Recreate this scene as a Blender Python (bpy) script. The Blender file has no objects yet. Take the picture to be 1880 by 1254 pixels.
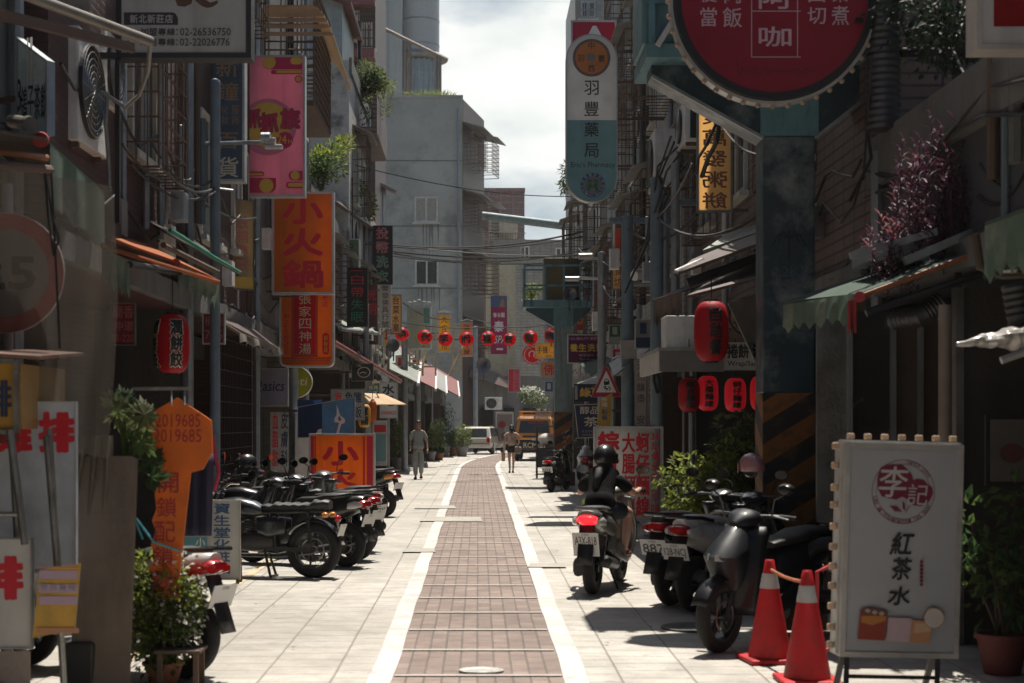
import bpy, bmesh, math, random
from mathutils import Vector, Matrix, Euler
R = math.radians
rnd = random.Random(7)
scene = bpy.context.scene
col = scene.collection
F, VX, VY, H = 2800.0, 878.0, 778.0, 1.62      # focal length in photo pixels, vanishing point, eye height
cam = bpy.data.cameras.new('camera')
cam.sensor_width = 36.0
cam.lens = F / 1880 * 36
cam.shift_x = (940 - VX) / 1880
cam.shift_y = (VY - 627) / 1880
cam.clip_start, cam.clip_end = 0.1, 2000
cam.dof.use_dof = True
cam.dof.focus_distance = 30
cam.dof.aperture_fstop = 3.6
camo = bpy.data.objects.new('camera', cam)
camo.location = (0, 0, H)
camo.rotation_euler = (R(90), 0, 0)
col.objects.link(camo)
scene.camera = camo
SUN = Vector((0.10, 0.34, 1.0)).normalized()
world = bpy.data.worlds.new('World')
scene.world = world
world.use_nodes = True
nt = world.node_tree
nt.nodes.clear()
N, L = nt.nodes.new, nt.links.new
out = N('ShaderNodeOutputWorld'); bg = N('ShaderNodeBackground')
sky = N('ShaderNodeTexSky'); sky.sky_type = 'NISHITA'; sky.sun_disc = False
sky.sun_elevation = math.asin(SUN.z)
sky.sun_rotation = math.atan2(SUN.x, SUN.y)
sky.air_density = 1.0; sky.dust_density = 1.0
tc = N('ShaderNodeTexCoord'); mp = N('ShaderNodeMapping'); mp.inputs['Scale'].default_value = (1, 1, 2.2)
mp.inputs['Location'].default_value = (0.31, 0.2, 0.05)
nz = N('ShaderNodeTexNoise'); nz.inputs['Scale'].default_value = 4.2; nz.inputs['Detail'].default_value = 9; nz.inputs['Roughness'].default_value = 0.56
rp = N('ShaderNodeValToRGB'); rp.color_ramp.elements[0].position = 0.30; rp.color_ramp.elements[1].position = 0.50
nz2 = N('ShaderNodeTexNoise'); nz2.inputs['Scale'].default_value = 9; nz2.inputs['Detail'].default_value = 8
cr = N('ShaderNodeValToRGB')
cr.color_ramp.elements[0].position = 0.36; cr.color_ramp.elements[0].color = (9.6, 10.4, 10.4, 1)
cr.color_ramp.elements[1].position = 0.62; cr.color_ramp.elements[1].color = (14.0, 14.1, 13.6, 1)
sp = N('ShaderNodeSeparateXYZ'); mr = N('ShaderNodeMapRange')
mr.inputs['From Min'].default_value = 0.3; mr.inputs['From Max'].default_value = 0.8
mul = N('ShaderNodeMath'); mul.operation = 'MULTIPLY'
mx = N('ShaderNodeMix'); mx.data_type = 'RGBA'
L(tc.outputs['Generated'], mp.inputs['Vector']); L(mp.outputs[0], nz.inputs['Vector']); L(mp.outputs[0], nz2.inputs['Vector'])
L(nz.outputs[0], rp.inputs[0]); L(nz2.outputs[0], cr.inputs[0])
L(tc.outputs['Generated'], sp.inputs[0]); L(sp.outputs['Y'], mr.inputs['Value'])
L(rp.outputs[0], mul.inputs[0]); L(mr.outputs[0], mul.inputs[1])
L(mul.outputs[0], mx.inputs[0]); L(sky.outputs[0], mx.inputs[6]); L(cr.outputs[0], mx.inputs[7])
L(mx.outputs[2], bg.inputs['Color']); bg.inputs['Strength'].default_value = 0.05
L(bg.outputs[0], out.inputs[0])
sl = bpy.data.lights.new('sun', 'SUN'); sl.energy = 5.0; sl.angle = R(0.5); sl.color = (1.0, 0.935, 0.84)
so = bpy.data.objects.new('sun', sl)
so.rotation_euler = (-SUN).to_track_quat('-Z', 'Y').to_euler()
so.location = (10, 20, 60)
col.objects.link(so)
vs = scene.view_settings
vs.view_transform = 'Standard'; vs.look = 'None'; vs.gamma = 1; vs.use_curve_mapping = False
vs.exposure = 0.62
scene.cycles.max_bounces = 6; scene.cycles.diffuse_bounces = 3; scene.cycles.glossy_bounces = 3
scene.cycles.transparent_max_bounces = 12; scene.cycles.transmission_bounces = 3
scene.cycles.sample_clamp_indirect = 6
scene.cycles.use_denoising = True
def P(px, py, Y):
    return Vector(((px - VX) / F * Y, Y, H - (py - VY) / F * Y))
def gY(py):
    return F * H / (py - VY)
def G(px, py):
    return P(px, py, gY(py)) * Vector((1, 1, 0)) if False else Vector(((px - VX) / F * gY(py), gY(py), 0))
def tag(o, label=None, cat=None, group=None, kind=None):
    if label: o['label'] = label
    if cat: o['category'] = cat
    if group: o['group'] = group
    if kind: o['kind'] = kind
    return o
def thing(name, label, cat, loc=(0, 0, 0), rz=0, group=None):
    o = bpy.data.objects.new(name, None)
    o.empty_display_size = 0.2
    col.objects.link(o)
    o.location = loc; o.rotation_euler = (0, 0, rz)
    return tag(o, label, cat, group)
def copy_thing(o, loc, rz=0, label=None, group=None, scale=None):
    def rec(a, par):
        c = a.copy(); col.objects.link(c)
        if par: c.parent = par
        for ch in list(a.children): rec(ch, c)
        return c
    c = rec(o, None); c.location = loc; c.rotation_euler = (0, 0, rz)
    if scale: c.scale = scale
    if label: c['label'] = label
    if group: c['group'] = group
    return c
MC = {}
def _new(name):
    m = bpy.data.materials.new(name); m.use_nodes = True
    nt = m.node_tree; nt.nodes.clear()
    return m, nt, nt.nodes.new, nt.links.new
def _noise(nt, vec, scale, detail=4, rough=0.55, w=None):
    n = nt.nodes.new('ShaderNodeTexNoise'); n.noise_dimensions = '4D'
    n.inputs['Scale'].default_value = scale; n.inputs['Detail'].default_value = detail; n.inputs['Roughness'].default_value = rough
    nt.links.new(vec, n.inputs['Vector'])
    if w is not None: nt.links.new(w, n.inputs['W'])
    return n.outputs[0]
def _ramp(nt, fac, stops):
    r = nt.nodes.new('ShaderNodeValToRGB')
    e = r.color_ramp.elements
    while len(e) < len(stops): e.new(0.5)
    for x, (p, c) in zip(e, stops):
        x.position = p; x.color = c if len(c) == 4 else (*c, 1)
    nt.links.new(fac, r.inputs[0])
    return r.outputs[0]
def _mix(nt, fac, a, b, mode='MIX'):
    m = nt.nodes.new('ShaderNodeMix'); m.data_type = 'RGBA'; m.blend_type = mode
    for sock, val in ((m.inputs[0], fac), (m.inputs[6], a), (m.inputs[7], b)):
        if hasattr(val, 'is_linked'): nt.links.new(val, sock)
        elif isinstance(val, (tuple, list)): sock.default_value = (*val[:3], 1)
        else: sock.default_value = val
    return m.outputs[2]
def _vec(nt):
    t = nt.nodes.new('ShaderNodeTexCoord'); o = nt.nodes.new('ShaderNodeObjectInfo')
    w = nt.nodes.new('ShaderNodeMath'); w.operation = 'MULTIPLY'; w.inputs[1].default_value = 31
    nt.links.new(o.outputs['Random'], w.inputs[0])
    return t.outputs['Object'], w.outputs[0]
def _fin(m, nt, colr, rough, metal, bump, bdist, trans=0, emit=0, coat=0, alpha=None, spec=0.5, tcol=None):
    N, L = nt.nodes.new, nt.links.new
    b = N('ShaderNodeBsdfPrincipled')
    def setc(s, v):
        if hasattr(v, 'is_linked'): L(v, s)
        elif isinstance(v, (tuple, list)): s.default_value = (*v[:3], 1)
        else: s.default_value = v
    setc(b.inputs['Base Color'], colr); setc(b.inputs['Roughness'], rough)
    b.inputs['Metallic'].default_value = metal; b.inputs['Specular IOR Level'].default_value = spec
    if coat: b.inputs['Coat Weight'].default_value = coat; b.inputs['Coat Roughness'].default_value = 0.06
    if emit:
        setc(b.inputs['Emission Color'], colr); b.inputs['Emission Strength'].default_value = emit
    if bump is not None:
        bp = N('ShaderNodeBump'); bp.inputs['Strength'].default_value = 1; bp.inputs['Distance'].default_value = bdist
        L(bump, bp.inputs['Height']); L(bp.outputs[0], b.inputs['Normal'])
    sh = b.outputs[0]
    if trans:
        t = N('ShaderNodeBsdfTranslucent'); setc(t.inputs[0], tcol if tcol is not None else colr)
        mx = N('ShaderNodeMixShader'); mx.inputs[0].default_value = trans
        L(sh, mx.inputs[1]); L(t.outputs[0], mx.inputs[2]); sh = mx.outputs[0]
    if alpha is not None:
        t = N('ShaderNodeBsdfTransparent'); mx = N('ShaderNodeMixShader'); setc(mx.inputs[0], alpha)
        L(t.outputs[0], mx.inputs[1]); L(sh, mx.inputs[2]); sh = mx.outputs[0]
    o = N('ShaderNodeOutputMaterial'); L(sh, o.inputs[0])
    return m
def mat(name, c, rough=0.6, metal=0, var=0.22, scale=5, bump=0.004, trans=0, emit=0, coat=0, stain=None, samt=0.5, sscale=1.6, streak=False, alpha=None, spec=0.5, tcol=None):
    """a colour with wear: fine mottling, larger stain patches with an outline of their own, and a bumpy surface"""
    if name in MC: return MC[name]
    m, nt, N, L = _new(name)
    v, w = _vec(nt)
    n1 = _noise(nt, v, scale, 6, 0.62, w)
    lo = tuple(max(0, x * (1 - var)) for x in c); hi = tuple(min(1, x * (1 + var * 0.7)) for x in c)
    cc = _ramp(nt, n1, [(0.3, lo), (0.7, hi)])
    if stain:
        vv = v
        if streak:
            mp = N('ShaderNodeMapping'); mp.inputs['Scale'].default_value = (3.2, 3.2, 0.32); L(v, mp.inputs[0]); vv = mp.outputs[0]
        n2 = _noise(nt, vv, sscale, 8, 0.66, w)
        fa = _ramp(nt, n2, [(0.5, (0, 0, 0)), (0.68, (samt,) * 3)])
        cc = _mix(nt, fa, cc, stain)
    rr = _ramp(nt, n1, [(0.3, (max(0, rough - 0.1),) * 3), (0.7, (min(1, rough + 0.12),) * 3)])
    _fin(m, nt, cc, rr, metal, _noise(nt, v, scale * 7, 3, 0.6, w) if bump else None, bump, trans, emit, coat, alpha, spec, tcol)
    MC[name] = m
    return m
def brick(name, c1, c2, mortar, bw, bh, off=0.5, msize=0.012, rough=0.75, axis='wall', stain=None, samt=0.5, sscale=0.7, bias=0, wob=0, streak=True):
    """courses of brick, tile or slab; 'wall' runs them along the wall whichever way it faces, 'floor' in the ground plane"""
    if name in MC: return MC[name]
    m, nt, N, L = _new(name)
    v, w = _vec(nt)
    sp = N('ShaderNodeSeparateXYZ'); L(v, sp.inputs[0]); cb = N('ShaderNodeCombineXYZ')
    if axis == 'wall':
        ad = N('ShaderNodeMath'); L(sp.outputs[0], ad.inputs[0]); L(sp.outputs[1], ad.inputs[1])
        L(ad.outputs[0], cb.inputs[0]); L(sp.outputs[2], cb.inputs[1])
    else:
        L(sp.outputs[1], cb.inputs[0]); L(sp.outputs[0], cb.inputs[1])
    vec = cb.outputs[0]
    if wob:
        n = N('ShaderNodeTexNoise'); n.inputs['Scale'].default_value = 0.9; L(v, n.inputs[0])
        vm = N('ShaderNodeVectorMath'); vm.operation = 'MULTIPLY_ADD'; vm.inputs[1].default_value = (wob, wob, wob)
        L(n.outputs['Color'], vm.inputs[0]); L(vec, vm.inputs[2]); vec = vm.outputs[0]
    b = N('ShaderNodeTexBrick'); L(vec, b.inputs['Vector'])
    b.offset = off; b.offset_frequency = 2; b.squash = 1
    b.inputs['Color1'].default_value = (*c1, 1); b.inputs['Color2'].default_value = (*c2, 1); b.inputs['Mortar'].default_value = (*mortar, 1)
    b.inputs['Scale'].default_value = 1; b.inputs['Mortar Size'].default_value = msize; b.inputs['Mortar Smooth'].default_value = 0.15
    b.inputs['Bias'].default_value = bias; b.inputs['Brick Width'].default_value = bw; b.inputs['Row Height'].default_value = bh
    n1 = _noise(nt, v, 3.5, 7, 0.66, w)
    cc = _mix(nt, 1.0, b.outputs['Color'], _ramp(nt, n1, [(0.3, (0.66,) * 3), (0.7, (1.15,) * 3)]), 'MULTIPLY')
    n3 = _noise(nt, v, 60, 2, 0.6, w)
    cc = _mix(nt, 1.0, cc, _ramp(nt, n3, [(0.3, (0.88,) * 3), (0.7, (1.08,) * 3)]), 'MULTIPLY')
    if stain:
        vv = v
        if streak:
            mp = N('ShaderNodeMapping'); mp.inputs['Scale'].default_value = (2.5, 2.5, 0.4); L(v, mp.inputs[0]); vv = mp.outputs[0]
        fa = _ramp(nt, _noise(nt, vv, sscale, 8, 0.66, w), [(0.48, (0, 0, 0)), (0.7, (samt,) * 3)])
        cc = _mix(nt, fa, cc, stain)
    if axis == 'floor':
        cc = _mix(nt, _ramp(nt, _noise(nt, v, 5.5, 3, .5, w), [(.66, (0, 0, 0)), (.70, (.35,) * 3)]), cc, (.12, .10, .085))
        cc = _mix(nt, 1.0, cc, _ramp(nt, _noise(nt, v, .35, 5, .6, w), [(.35, (.80,) * 3), (.62, (1.06,) * 3)]), 'MULTIPLY')
    iv = N('ShaderNodeMath'); iv.operation = 'SUBTRACT'; iv.inputs[0].default_value = 1; L(b.outputs['Fac'], iv.inputs[1])
    _fin(m, nt, cc, rough, 0, iv.outputs[0], 0.006)
    MC[name] = m
    return m
def corrugated(name, c, stain, pitch=0.09, rough=0.5, trans=0):
    if name in MC: return MC[name]
    m, nt, N, L = _new(name)
    v, w = _vec(nt)
    wv = N('ShaderNodeTexWave'); wv.wave_type = 'BANDS'; wv.bands_direction = 'Y'; wv.inputs['Scale'].default_value = 0.314 / pitch; wv.inputs['Distortion'].default_value = 0.0
    L(v, wv.inputs[0])
    n1 = _noise(nt, v, 2.2, 8, 0.68, w)
    cc = _ramp(nt, _noise(nt, v, 8, 4, 0.6, w), [(0.3, tuple(x * 0.75 for x in c)), (0.7, tuple(min(1, x * 1.1) for x in c))])
    cc = _mix(nt, _ramp(nt, n1, [(0.46, (0, 0, 0)), (0.66, (0.8,) * 3)]), cc, stain)
    _fin(m, nt, cc, rough, 0, wv.outputs['Color'], 0.02, trans)
    MC[name] = m
    return m
class MB:
    """collects shapes; MB(root) takes world coordinates and stores them relative to root, MB() takes local ones"""
    def __init__(s, root=None):
        s.v, s.f, s.m, s.sm = [], [], [], []
        s.mi = 0; s.T = None
        s.o = root.location.copy() if root is not None else Vector((0, 0, 0))
    def add(s, vs, fs, smooth=False):
        b = len(s.v)
        for p in vs:
            p = Vector(p)
            s.v.append((s.T @ p if s.T else p) - s.o)
        for f in fs:
            s.f.append([b + i for i in f]); s.m.append(s.mi); s.sm.append(smooth)
        return s
    def box2(s, a, b):
        x0, y0, z0 = [min(a[i], b[i]) for i in range(3)]; x1, y1, z1 = [max(a[i], b[i]) for i in range(3)]
        return s.add([(x0, y0, z0), (x1, y0, z0), (x1, y1, z0), (x0, y1, z0), (x0, y0, z1), (x1, y0, z1), (x1, y1, z1), (x0, y1, z1)],
                     [(0, 3, 2, 1), (4, 5, 6, 7), (0, 1, 5, 4), (1, 2, 6, 5), (2, 3, 7, 6), (3, 0, 4, 7)])
    def box(s, c, d, rot=None):
        h = Vector(d) / 2; c = Vector(c)
        vs = [Vector((sx * h.x, sy * h.y, sz * h.z)) for sz in (-1, 1) for sx, sy in ((-1, -1), (1, -1), (1, 1), (-1, 1))]
        if rot: 
            m = Euler(rot).to_matrix(); vs = [m @ q for q in vs]
        return s.add([c + q for q in vs], [(0, 3, 2, 1), (4, 5, 6, 7), (0, 1, 5, 4), (1, 2, 6, 5), (2, 3, 7, 6), (3, 0, 4, 7)])
    def bar(s, a, b, w, h, up=(0, 0, 1)):
        a, b = Vector(a), Vector(b); d = (b - a).normalized(); up = Vector(up)
        if abs(d.dot(up)) > 0.98: up = Vector((0, 1, 0))
        x = d.cross(up).normalized(); z = x.cross(d)
        vs = [p + x * i * w / 2 + z * j * h / 2 for p in (a, b) for i, j in ((-1, -1), (1, -1), (1, 1), (-1, 1))]
        return s.add(vs, [(0, 1, 2, 3), (7, 6, 5, 4), (0, 4, 5, 1), (1, 5, 6, 2), (2, 6, 7, 3), (3, 7, 4, 0)])
    def tube(s, pts, r, n=8, cap=True, flat=False):
        pts = [Vector(p) for p in pts]; k = len(pts)
        rs = r if isinstance(r, (list, tuple)) else [r] * k
        vs = []; x = None
        for i, p in enumerate(pts):
            d = (pts[min(i + 1, k - 1)] - pts[max(i - 1, 0)]).normalized()
            if x is None:
                x = d.orthogonal().normalized()
            else:
                x = (x - d * x.dot(d))
                x = x.normalized() if x.length > 1e-6 else d.orthogonal().normalized()
            y = d.cross(x)
            vs += [p + (x * math.cos(a) + y * math.sin(a)) * rs[i] for a in (2 * math.pi * j / n for j in range(n))]
        fs = [(i * n + j, i * n + (j + 1) % n, (i + 1) * n + (j + 1) % n, (i + 1) * n + j) for i in range(k - 1) for j in range(n)]
        if cap: fs += [tuple(range(n - 1, -1, -1)), tuple(range((k - 1) * n, k * n))]
        return s.add(vs, fs, not flat)
    def lathe(s, prof, n=24, M=None, sx=1, sy=1, cap=True):
        M = M or Matrix.Identity(4)
        vs = [M @ Vector((r * math.cos(2 * math.pi * j / n) * sx, r * math.sin(2 * math.pi * j / n) * sy, z)) for r, z in prof for j in range(n)]
        k = len(prof)
        fs = [(i * n + j, i * n + (j + 1) % n, (i + 1) * n + (j + 1) % n, (i + 1) * n + j) for i in range(k - 1) for j in range(n)]
        if cap: fs += [tuple(range(n - 1, -1, -1)), tuple(range((k - 1) * n, k * n))]
        return s.add(vs, fs, True)
    def torus(s, c, R_, r, axis='X', n=28, m=8, sx=1.0):
        """ring round an axis; sx widens the section along the axis"""
        vs = []
        for i in range(n):
            a = 2 * math.pi * i / n
            for j in range(m):
                b = 2 * math.pi * j / m
                q = R_ + r * math.cos(b); h = r * sx * math.sin(b)
                p = {'X': (h, q * math.cos(a), q * math.sin(a)), 'Y': (q * math.cos(a), h, q * math.sin(a)), 'Z': (q * math.cos(a), q * math.sin(a), h)}[axis]
                vs.append(Vector(c) + Vector(p))
        fs = [(i * m + j, ((i + 1) % n) * m + j, ((i + 1) % n) * m + (j + 1) % m, i * m + (j + 1) % m) for i in range(n) for j in range(m)]
        return s.add(vs, fs, True)
    def prism(s, poly, y0, y1, M=None):
        """outline of (x, z) points extruded from y0 to y1"""
        M = M or Matrix.Identity(4); n = len(poly)
        vs = [M @ Vector((x, y, z)) for y in (y0, y1) for x, z in poly]
        return s.add(vs, [tuple(range(n)), tuple(range(2 * n - 1, n - 1, -1))] + [(i, i + n, (i + 1) % n + n, (i + 1) % n) for i in range(n)])
    def loft(s, rings, smooth=True, cap=True, closed=True):
        n = len(rings[0]); k = len(rings)
        vs = [p for r in rings for p in r]
        rg = range(n) if closed else range(n - 1)
        fs = [(i * n + j, i * n + (j + 1) % n, (i + 1) * n + (j + 1) % n, (i + 1) * n + j) for i in range(k - 1) for j in rg]
        if cap and closed: fs += [tuple(range(n - 1, -1, -1)), tuple(range((k - 1) * n, k * n))]
        return s.add(vs, fs, smooth)
    def ball(s, c, r, n=14, m=9, squash=None):
        c = Vector(c); r = Vector(r) if not isinstance(r, (int, float)) else Vector((r, r, r))
        vs = []
        for i in range(1, m):
            t = math.pi * i / m
            vs += [c + Vector((r.x * math.sin(t) * math.cos(2 * math.pi * j / n), r.y * math.sin(t) * math.sin(2 * math.pi * j / n), r.z * math.cos(t))) for j in range(n)]
        vs += [c + Vector((0, 0, r.z)), c - Vector((0, 0, r.z))]
        t, b = len(vs) - 2, len(vs) - 1
        fs = [((i) * n + j, (i + 1) * n + j, (i + 1) * n + (j + 1) % n, i * n + (j + 1) % n) for i in range(m - 2) for j in range(n)]
        fs += [(t, j, (j + 1) % n) for j in range(n)] + [(b, (m - 2) * n + (j + 1) % n, (m - 2) * n + j) for j in range(n)]
        return s.add(vs, fs, True)
    def grid(s, fn, nu, nv, smooth=True):
        vs = [fn(i / nu, j / nv) for i in range(nu + 1) for j in range(nv + 1)]
        return s.add(vs, [(i * (nv + 1) + j, (i + 1) * (nv + 1) + j, (i + 1) * (nv + 1) + j + 1, i * (nv + 1) + j + 1) for i in range(nu) for j in range(nv)], smooth)
    def build(s, name, mats, parent=None, bevel=0, label=None, solid=0, sub=0):
        me = bpy.data.meshes.new(name)
        me.from_pydata(s.v, [], s.f)
        for m in (mats if isinstance(mats, (list, tuple)) else [mats]): me.materials.append(m)
        me.polygons.foreach_set('material_index', s.m)
        me.polygons.foreach_set('use_smooth', s.sm)
        me.validate(); me.update()
        if any(s.sm): me.set_sharp_from_angle(angle=R(42))
        o = bpy.data.objects.new(name, me); col.objects.link(o)
        if parent: o.parent = parent
        if label: o['label'] = label
        if solid:
            md = o.modifiers.new('solid', 'SOLIDIFY'); md.thickness = solid; md.offset = 0
        if bevel:
            md = o.modifiers.new('bevel', 'BEVEL'); md.width = bevel; md.segments = 2; md.limit_method = 'ANGLE'; md.angle_limit = R(40)
        if sub:
            md = o.modifiers.new('sub', 'SUBSURF'); md.levels = sub; md.render_levels = sub
        return o
    def solo(s, name, mats, label, cat, group=None, kind=None, **k):
        """the whole thing is this one mesh: its origin goes to the middle of its base"""
        lo = [min(p[i] for p in s.v) for i in range(3)]; hi = [max(p[i] for p in s.v) for i in range(3)]
        c = Vector(((lo[0] + hi[0]) / 2, (lo[1] + hi[1]) / 2, lo[2]))
        s.v = [Vector(p) - c for p in s.v]
        o = s.build(name, mats, **k); o.location = c + s.o
        return tag(o, label, cat, group, kind)
def ring(y, hx, z0, z1, n=16, p=2.6, lean=0.0, cx=0.0):
    """a rounded section across a vehicle body at length y"""
    out = []; zc = (z0 + z1) / 2; hz = (z1 - z0) / 2
    for j in range(n):
        a = 2 * math.pi * (j + 0.5) / n
        c, q = math.cos(a), math.sin(a)
        x = hx * math.copysign(abs(c) ** (2 / p), c); z = hz * math.copysign(abs(q) ** (2 / p), q)
        out.append(Vector((cx + x, y + lean * z, zc + z)))
    return out
def sag(a, b, d, n=14):
    a, b = Vector(a), Vector(b)
    return [a.lerp(b, t) - Vector((0, 0, d * 4 * t * (1 - t))) for t in (i / n for i in range(n + 1))]
GC = {}
def glyph(ch, bold=0.0):
    k = (ch, bold)
    if k in GC: return GC[k]
    cu = bpy.data.curves.new('glyph', 'FONT'); cu.body = ch; cu.size = 1; cu.resolution_u = 2; cu.offset = bold; cu.fill_mode = 'FRONT'
    o = bpy.data.objects.new('glyph', cu)
    me = o.to_mesh()
    vs = [v.co.copy() for v in me.vertices]; fs = [tuple(p.vertices) for p in me.polygons]
    o.to_mesh_clear(); bpy.data.objects.remove(o); bpy.data.curves.remove(cu)
    if vs:
        x0, x1 = min(v.x for v in vs), max(v.x for v in vs); y0, y1 = min(v.y for v in vs), max(v.y for v in vs)
    else: x0 = x1 = y0 = y1 = 0
    GC[k] = (vs, fs, x0, x1, y0, y1)
    return GC[k]
def put(mb, ch, u0, v0, u1, v1, fn, bold=0.0, mirror=False, skew=0, keep=False):
    """one line of text stretched into the box u0..u1, v0..v1 (v downward); fn maps (u, v) to a point"""
    vs, fs, x0, x1, y0, y1 = glyph(ch, bold)
    if not vs: return
    w, h = max(x1 - x0, 1e-6), max(y1 - y0, 1e-6)
    if keep:
        sc = min((u1 - u0) / w, (v1 - v0) / h) 
    pts = []
    for p in vs:
        a, b = (p.x - x0) / w, (p.y - y0) / h
        if mirror: a = 1 - a
        a += skew * (b - 0.5)
        pts.append(fn(u0 + a * (u1 - u0), v1 - b * (v1 - v0)))
    mb.add(pts, fs)
M_slab = brick('cream granite slabs', (.455, .43, .385), (.415, .39, .345), (.235, .21, .18), .30, .46, .5, .008, .62, 'floor', (.31, .275, .23), .55, .45, wob=.02, streak=False)
M_band = brick('brown clay pavers', (.265, .20, .168), (.195, .145, .125), (.13, .10, .088), .235, .113, .5, .007, .78, 'floor', (.17, .13, .112), .55, .8, wob=.012, streak=False)
M_strip = brick('white stone strip', (.62, .605, .57), (.58, .565, .53), (.36, .33, .29), .6, 3.0, .5, .006, .6, 'floor', (.40, .365, .32), .6, 1.2, streak=False)
M_ground = mat('asphalt', (.06, .058, .055), .85, var=.3, scale=3)
M_redtile = brick('dark red wall tile', (.11, .036, .031), (.08, .028, .025), (.035, .028, .026), .235, .065, .5, .008, .5, stain=(.05, .035, .03), samt=.7)
M_browntile = brick('brown red wall tile', (.085, .036, .031), (.066, .031, .027), (.035, .03, .027), .12, .06, .0, .008, .5, stain=(.045, .035, .03), samt=.7)
M_pinktile = brick('pinkish wall tile', (.17, .112, .098), (.15, .098, .088), (.04, .03, .027), .42, .115, .0, .014, .6, stain=(.10, .07, .06), samt=.6)
M_fartile = brick('pink tower tile', (.30, .155, .145), (.27, .14, .13), (.34, .24, .22), 1.2, .6, .0, .05, .6)
M_whitetile = brick('old white wall tile', (.42, .41, .385), (.37, .36, .34), (.22, .21, .2), .2, .1, .0, .01, .45, stain=(.15, .135, .12), samt=.75)
M_beigetile = brick('beige mosaic wall', (.33, .31, .275), (.30, .28, .25), (.21, .20, .18), .5, .25, 0, .03, .6, stain=(.2, .18, .16), samt=.5)
M_conc = mat('weathered concrete', (.138, .137, .132), .85, stain=(.075, .07, .065), samt=.85, sscale=.9, streak=True, bump=.008)
M_mould = mat('mould streaked render', (.46, .45, .42), .85, stain=(.035, .035, .033), samt=1.0, sscale=1.5, bump=.01)
M_bluegrey = mat('blue grey render', (.45, .465, .42), .85, var=.18, scale=.7, stain=(.22, .235, .205), samt=.9, sscale=.55, streak=False, bump=.006)
M_cream = mat('cream render', (.46, .42, .33), .8, stain=(.27, .24, .19), samt=.6, sscale=.6, streak=True)
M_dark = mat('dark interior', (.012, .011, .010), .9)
M_darkwood = mat('dark wood boards', (.05, .032, .024), .7, stain=(.025, .02, .017))
M_shutter = corrugated('grey roller shutter', (.085, .085, .083), (.035, .03, .026), .08)
M_steel = mat('dull steel', (.30, .30, .29), .38, metal=.8, stain=(.12, .10, .085), samt=.6)
M_galv = mat('galvanised pipe', (.32, .35, .37), .45, metal=.5, stain=(.16, .15, .14), samt=.5, streak=True)
M_bluepole = mat('blue grey painted pole', (.15, .20, .235), .4, stain=(.07, .075, .08), samt=.6, streak=True)
M_rust = mat('rusted iron bars', (.105, .07, .052), .8, stain=(.18, .085, .045), samt=.6, sscale=4)
M_black = mat('black painted iron', (.018, .018, .02), .45)
M_blackplastic = mat('black plastic', (.015, .015, .016), .42)
M_rubber = mat('tyre rubber', (.014, .014, .014), .75, scale=30)
M_cable = mat('black cable', (.012, .012, .012), .6, bump=0)
M_greycable = mat('grey cable', (.2, .2, .19), .6, bump=0)
M_alu = mat('aluminium frame', (.50, .50, .485), .4, metal=.35, stain=(.24, .22, .2), samt=.4)
M_whitepaint = mat('white painted metal', (.66, .65, .62), .45, stain=(.32, .29, .25), samt=.5, sscale=2, streak=True)
M_creampaint = mat('cream painted iron', (.55, .46, .30), .5, stain=(.3, .2, .12), samt=.5)
M_glass = mat('dark window glass', (.03, .036, .038), .12, spec=.6, bump=0)
M_paleglass = mat('pale curtained glass', (.36, .345, .29), .25, bump=0, var=.1)
M_aluwin = mat('window frame', (.50, .48, .42), .5)
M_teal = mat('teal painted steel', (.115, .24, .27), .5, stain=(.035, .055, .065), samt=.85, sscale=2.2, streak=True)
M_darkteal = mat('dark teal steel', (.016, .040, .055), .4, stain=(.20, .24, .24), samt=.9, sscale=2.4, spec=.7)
M_olive = mat('olive transformer paint', (.115, .085, .028), .5, stain=(.06, .045, .02), samt=.6)
M_roofbrown = corrugated('rusty brown roof sheet', (.085, .05, .04), (.04, .03, .026), .1)
M_roofred = corrugated('red roof sheet', (.21, .062, .058), (.10, .055, .05), .12)
M_roofgreen = corrugated('pale green roof sheet', (.22, .25, .215), (.11, .10, .085), .12)
M_roofgrey = corrugated('grey roof sheet', (.28, .275, .26), (.13, .11, .09), .12)
M_greencloth = mat('faded green canvas', (.14, .20, .155), .85, trans=.35, stain=(.36, .36, .28), samt=.7, sscale=2.5)
M_orangecloth = mat('orange canvas', (.42, .13, .045), .85, trans=.35, stain=(.2, .08, .04))
M_tancloth = mat('tan canvas', (.62, .47, .31), .85, trans=.35)
M_whitecloth = mat('white canvas', (.62, .61, .58), .85, trans=.3, stain=(.4, .38, .34))
def flat(name, pts, m, z, label=None):
    mb = MB(); mb.add([(x, y, z) for x, y in pts], [tuple(range(len(pts)))])
    return tag(mb.build(name, m), kind='structure')
flat('ground', [(-500, -60), (500, -60), (500, 900), (-500, 900)], M_ground, -.012)
flat('street', [(-3.75, -6), (3.75, -6), (3.75, 60), (12, 66), (14, 130), (-6, 130), (-3.75, 66)], M_slab, -.004)
def cx(Y): return .005 * math.sin(Y * 1.3) + .003 * math.sin(Y * 3.1) + (.0 if Y < 55 else .0026 * (Y - 55) ** 2)
def hw(Y): return .545 + .0022 * min(Y - 9, 40)
def strip(name, a, b, m, z, y0=-4, y1=92):
    mb = MB(); n = 320
    mb.grid(lambda i, j: Vector((cx(y0 + (y1 - y0) * i) + a(y0 + (y1 - y0) * i) * (1 - j) + b(y0 + (y1 - y0) * i) * j, y0 + (y1 - y0) * i, z)), n, 1, False)
    return tag(mb.build(name, m), kind='structure')
strip('brick_road_band', lambda Y: -hw(Y), hw, M_band, .001)
strip('white_road_edging', lambda Y: -hw(Y) - .15, lambda Y: -hw(Y) + .002, M_strip, .005)
strip('white_road_edging', lambda Y: hw(Y) - .002, lambda Y: hw(Y) + .15, M_strip, .005)
mb = MB()
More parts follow.
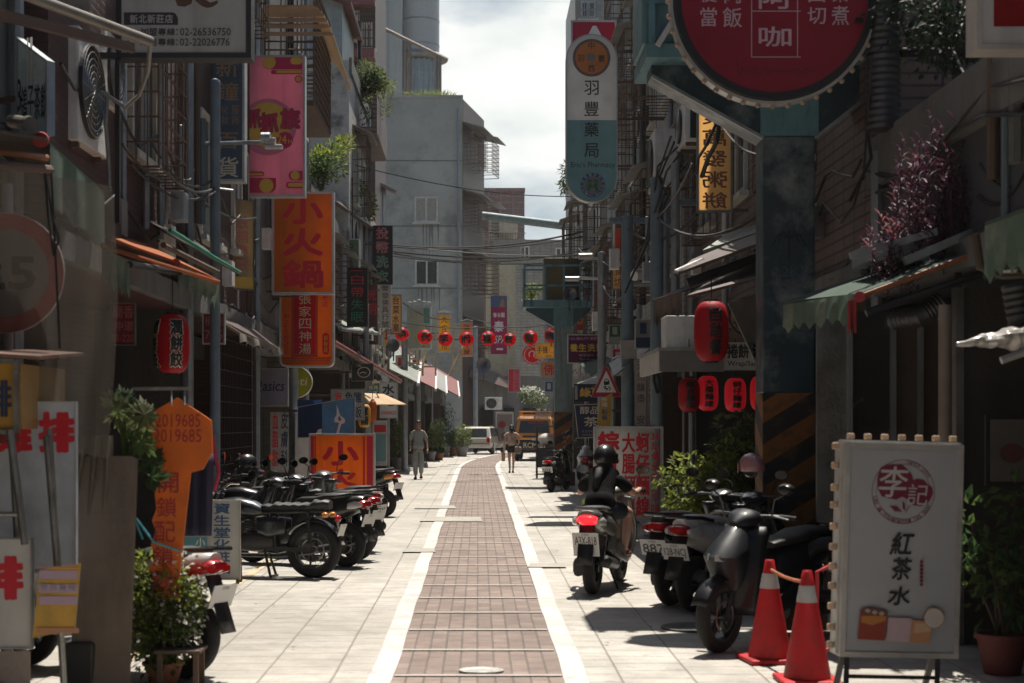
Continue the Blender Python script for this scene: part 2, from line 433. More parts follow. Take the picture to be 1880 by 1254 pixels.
y = 9.78 - 1.09 * 12
M_xline = mat('pale cross strip', (.37, .335, .30), .7, var=.2, scale=9)
while y < 60:
    j = rnd.uniform(-.02, .02)
    mb.add([(-hw(y) + .01, y - .03 + j, .009), (hw(y) - .01, y - .03 + j * .5, .009), (hw(y) - .01, y + .035 + j * .5, .009), (-hw(y) + .01, y + .035 + j, .009)], [(0, 1, 2, 3)])
    y += 1.09
tag(mb.build('pale_road_cross_lines', M_xline), kind='structure')
M_yel = mat('worn yellow paint', (.46, .37, .22), .7, var=.3, scale=4, stain=(.40, .37, .32), samt=1, sscale=3)
mb = MB(); mb.add([(-2.42, 4, .001), (-2.32, 4, .001), (-2.62, 48, .001), (-2.72, 48, .001)], [(0, 1, 2, 3)])
tag(mb.build('yellow_road_line', M_yel), kind='structure')
M_patch = mat('cement patch', (.34, .32, .28), .85, var=.25, scale=5)
for a, b, c, d in ((770, 958, 886, 950), (760, 934.5, 838, 929), (738, 1015, 800, 1008), (968, 1043, 1040, 1036)):
    y0, y1 = gY(b), gY(d); k = lambda px, Y: (px - VX) / F * Y
    flat('cement_road_patch', [(k(a, y0), y0), (k(c, y0), y0), (k(c - 4, y1), y1), (k(a + 6, y1), y1)], M_patch, .013)
mb = MB(); mb.lathe([(.155, 0), (.155, .012), (.14, .014), (.13, .009), (.001, .009)], 40, Matrix.Translation((.02, 9.95, .004)), sx=.95, sy=.75)
mb.solo('manhole_cover', mat('worn white iron', (.40, .39, .36), .5, metal=.2, scale=20, var=.4), 'small pale round inspection cover set in the brown pavers, close to the camera', 'manhole cover')
mb = MB(); mb.lathe([(.27, 0), (.27, .012), (.25, .014), (.24, .009), (.001, .009)], 40, Matrix.Translation((1.72, 12.1, .0)))
mb.solo('manhole_cover', mat('dark iron', (.09, .09, .09), .5, metal=.4, scale=20, var=.4), 'dark round iron cover in the slabs by the black scooter front wheel', 'manhole cover')
M_dkconc = mat('sooty concrete', (.055, .05, .046), .85, stain=(.022, .019, .018), samt=.8, sscale=1.2, streak=True, bump=.008)
M_oldwhite = brick('dirty cream tile', (.11, .10, .088), (.095, .086, .074), (.05, .044, .038), .2, .1, .0, .01, .5, stain=(.05, .045, .04), samt=.8)
def bars(mb, s, xf, xo, y0, y1, z0, z1, nv, nh, r=.009, top=True):
    """a projecting window cage: front face at xo, two side faces, bottom and top rails"""
    X0, X1 = s * xf, s * xo
    for i in range(nh + 1):
        z = z0 + (z1 - z0) * i / nh
        mb.tube([(X0, y0, z), (X1, y0, z), (X1, y1, z), (X0, y1, z)], r * 1.3, 4, flat=True)
    for i in range(nv + 1):
        y = y0 + (y1 - y0) * i / nv
        mb.tube([(X1, y, z0), (X1, y, z1)], r, 4, flat=True)
    for i in range(3):
        x = X0 + (X1 - X0) * i / 3
        for y in (y0, y1): mb.tube([(x, y, z0), (x, y, z1)], r, 4, flat=True)
    for i in range(nv + 1):
        y = y0 + (y1 - y0) * i / nv
        mb.tube([(X0, y, z0), (X1, y, z0)], r, 4, flat=True)
def window(root, s, xf, yc, zc, w, h, cage=0, frame=M_aluwin, pane=M_glass, cagem=M_rust, nv=7, nh=6):
    X = s * xf
    f = MB(root)
    for a, b, c, d in ((yc - w / 2, zc - h / 2, yc + w / 2, zc - h / 2 + .06), (yc - w / 2, zc + h / 2 - .06, yc + w / 2, zc + h / 2),
                       (yc - w / 2, zc - h / 2 + .06, yc - w / 2 + .06, zc + h / 2 - .06), (yc + w / 2 - .06, zc - h / 2 + .06, yc + w / 2, zc + h / 2 - .06), (yc - .03, zc - h / 2 + .06, yc + .03, zc + h / 2 - .06)):
        f.box2((X + s * .05, a, b), (X - s * .05, c, d))
    f.box2((X + s * .05, yc - w / 2 - .08, zc - h / 2 - .07), (X - s * .12, yc + w / 2 + .08, zc - h / 2 - .001))
    fo = f.build('window', frame, root)
    p = MB(root); p.box2((X - s * .012, yc - w / 2 + .061, zc - h / 2 + .061), (X + s * .03, yc + w / 2 - .061, zc + h / 2 - .061)); p.build('pane', pane, fo)
    if cage:
        g = MB(root); bars(g, s, xf - .002, xf - cage, yc - w / 2 - .12, yc + w / 2 + .12, zc - h / 2 - .18, zc + h / 2 + .12, nv, nh)
        g.build('grille', cagem, root)
        c = MB(root); a = xf - cage - .16; zt = zc + h / 2 + .16
        c.add([(X, yc - w / 2 - .2, zt + .22), (s * a, yc - w / 2 - .2, zt), (s * a, yc + w / 2 + .2, zt), (X, yc + w / 2 + .2, zt + .22)], [(0, 1, 2, 3)])
        c.build('canopy', M_roofgrey, root, solid=.02)
PIERS = []
def house(s, Y0, Y1, xf, Ht, wm, label, gf=2.9, floors=(), shop='shutter', back=6.0, rec=1.0, trim=M_conc, pier=None, low=None, group=None):
    pier = pier or (M_browntile, M_dkconc, M_redtile, M_oldwhite)[len(PIERS) % 4]; PIERS.append(1)
    root = thing('house', label, 'house', (s * (xf + back / 2), (Y0 + Y1) / 2, 0), 0, group)
    Y0 += .004; Y1 -= .004
    m = MB(root); m.box2((s * xf, Y0, gf), (s * (xf + back), Y1, Ht)); m.build('wall', wm, root)
    m = MB(root)
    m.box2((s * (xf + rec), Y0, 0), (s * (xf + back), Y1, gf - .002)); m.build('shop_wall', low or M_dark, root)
    for a, b in ((Y0, Y0 + .28), (Y1 - .28, Y1)):
        m = MB(root); m.box2((s * (xf + .012), a, 0), (s * (xf + rec - .002), b, gf - .002)); m.build('pier', pier, root)
    X = s * (xf + rec)
    if shop == 'shutter':
        q = MB(root); q.box2((X - s * .06, Y0 + .35, 0), (X + s * .01, Y1 - .35, gf - .35)); q.build('shutter', M_shutter, root)
        q = MB(root); q.box2((X - s * .3, Y0 + .3, gf - .35), (X + s * .01, Y1 - .3, gf - .04)); q.build('shutter_box', M_steel, root)
    elif shop == 'glass':
        q = MB(root); n = 4; w = (Y1 - Y0 - .7) / n
        for i in range(n + 1): q.box2((X - s * .07, Y0 + .35 + i * w - .03, 0), (X - s * .001, Y0 + .35 + i * w + .03, gf - .4))
        q.box2((X - s * .07, Y0 + .35, gf - .4), (X - s * .001, Y1 - .35, gf - .33)); q.box2((X - s * .07, Y0 + .35, 0.001), (X - s * .001, Y1 - .35, .4))
        fo = q.build('shopfront', M_steel, root)
        p = MB(root); p.box2((X - s * .04, Y0 + .4, .4), (X - s * .02, Y1 - .4, gf - .4)); p.build('pane', M_glass, fo)
    m = MB(root); m.box2((s * (xf - .1), Y0, gf - .001), (s * (xf - .002), Y1, gf + .22)); m.build('ledge', trim, root)
    m = MB(root); m.box2((s * (xf - .07), Y0, Ht - .3), (s * (xf - .002), Y1, Ht + .06)); m.build('cornice', trim, root)
    hr_ = random.Random(int(Y0 * 10) + s)
    if 3 < Y0 < 60:
        for k in range(3):
            y = hr_.uniform(Y0 + .4, Y1 - .6); q = MB(root); q.tube([(s * (xf - .035), y, hr_.uniform(gf, gf + 1.2)), (s * (xf - .035), y + .02, Ht - hr_.uniform(.4, 3))], hr_.choice((.018, .025, .035)), 6); q.build('conduit', hr_.choice((M_galv, M_black, M_rust, M_whitepaint)), root)
        for k in range(3):
            z = gf + .3 + .5 * k * hr_.uniform(.5, 1.5); q = MB(root); q.tube([(s * (xf - .05 - .05 * abs(math.sin(i * 1.7 + k))), Y0 + (Y1 - Y0) * i / 12, z + .10 * math.sin(i * 1.3 + k * 2) - .12 * math.sin(math.pi * (i % 4) / 4)) for i in range(13)], .014, 5); q.build('cable_run', M_cable, root)
        for k in range(2):
            y = hr_.uniform(Y0 + .5, Y1 - .7); q = MB(root); q.box((s * (xf - .07), y, gf + hr_.uniform(.5, 1.6)), (.13, .24, .32)); q.build('meter_box', hr_.choice((M_galv, M_whitepaint, M_steel)), root)
    for fl in floors:
        window(root, s, xf, *fl[:4], **(fl[4] if len(fl) > 4 else {}))
    m = MB(root); y = Y1 - .35
    m.tube([(s * (xf - .07), y, 0.02), (s * (xf - .07), y, Ht)], .05, 8); m.build('downpipe', M_galv, root)
    return root
W = dict
house(-1, 5.0, 11.7, 3.5, 11.5, M_conc, 'grey concrete house behind the plastic sheet at the left edge of the picture', floors=[(9.5, 5.0, 1.6, 1.4)])
h = house(-1, 11.7, 17.4, 3.3, 12.0, M_redtile, 'house with dark red brick tiles beside the white billboard and the red lantern', floors=[(14.9, 4.75, 1.1, 1.1, W(cage=.32)), (13.3, 8.3, 1.4, 1.5, W(cage=.35)), (15.6, 8.2, 1.2, 1.5, W(cage=.35))], low=M_browntile, shop='')
house(-1, 17.4, 22.6, 3.3, 12.5, M_browntile, 'brown tiled house behind the old blue sign and the steel street pole', floors=[(18.6, 4.6, 1.3, 1.5), (21.0, 4.7, 1.3, 1.5), (19.0, 7.9, 1.3, 1.2, W(cage=.3)), (21.0, 7.9, 1.3, 1.2, W(cage=.3, pane=M_paleglass))], shop='shutter', low=M_whitetile)
hD = house(-1, 22.6, 29.5, 3.35, 13, M_conc, 'concrete house carrying the rusty rooftop balcony cage above the pink sign', floors=[(25.5, 4.6, 1.6, 1.5, W(cage=.4)), (28.0, 4.7, 1.3, 1.5, W(cage=.3)), (28.4, 7.8, 1.2, 1.5)], low=M_whitetile, shop='shutter')
house(-1, 29.5, 36.8, 3.3, 6.2, M_conc, 'low concrete house with leafy pots on its flat roof above the orange signs', floors=[(31.5, 4.6, 1.3, 1.3, W(cage=.4)), (34.5, 4.6, 1.3, 1.3, W(cage=.4))], low=M_whitetile, shop='shutter')
hF = house(-1, 36.8, 43.0, 3.12, 10.4, M_mould, 'old house with a blackened mouldy white end wall and a balcony', floors=[(38.6, 7.9, 1.3, 1.5, W(cage=.35)), (41.4, 7.9, 1.3, 1.5), (38.6, 4.7, 1.3, 1.4, W(cage=.35)), (41.4, 4.7, 1.3, 1.4, W(cage=.35))], shop='glass')
m = MB(hF); m.box2((-3.5, 38.4, 8.95), (-2.55, 42.6, 9.1)); m.box2((-2.65, 38.4, 9.1), (-2.55, 42.6, 9.9)); m.build('balcony', M_pinktile, hF)
m = MB(hF); m.box2((-5.2, 37.6, 10.46), (-3.35, 41, 12.3)); m.build('roof_shed', mat('pale blue sheet', (.33, .37, .36), .6, stain=(.16, .14, .12)), hF)
m = MB(hF); m.add([(-5.4, 37.2, 12.8), (-3.1, 37.2, 11.9), (-3.1, 41.4, 11.9), (-5.4, 41.4, 12.8)], [(0, 1, 2, 3)]); m.build('roof', M_roofred, hF, solid=.06)
house(-1, 43.0, 50.0, 3.0, 5.9, M_cream, 'cream house with brown tiled eaves behind the coin laundry sign', floors=[(45, 4.4, 1.3, 1.3, W(pane=M_paleglass)), (48, 4.4, 1.3, 1.3)], shop='glass')
lowlabels = ['low house with a pale green sheet roof behind the tall topiary pots', 'low house with a red sheet roof over the potted plants', 'low house with a grey sheet roof beside the white wagon', 'low house at the bend behind the white wagon']
for i, (y0, y1, xf, ht, rf) in enumerate(((50, 58, 3.15, 4.3, M_roofgreen), (58, 66, 2.8, 4.4, M_roofred), (66, 74, 2.3, 4.3, M_roofgrey), (74, 83, 1.85, 4.0, M_roofred))):
    h = house(-1, y0, y1, xf, ht, M_conc, lowlabels[i], gf=2.6, shop='glass' if i % 2 else 'shutter', rec=.8, group='low houses on the left towards the bend')
    m = MB(h); e = xf - (1.15 if i < 2 else .9)
    m.add([(-xf - 3, y0, 5.0), (-e, y0 - .2, 2.95), (-e - .2, y1 - .3, 3.95), (-xf - 3, y1 - .1, 6.2)], [(0, 1, 2, 3)]); m.build('roof', rf, h, solid=.05)
    m = MB(h); m.bar((-e + .03, y0 - .2, 2.9), (-e - .17, y1 - .3, 3.9), .1, .1); m.build('gutter', M_whitepaint, h)
house(-1, -16, 5.0, 3.5, 12, M_dkconc, 'unseen dark house added behind the viewpoint on the left to block sky light')  # added out of view to keep rear sky light off camera-facing surfaces
house(1, -16, 4.0, 3.6, 11, M_redtile, 'unseen red tiled house added behind the viewpoint on the right to block sky light')  # unseen counterpart on the right, added to reduce sky fill from behind
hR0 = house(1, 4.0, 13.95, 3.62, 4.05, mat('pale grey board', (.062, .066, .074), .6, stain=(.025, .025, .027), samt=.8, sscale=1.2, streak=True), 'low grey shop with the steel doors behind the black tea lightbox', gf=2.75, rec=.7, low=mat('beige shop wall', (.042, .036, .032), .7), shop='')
m = MB(hR0); m.box2((3.56, 4.05, 4.06), (9.5, 13.9, 4.2)); m.build('roof_edge', M_conc, hR0)
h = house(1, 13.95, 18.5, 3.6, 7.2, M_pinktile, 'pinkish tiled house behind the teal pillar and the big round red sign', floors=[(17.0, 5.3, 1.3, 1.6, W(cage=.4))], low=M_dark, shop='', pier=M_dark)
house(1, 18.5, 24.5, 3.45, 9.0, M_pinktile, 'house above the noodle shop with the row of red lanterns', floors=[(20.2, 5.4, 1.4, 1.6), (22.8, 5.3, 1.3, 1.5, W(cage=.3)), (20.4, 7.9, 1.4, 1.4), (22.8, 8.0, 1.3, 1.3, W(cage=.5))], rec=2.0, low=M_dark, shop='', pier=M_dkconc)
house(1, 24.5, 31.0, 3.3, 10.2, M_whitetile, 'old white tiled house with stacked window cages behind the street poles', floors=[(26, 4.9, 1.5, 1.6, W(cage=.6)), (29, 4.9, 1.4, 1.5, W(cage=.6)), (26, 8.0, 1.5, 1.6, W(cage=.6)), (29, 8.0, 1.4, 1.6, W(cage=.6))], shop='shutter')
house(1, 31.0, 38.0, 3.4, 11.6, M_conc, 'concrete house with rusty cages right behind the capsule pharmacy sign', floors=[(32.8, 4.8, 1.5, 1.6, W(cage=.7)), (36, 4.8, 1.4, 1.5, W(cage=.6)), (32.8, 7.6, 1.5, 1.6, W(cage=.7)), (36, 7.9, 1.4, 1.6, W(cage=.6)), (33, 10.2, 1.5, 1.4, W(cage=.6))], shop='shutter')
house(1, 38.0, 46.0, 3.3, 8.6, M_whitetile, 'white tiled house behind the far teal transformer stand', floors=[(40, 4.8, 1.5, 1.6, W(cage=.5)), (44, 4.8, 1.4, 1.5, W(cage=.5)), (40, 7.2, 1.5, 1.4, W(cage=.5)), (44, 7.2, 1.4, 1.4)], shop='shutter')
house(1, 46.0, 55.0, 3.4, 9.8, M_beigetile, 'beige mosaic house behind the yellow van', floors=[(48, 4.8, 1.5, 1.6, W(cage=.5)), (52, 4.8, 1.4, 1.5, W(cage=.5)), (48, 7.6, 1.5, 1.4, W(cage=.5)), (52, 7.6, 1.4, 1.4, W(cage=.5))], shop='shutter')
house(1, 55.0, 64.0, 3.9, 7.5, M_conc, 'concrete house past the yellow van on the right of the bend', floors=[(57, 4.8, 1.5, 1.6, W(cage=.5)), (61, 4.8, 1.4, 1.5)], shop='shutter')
def block(name, label, foot, z1, m, z0=0, cat='building'):
    """walls of any footprint"""
    c = Vector((sum(p[0] for p in foot) / len(foot), sum(p[1] for p in foot) / len(foot), 0))
    root = thing(name, label, cat, c)
    b = MB(root); n = len(foot)
    b.add([(x, y, z) for z in (z0, z1) for x, y in foot], [(i, (i + 1) % n, (i + 1) % n + n, i + n) for i in range(n)] + [tuple(range(n, 2 * n)), tuple(range(n - 1, -1, -1))])
    b.build('wall', m, root)
    return root
Yb = 90.0
bx = lambda px, Y=Yb: (px - VX) / F * Y
bz = lambda py, Y=Yb: H - (py - VY) / F * Y
B = block('apartment_building', 'tall blue grey rendered building with a blank end wall facing up the street', [(bx(640), Yb), (bx(848), Yb), (bx(888, 96.5), 96.5), (-3, 104), (-11, 100)], bz(180), M_bluegrey)
def fwin(root, px0, py0, px1, py1, Y, pane, root_off=.06):
    """a two-leaf window in a wall that faces the camera"""
    a, b = P(px0, py1, Y), P(px1, py0, Y); t = .1
    f = MB(root)
    f.box2((a.x, Y - root_off, a.z), (b.x, Y + .1, a.z + t)); f.box2((a.x, Y - root_off, b.z - t), (b.x, Y + .1, b.z))
    for x in (a.x, (a.x + b.x) / 2 - t / 2, b.x - t): f.box2((x, Y - root_off, a.z + t + .001), (x + t, Y + .1, b.z - t - .001))
    f.box2((a.x - .12, Y - .14, a.z - .09), (b.x + .12, Y + .1, a.z - .001))
    fo = f.build('window', mat('pale window frame', (.66, .64, .56), .5), root)
    p = MB(root); mid = (a.x + b.x) / 2; p.box2((a.x + t, Y - .02, a.z + t), (mid - t / 2, Y + .1, b.z - t)); p.box2((mid + t / 2, Y - .012, a.z + t), (b.x - t, Y + .1, b.z - t)); p.build('pane', pane, fo)
fwin(B, 761, 361, 804, 408, Yb, M_paleglass); fwin(B, 762, 477, 805, 524, Yb, M_glass)
m = MB(B)
for py in (296, 416, 530): m.box2((bx(642), Yb - .03, bz(py)), (bx(848), Yb + .01, bz(py) + .05))
m.build('wall_joint', mat('joint groove', (.17, .2, .205), .9), B)
m = MB(B); m.box2((bx(642), Yb - .1, bz(180)), (bx(850), Yb + .4, bz(175))); m.build('parapet', M_bluegrey, B)
p0, p1 = Vector((bx(848), Yb, 0)), Vector((bx(888, 96.5), 96.5, 0)); d = (p1 - p0).normalized(); nrm = Vector((d.y, -d.x, 0))
m = MB(B); q = [p0 + nrm * .03 + d * .1, p1 + nrm * .03]
m.add([(*q[0].xy, .5), (*q[1].xy, .5), (*q[1].xy, bz(182)), (*q[0].xy, bz(182))], [(0, 1, 2, 3)]); m.build('street_face', M_browntile, B)
L_ = (p1 - p0).length
for py0, py1 in ((255, 315), (375, 425), (480, 540), (600, 640)):
    g = MB(B); z1, z0 = bz(py0, 93), bz(py1, 93)
    for a0, a1, o in ((.4, 2.9, .9), (3.7, 6.0, 1.1)):
        A = p0 + d * a0; C = p0 + d * a1
        for i in range(9):
            z = z0 + (z1 - z0) * i / 8
            g.tube([A + Vector((0, 0, z)), A + nrm * o + Vector((0, 0, z)), C + nrm * o + Vector((0, 0, z)), C + Vector((0, 0, z))], .022, 4, flat=True)
        for i in range(9):
            e = A.lerp(C, i / 8) + nrm * o; g.tube([e + Vector((0, 0, z0)), e + Vector((0, 0, z1))], .018, 4, flat=True)
        for i in range(4):
            e = A + nrm * o * i / 4; g.tube([e + Vector((0, 0, z0)), e + Vector((0, 0, z1))], .018, 4, flat=True)
    g.build('grille', M_rust, B)
    g = MB(B)
    for a0, a1, o in ((.2, 3.1, 1.3), (3.5, 6.2, 1.5)):
        A = p0 + d * a0; C = p0 + d * a1
        g.add([A + Vector((0, 0, z1 + .5)), A + nrm * o + Vector((0, 0, z1 + .1)), C + nrm * o + Vector((0, 0, z1 + .1)), C + Vector((0, 0, z1 + .5))], [(0, 1, 2, 3)])
    g.build('canopy', M_roofgrey, B, solid=.05)
Yt = 112.0; tx = lambda px: (px - VX) / F * Yt; tz = lambda py: H - (py - VY) / F * Yt
T = block('tower_building', 'grey tower with a round glazed corner rising behind the blue building', [(tx(640), Yt), (tx(738), Yt), (tx(738), Yt + 8), (tx(640), Yt + 8)], tz(-60), mat('grey panel', (.40, .415, .41), .5, var=.1, stain=(.24, .25, .25), samt=.4, streak=True))
cM = Matrix.Translation((tx(768), Yt + 2.5, 0)); rr = (tx(805) - tx(731)) / 2
m = MB(T); m.lathe([(rr, tz(83)), (rr, tz(-60))], 40, cM); m.build('round_wall', mat('round panel', (.44, .46, .465), .45, var=.08), T)
m = MB(T); m.lathe([(rr * .9, tz(260)), (rr * .9, tz(100))], 40, cM); m.build('round_glass', mat('pale sky glass', (.30, .37, .38), .12, var=.25, scale=1.5, metal=.3), T)
m = MB(T)
for i in range(20):
    a = 2 * math.pi * i / 20; c = Vector((tx(768) + rr * .92 * math.cos(a), Yt + 2.5 + rr * .92 * math.sin(a), 0)); m.box2((c.x - .07, c.y - .07, tz(260)), (c.x + .07, c.y + .07, tz(98)))
for z in (tz(160), tz(166), tz(128)): m.lathe([(rr * .93, z), (rr * .93, z + .16)], 40, cM)
m.build('mullion', M_galv, T)
m = MB(T); m.lathe([(rr * 1.42, tz(97)), (rr * 1.45, tz(94)), (rr * 1.02, tz(84)), (rr * .9, tz(84))], 40, cM); m.build('round_canopy', M_roofgrey, T)
m = MB(T)
for py in (26, 72): m.lathe([(rr * 1.015, tz(py)), (rr * 1.015, tz(py) + .12)], 40, cM)
for px in (660, 685, 712): m.box2((tx(px), Yt - .05, tz(180)), (tx(px) + .1, Yt + .02, tz(-50)))
m.build('panel_joint', M_galv, T)
m = MB(T)
for a, b in (((700, 50), (822, 110)),): m.tube([P(*a, 100), P(*b, 100)], .13, 6)
for px, py in ((745, 72), (752, 76), (801, 100), (808, 104)): m.tube([P(px, py, 100), P(px, 182, 100)], .1, 6)
m.build('stair_frame', mat('rusty brown tube', (.13, .10, .08), .6), T)
Yp = 150.0
T2 = block('tower_building', 'square pinkish tiled tower far off above the rooftops', [((888 - VX) / F * Yp, Yp), ((963 - VX) / F * Yp, Yp), ((963 - VX) / F * Yp, Yp + 9), ((888 - VX) / F * Yp, Yp + 9)], H + (VY - 352) / F * Yp, M_fartile)
m = MB(T2); x0, x1 = (887 - VX) / F * Yp, (964 - VX) / F * Yp; z = H + (VY - 352) / F * Yp; m.box2((x0, Yp - .15, z), (x1, Yp + 9.1, z + .35)); m.build('parapet', M_fartile, T2)
Yc = 100.0
T3 = block('cream_building', 'cream rendered building at the bend with a magenta banner hung on it', [((893 - VX) / F * Yc, Yc), ((947 - VX) / F * Yc, Yc), ((947 - VX) / F * Yc, Yc + 6), ((893 - VX) / F * Yc, Yc + 6)], H + (VY - 484) / F * Yc, M_cream)
m = MB(T3)
for py in (512, 540, 600): m.box2(((902 - VX) / F * Yc, Yc - .2, H + (VY - py) / F * Yc), ((925 - VX) / F * Yc, Yc, H + (VY - py) / F * Yc + .12))
m.build('ledge', M_cream, T3)
Yw = 125.0
T4 = block('mosaic_building', 'wide pale tiled block closing the far end of the street', [((905 - VX) / F * Yw, Yw), ((1075 - VX) / F * Yw, Yw), ((1075 - VX) / F * Yw, Yw + 8), ((905 - VX) / F * Yw, Yw + 8)], H + (VY - 440) / F * Yw, M_beigetile)
for a, b, c, d_ in ((955, 452, 972, 475), (1010, 470, 1030, 495), (960, 520, 985, 550), (1020, 455, 1040, 475)): fwin(T4, a, b, c, d_, Yw, M_glass)
m = MB(T4); m.box2(((898 - VX) / F * Yw, Yw - 1, H + (VY - 428) / F * Yw), ((950 - VX) / F * Yw, Yw + 5, H + (VY - 400) / F * Yw)); m.build('roof_room', M_cream, T4)
g = MB(T4)
for i in range(14):
    px = 900 + i * 4.6; g.tube([P(px, 485, 97), P(px, 428, 97)], .035, 4, flat=True)
for py in (428, 440, 452, 464, 476): g.tube([P(897, py, 97), P(965, py, 97)], .035, 4, flat=True)
g.build('roof_fence', M_steel, T4)
Yq = 74.0
T5 = block('tall_building', 'tall grey white building with barred windows above the right roofs', [(P(1056, 0, Yq).x, Yq), (P(1150, 0, Yq).x, Yq), (P(1150, 0, Yq).x, Yq + 8), (P(1056, 0, Yq).x, Yq + 8)], H + (VY + 40) / F * Yq, M_whitetile)
for a, b, c, d_ in ((1066, 2, 1094, 34), (1066, 120, 1094, 160), (1066, 220, 1094, 262)): 
    fwin(T5, a, b, c, d_, Yq, M_glass)
    g = MB(T5)
    for i in range(9): px = a + (c - a) * i / 8; g.tube([P(px, b, Yq - .25), P(px, d_, Yq - .25)], .03, 4, flat=True)
    g.tube([P(a, (b + d_) / 2, Yq - .25), P(c, (b + d_) / 2, Yq - .25)], .05, 4, flat=True); g.build('grille', M_steel, T5)
T6 = block('shop_building', 'dark low shop at the bend with an air conditioner and a poster', [(P(868, 0, 93).x, 93), (P(1015, 0, 96).x, 96), (P(1015, 0, 96).x, 103), (P(868, 0, 93).x, 100)], 4.6, M_conc)
m = MB(T6); m.add([P(862, 668, 93) , P(862, 690, 91.5), P(940, 716, 93.5), P(940, 694, 95)], [(0, 1, 2, 3)]); m.build('roof', M_roofbrown, T6, solid=.08)
m = MB(T6)
for a, b in ((884, 906), (925, 945), (962, 985)): m.box2((P(a, 0, 93).x, 92.7 + (a - 868) * .021, .05), (P(b, 0, 93).x, 93.2 + (a - 868) * .021, 2.6))
m.build('door', M_dark, T6)
block('rear_sky_blocker', 'unseen dark tiled block added behind the viewpoint to cut sky fill', [(-12, -30), (12, -30), (12, -24), (-12, -24)], 15, M_browntile)  # added behind the camera, never in view, to shut out sky light there
block('back_building', 'plain grey house far behind the van, mostly hidden', [(4.5, 98), (16, 98), (16, 104), (4.5, 104)], 9.5, M_conc)
m = MB(B)
for px, y0, y1 in ((690, 190, 560), (842, 200, 600)): m.tube([(bx(px), Yb - .12, bz(y1)), (bx(px), Yb - .12, bz(y0))], .09, 8)
m.build('rain_pipe', M_galv, B)
m = MB(B)
for px, py in ((783, 412), (783, 528)):
    for k in range(7): x = bx(px) + rnd.uniform(-.7, .7); m.add([(x, Yb - .004 - k * .001, bz(py)), (x + .12, Yb - .004 - k * .001, bz(py)), (x + .08, Yb - .004 - k * .001, bz(py) - rnd.uniform(.8, 2.6)), (x + .04, Yb - .004 - k * .001, bz(py) - .6)], [(0, 1, 2, 3)])
m.build('rain_stain', mat('rain streak stain', (.20, .215, .205), .9), B)
RB = block('back_house', 'tall brown tiled house rising behind the mouldy white wall', [(P(560, 0, 52).x, 52), (P(689, 0, 52).x, 52), (P(689, 0, 52).x, 58), (P(560, 0, 52).x, 58)], 17.5, M_browntile, cat='house')
for q in ((640, 20, 660, 70), (664, 40, 684, 90), (664, 110, 684, 150)): fwin(RB, *q, 52, M_glass)
g = MB(RB)
for i in range(12): px = 636 + i * 4.4; g.tube([P(px, 100, 51.6), P(px, 10, 51.6)], .02, 4, flat=True)
for py in range(10, 101, 15): g.tube([P(634, py, 51.6), P(687, py, 51.6)], .025, 4, flat=True)
g.build('grille', M_rust, RB)
m = MB(RB); m.box2(P(612, 8, 51.4), P(690, 0, 51.95)); m.box2(P(628, 104, 51.2), P(690, 98, 51.95)); m.build('canopy', M_roofred, RB)
def acrylic(name, c, **k):
    return mat('acrylic ' + name, c, rough=k.pop('rough', .4), var=k.pop('var', .13), scale=2.5, bump=0, trans=k.pop('trans', .6), stain=k.pop('stain', tuple(x * .7 for x in c)), samt=k.pop('samt', .6), sscale=1.3, streak=True, **k)
def ink(name, c, **k): return mat('ink ' + name, c, rough=.5, var=.08, scale=6, bump=0, **k)
I_red = ink('red', (.55, .012, .03)); I_dkred = ink('dark red', (.26, .02, .02)); I_black = ink('black', (.014, .014, .015)); I_navy = ink('navy', (.02, .035, .085)); I_white = ink('white', (.72, .71, .69))
I_blue = ink('blue', (.04, .10, .22)); I_yellow = ink('yellow', (.70, .42, .06)); I_orange = ink('orange', (.62, .20, .035)); I_green = ink('green', (.03, .16, .09)); I_mag = ink('magenta', (.52, .02, .09)); I_pink = ink('pink', (.62, .19, .27))
I_grey = ink('grey', (.3, .3, .3)); I_gold = ink('gold', (.33, .20, .10)); I_brown = ink('brown', (.12, .06, .04)); I_char = ink('charcoal', (.045, .04, .045)); I_cream = ink('cream', (.62, .56, .44)); I_teal = ink('teal', (.09, .25, .28)); I_purple = ink('purple', (.17, .03, .16))
I_redglow = ink('neon red', (.50, .03, .05)); I_greenglow = ink('neon green', (.03, .22, .12))
def rrect(x0, z0, x1, z1, r, n=6, corners=(1, 1, 1, 1)):
    """rounded outline, corners in the order bottom-left, bottom-right, top-right, top-left"""
    out = []
    for (cxx, czz, a0), k in zip(((x0 + r, z0 + r, 180), (x1 - r, z0 + r, 270), (x1 - r, z1 - r, 0), (x0 + r, z1 - r, 90)), corners):
        if k:
            out += [(cxx + r * math.cos(R(a0 + 90 * i / n)), czz + r * math.sin(R(a0 + 90 * i / n))) for i in range(n + 1)]
        else:
            out.append((cxx + (r if a0 in (270, 0) else -r), czz + (r if a0 in (0, 90) else -r)))
    return out
def disc(u, v, ru, rv=None, n=36, a0=0, a1=360):
    rv = rv or ru
    return [(u + ru * math.cos(R(a0 + (a1 - a0) * i / n)), v + rv * math.sin(R(a0 + (a1 - a0) * i / n))) for i in range(n)]
def ringpoly(u, v, ru, t, n=40):
    return ('ring', u, v, ru, t, n)
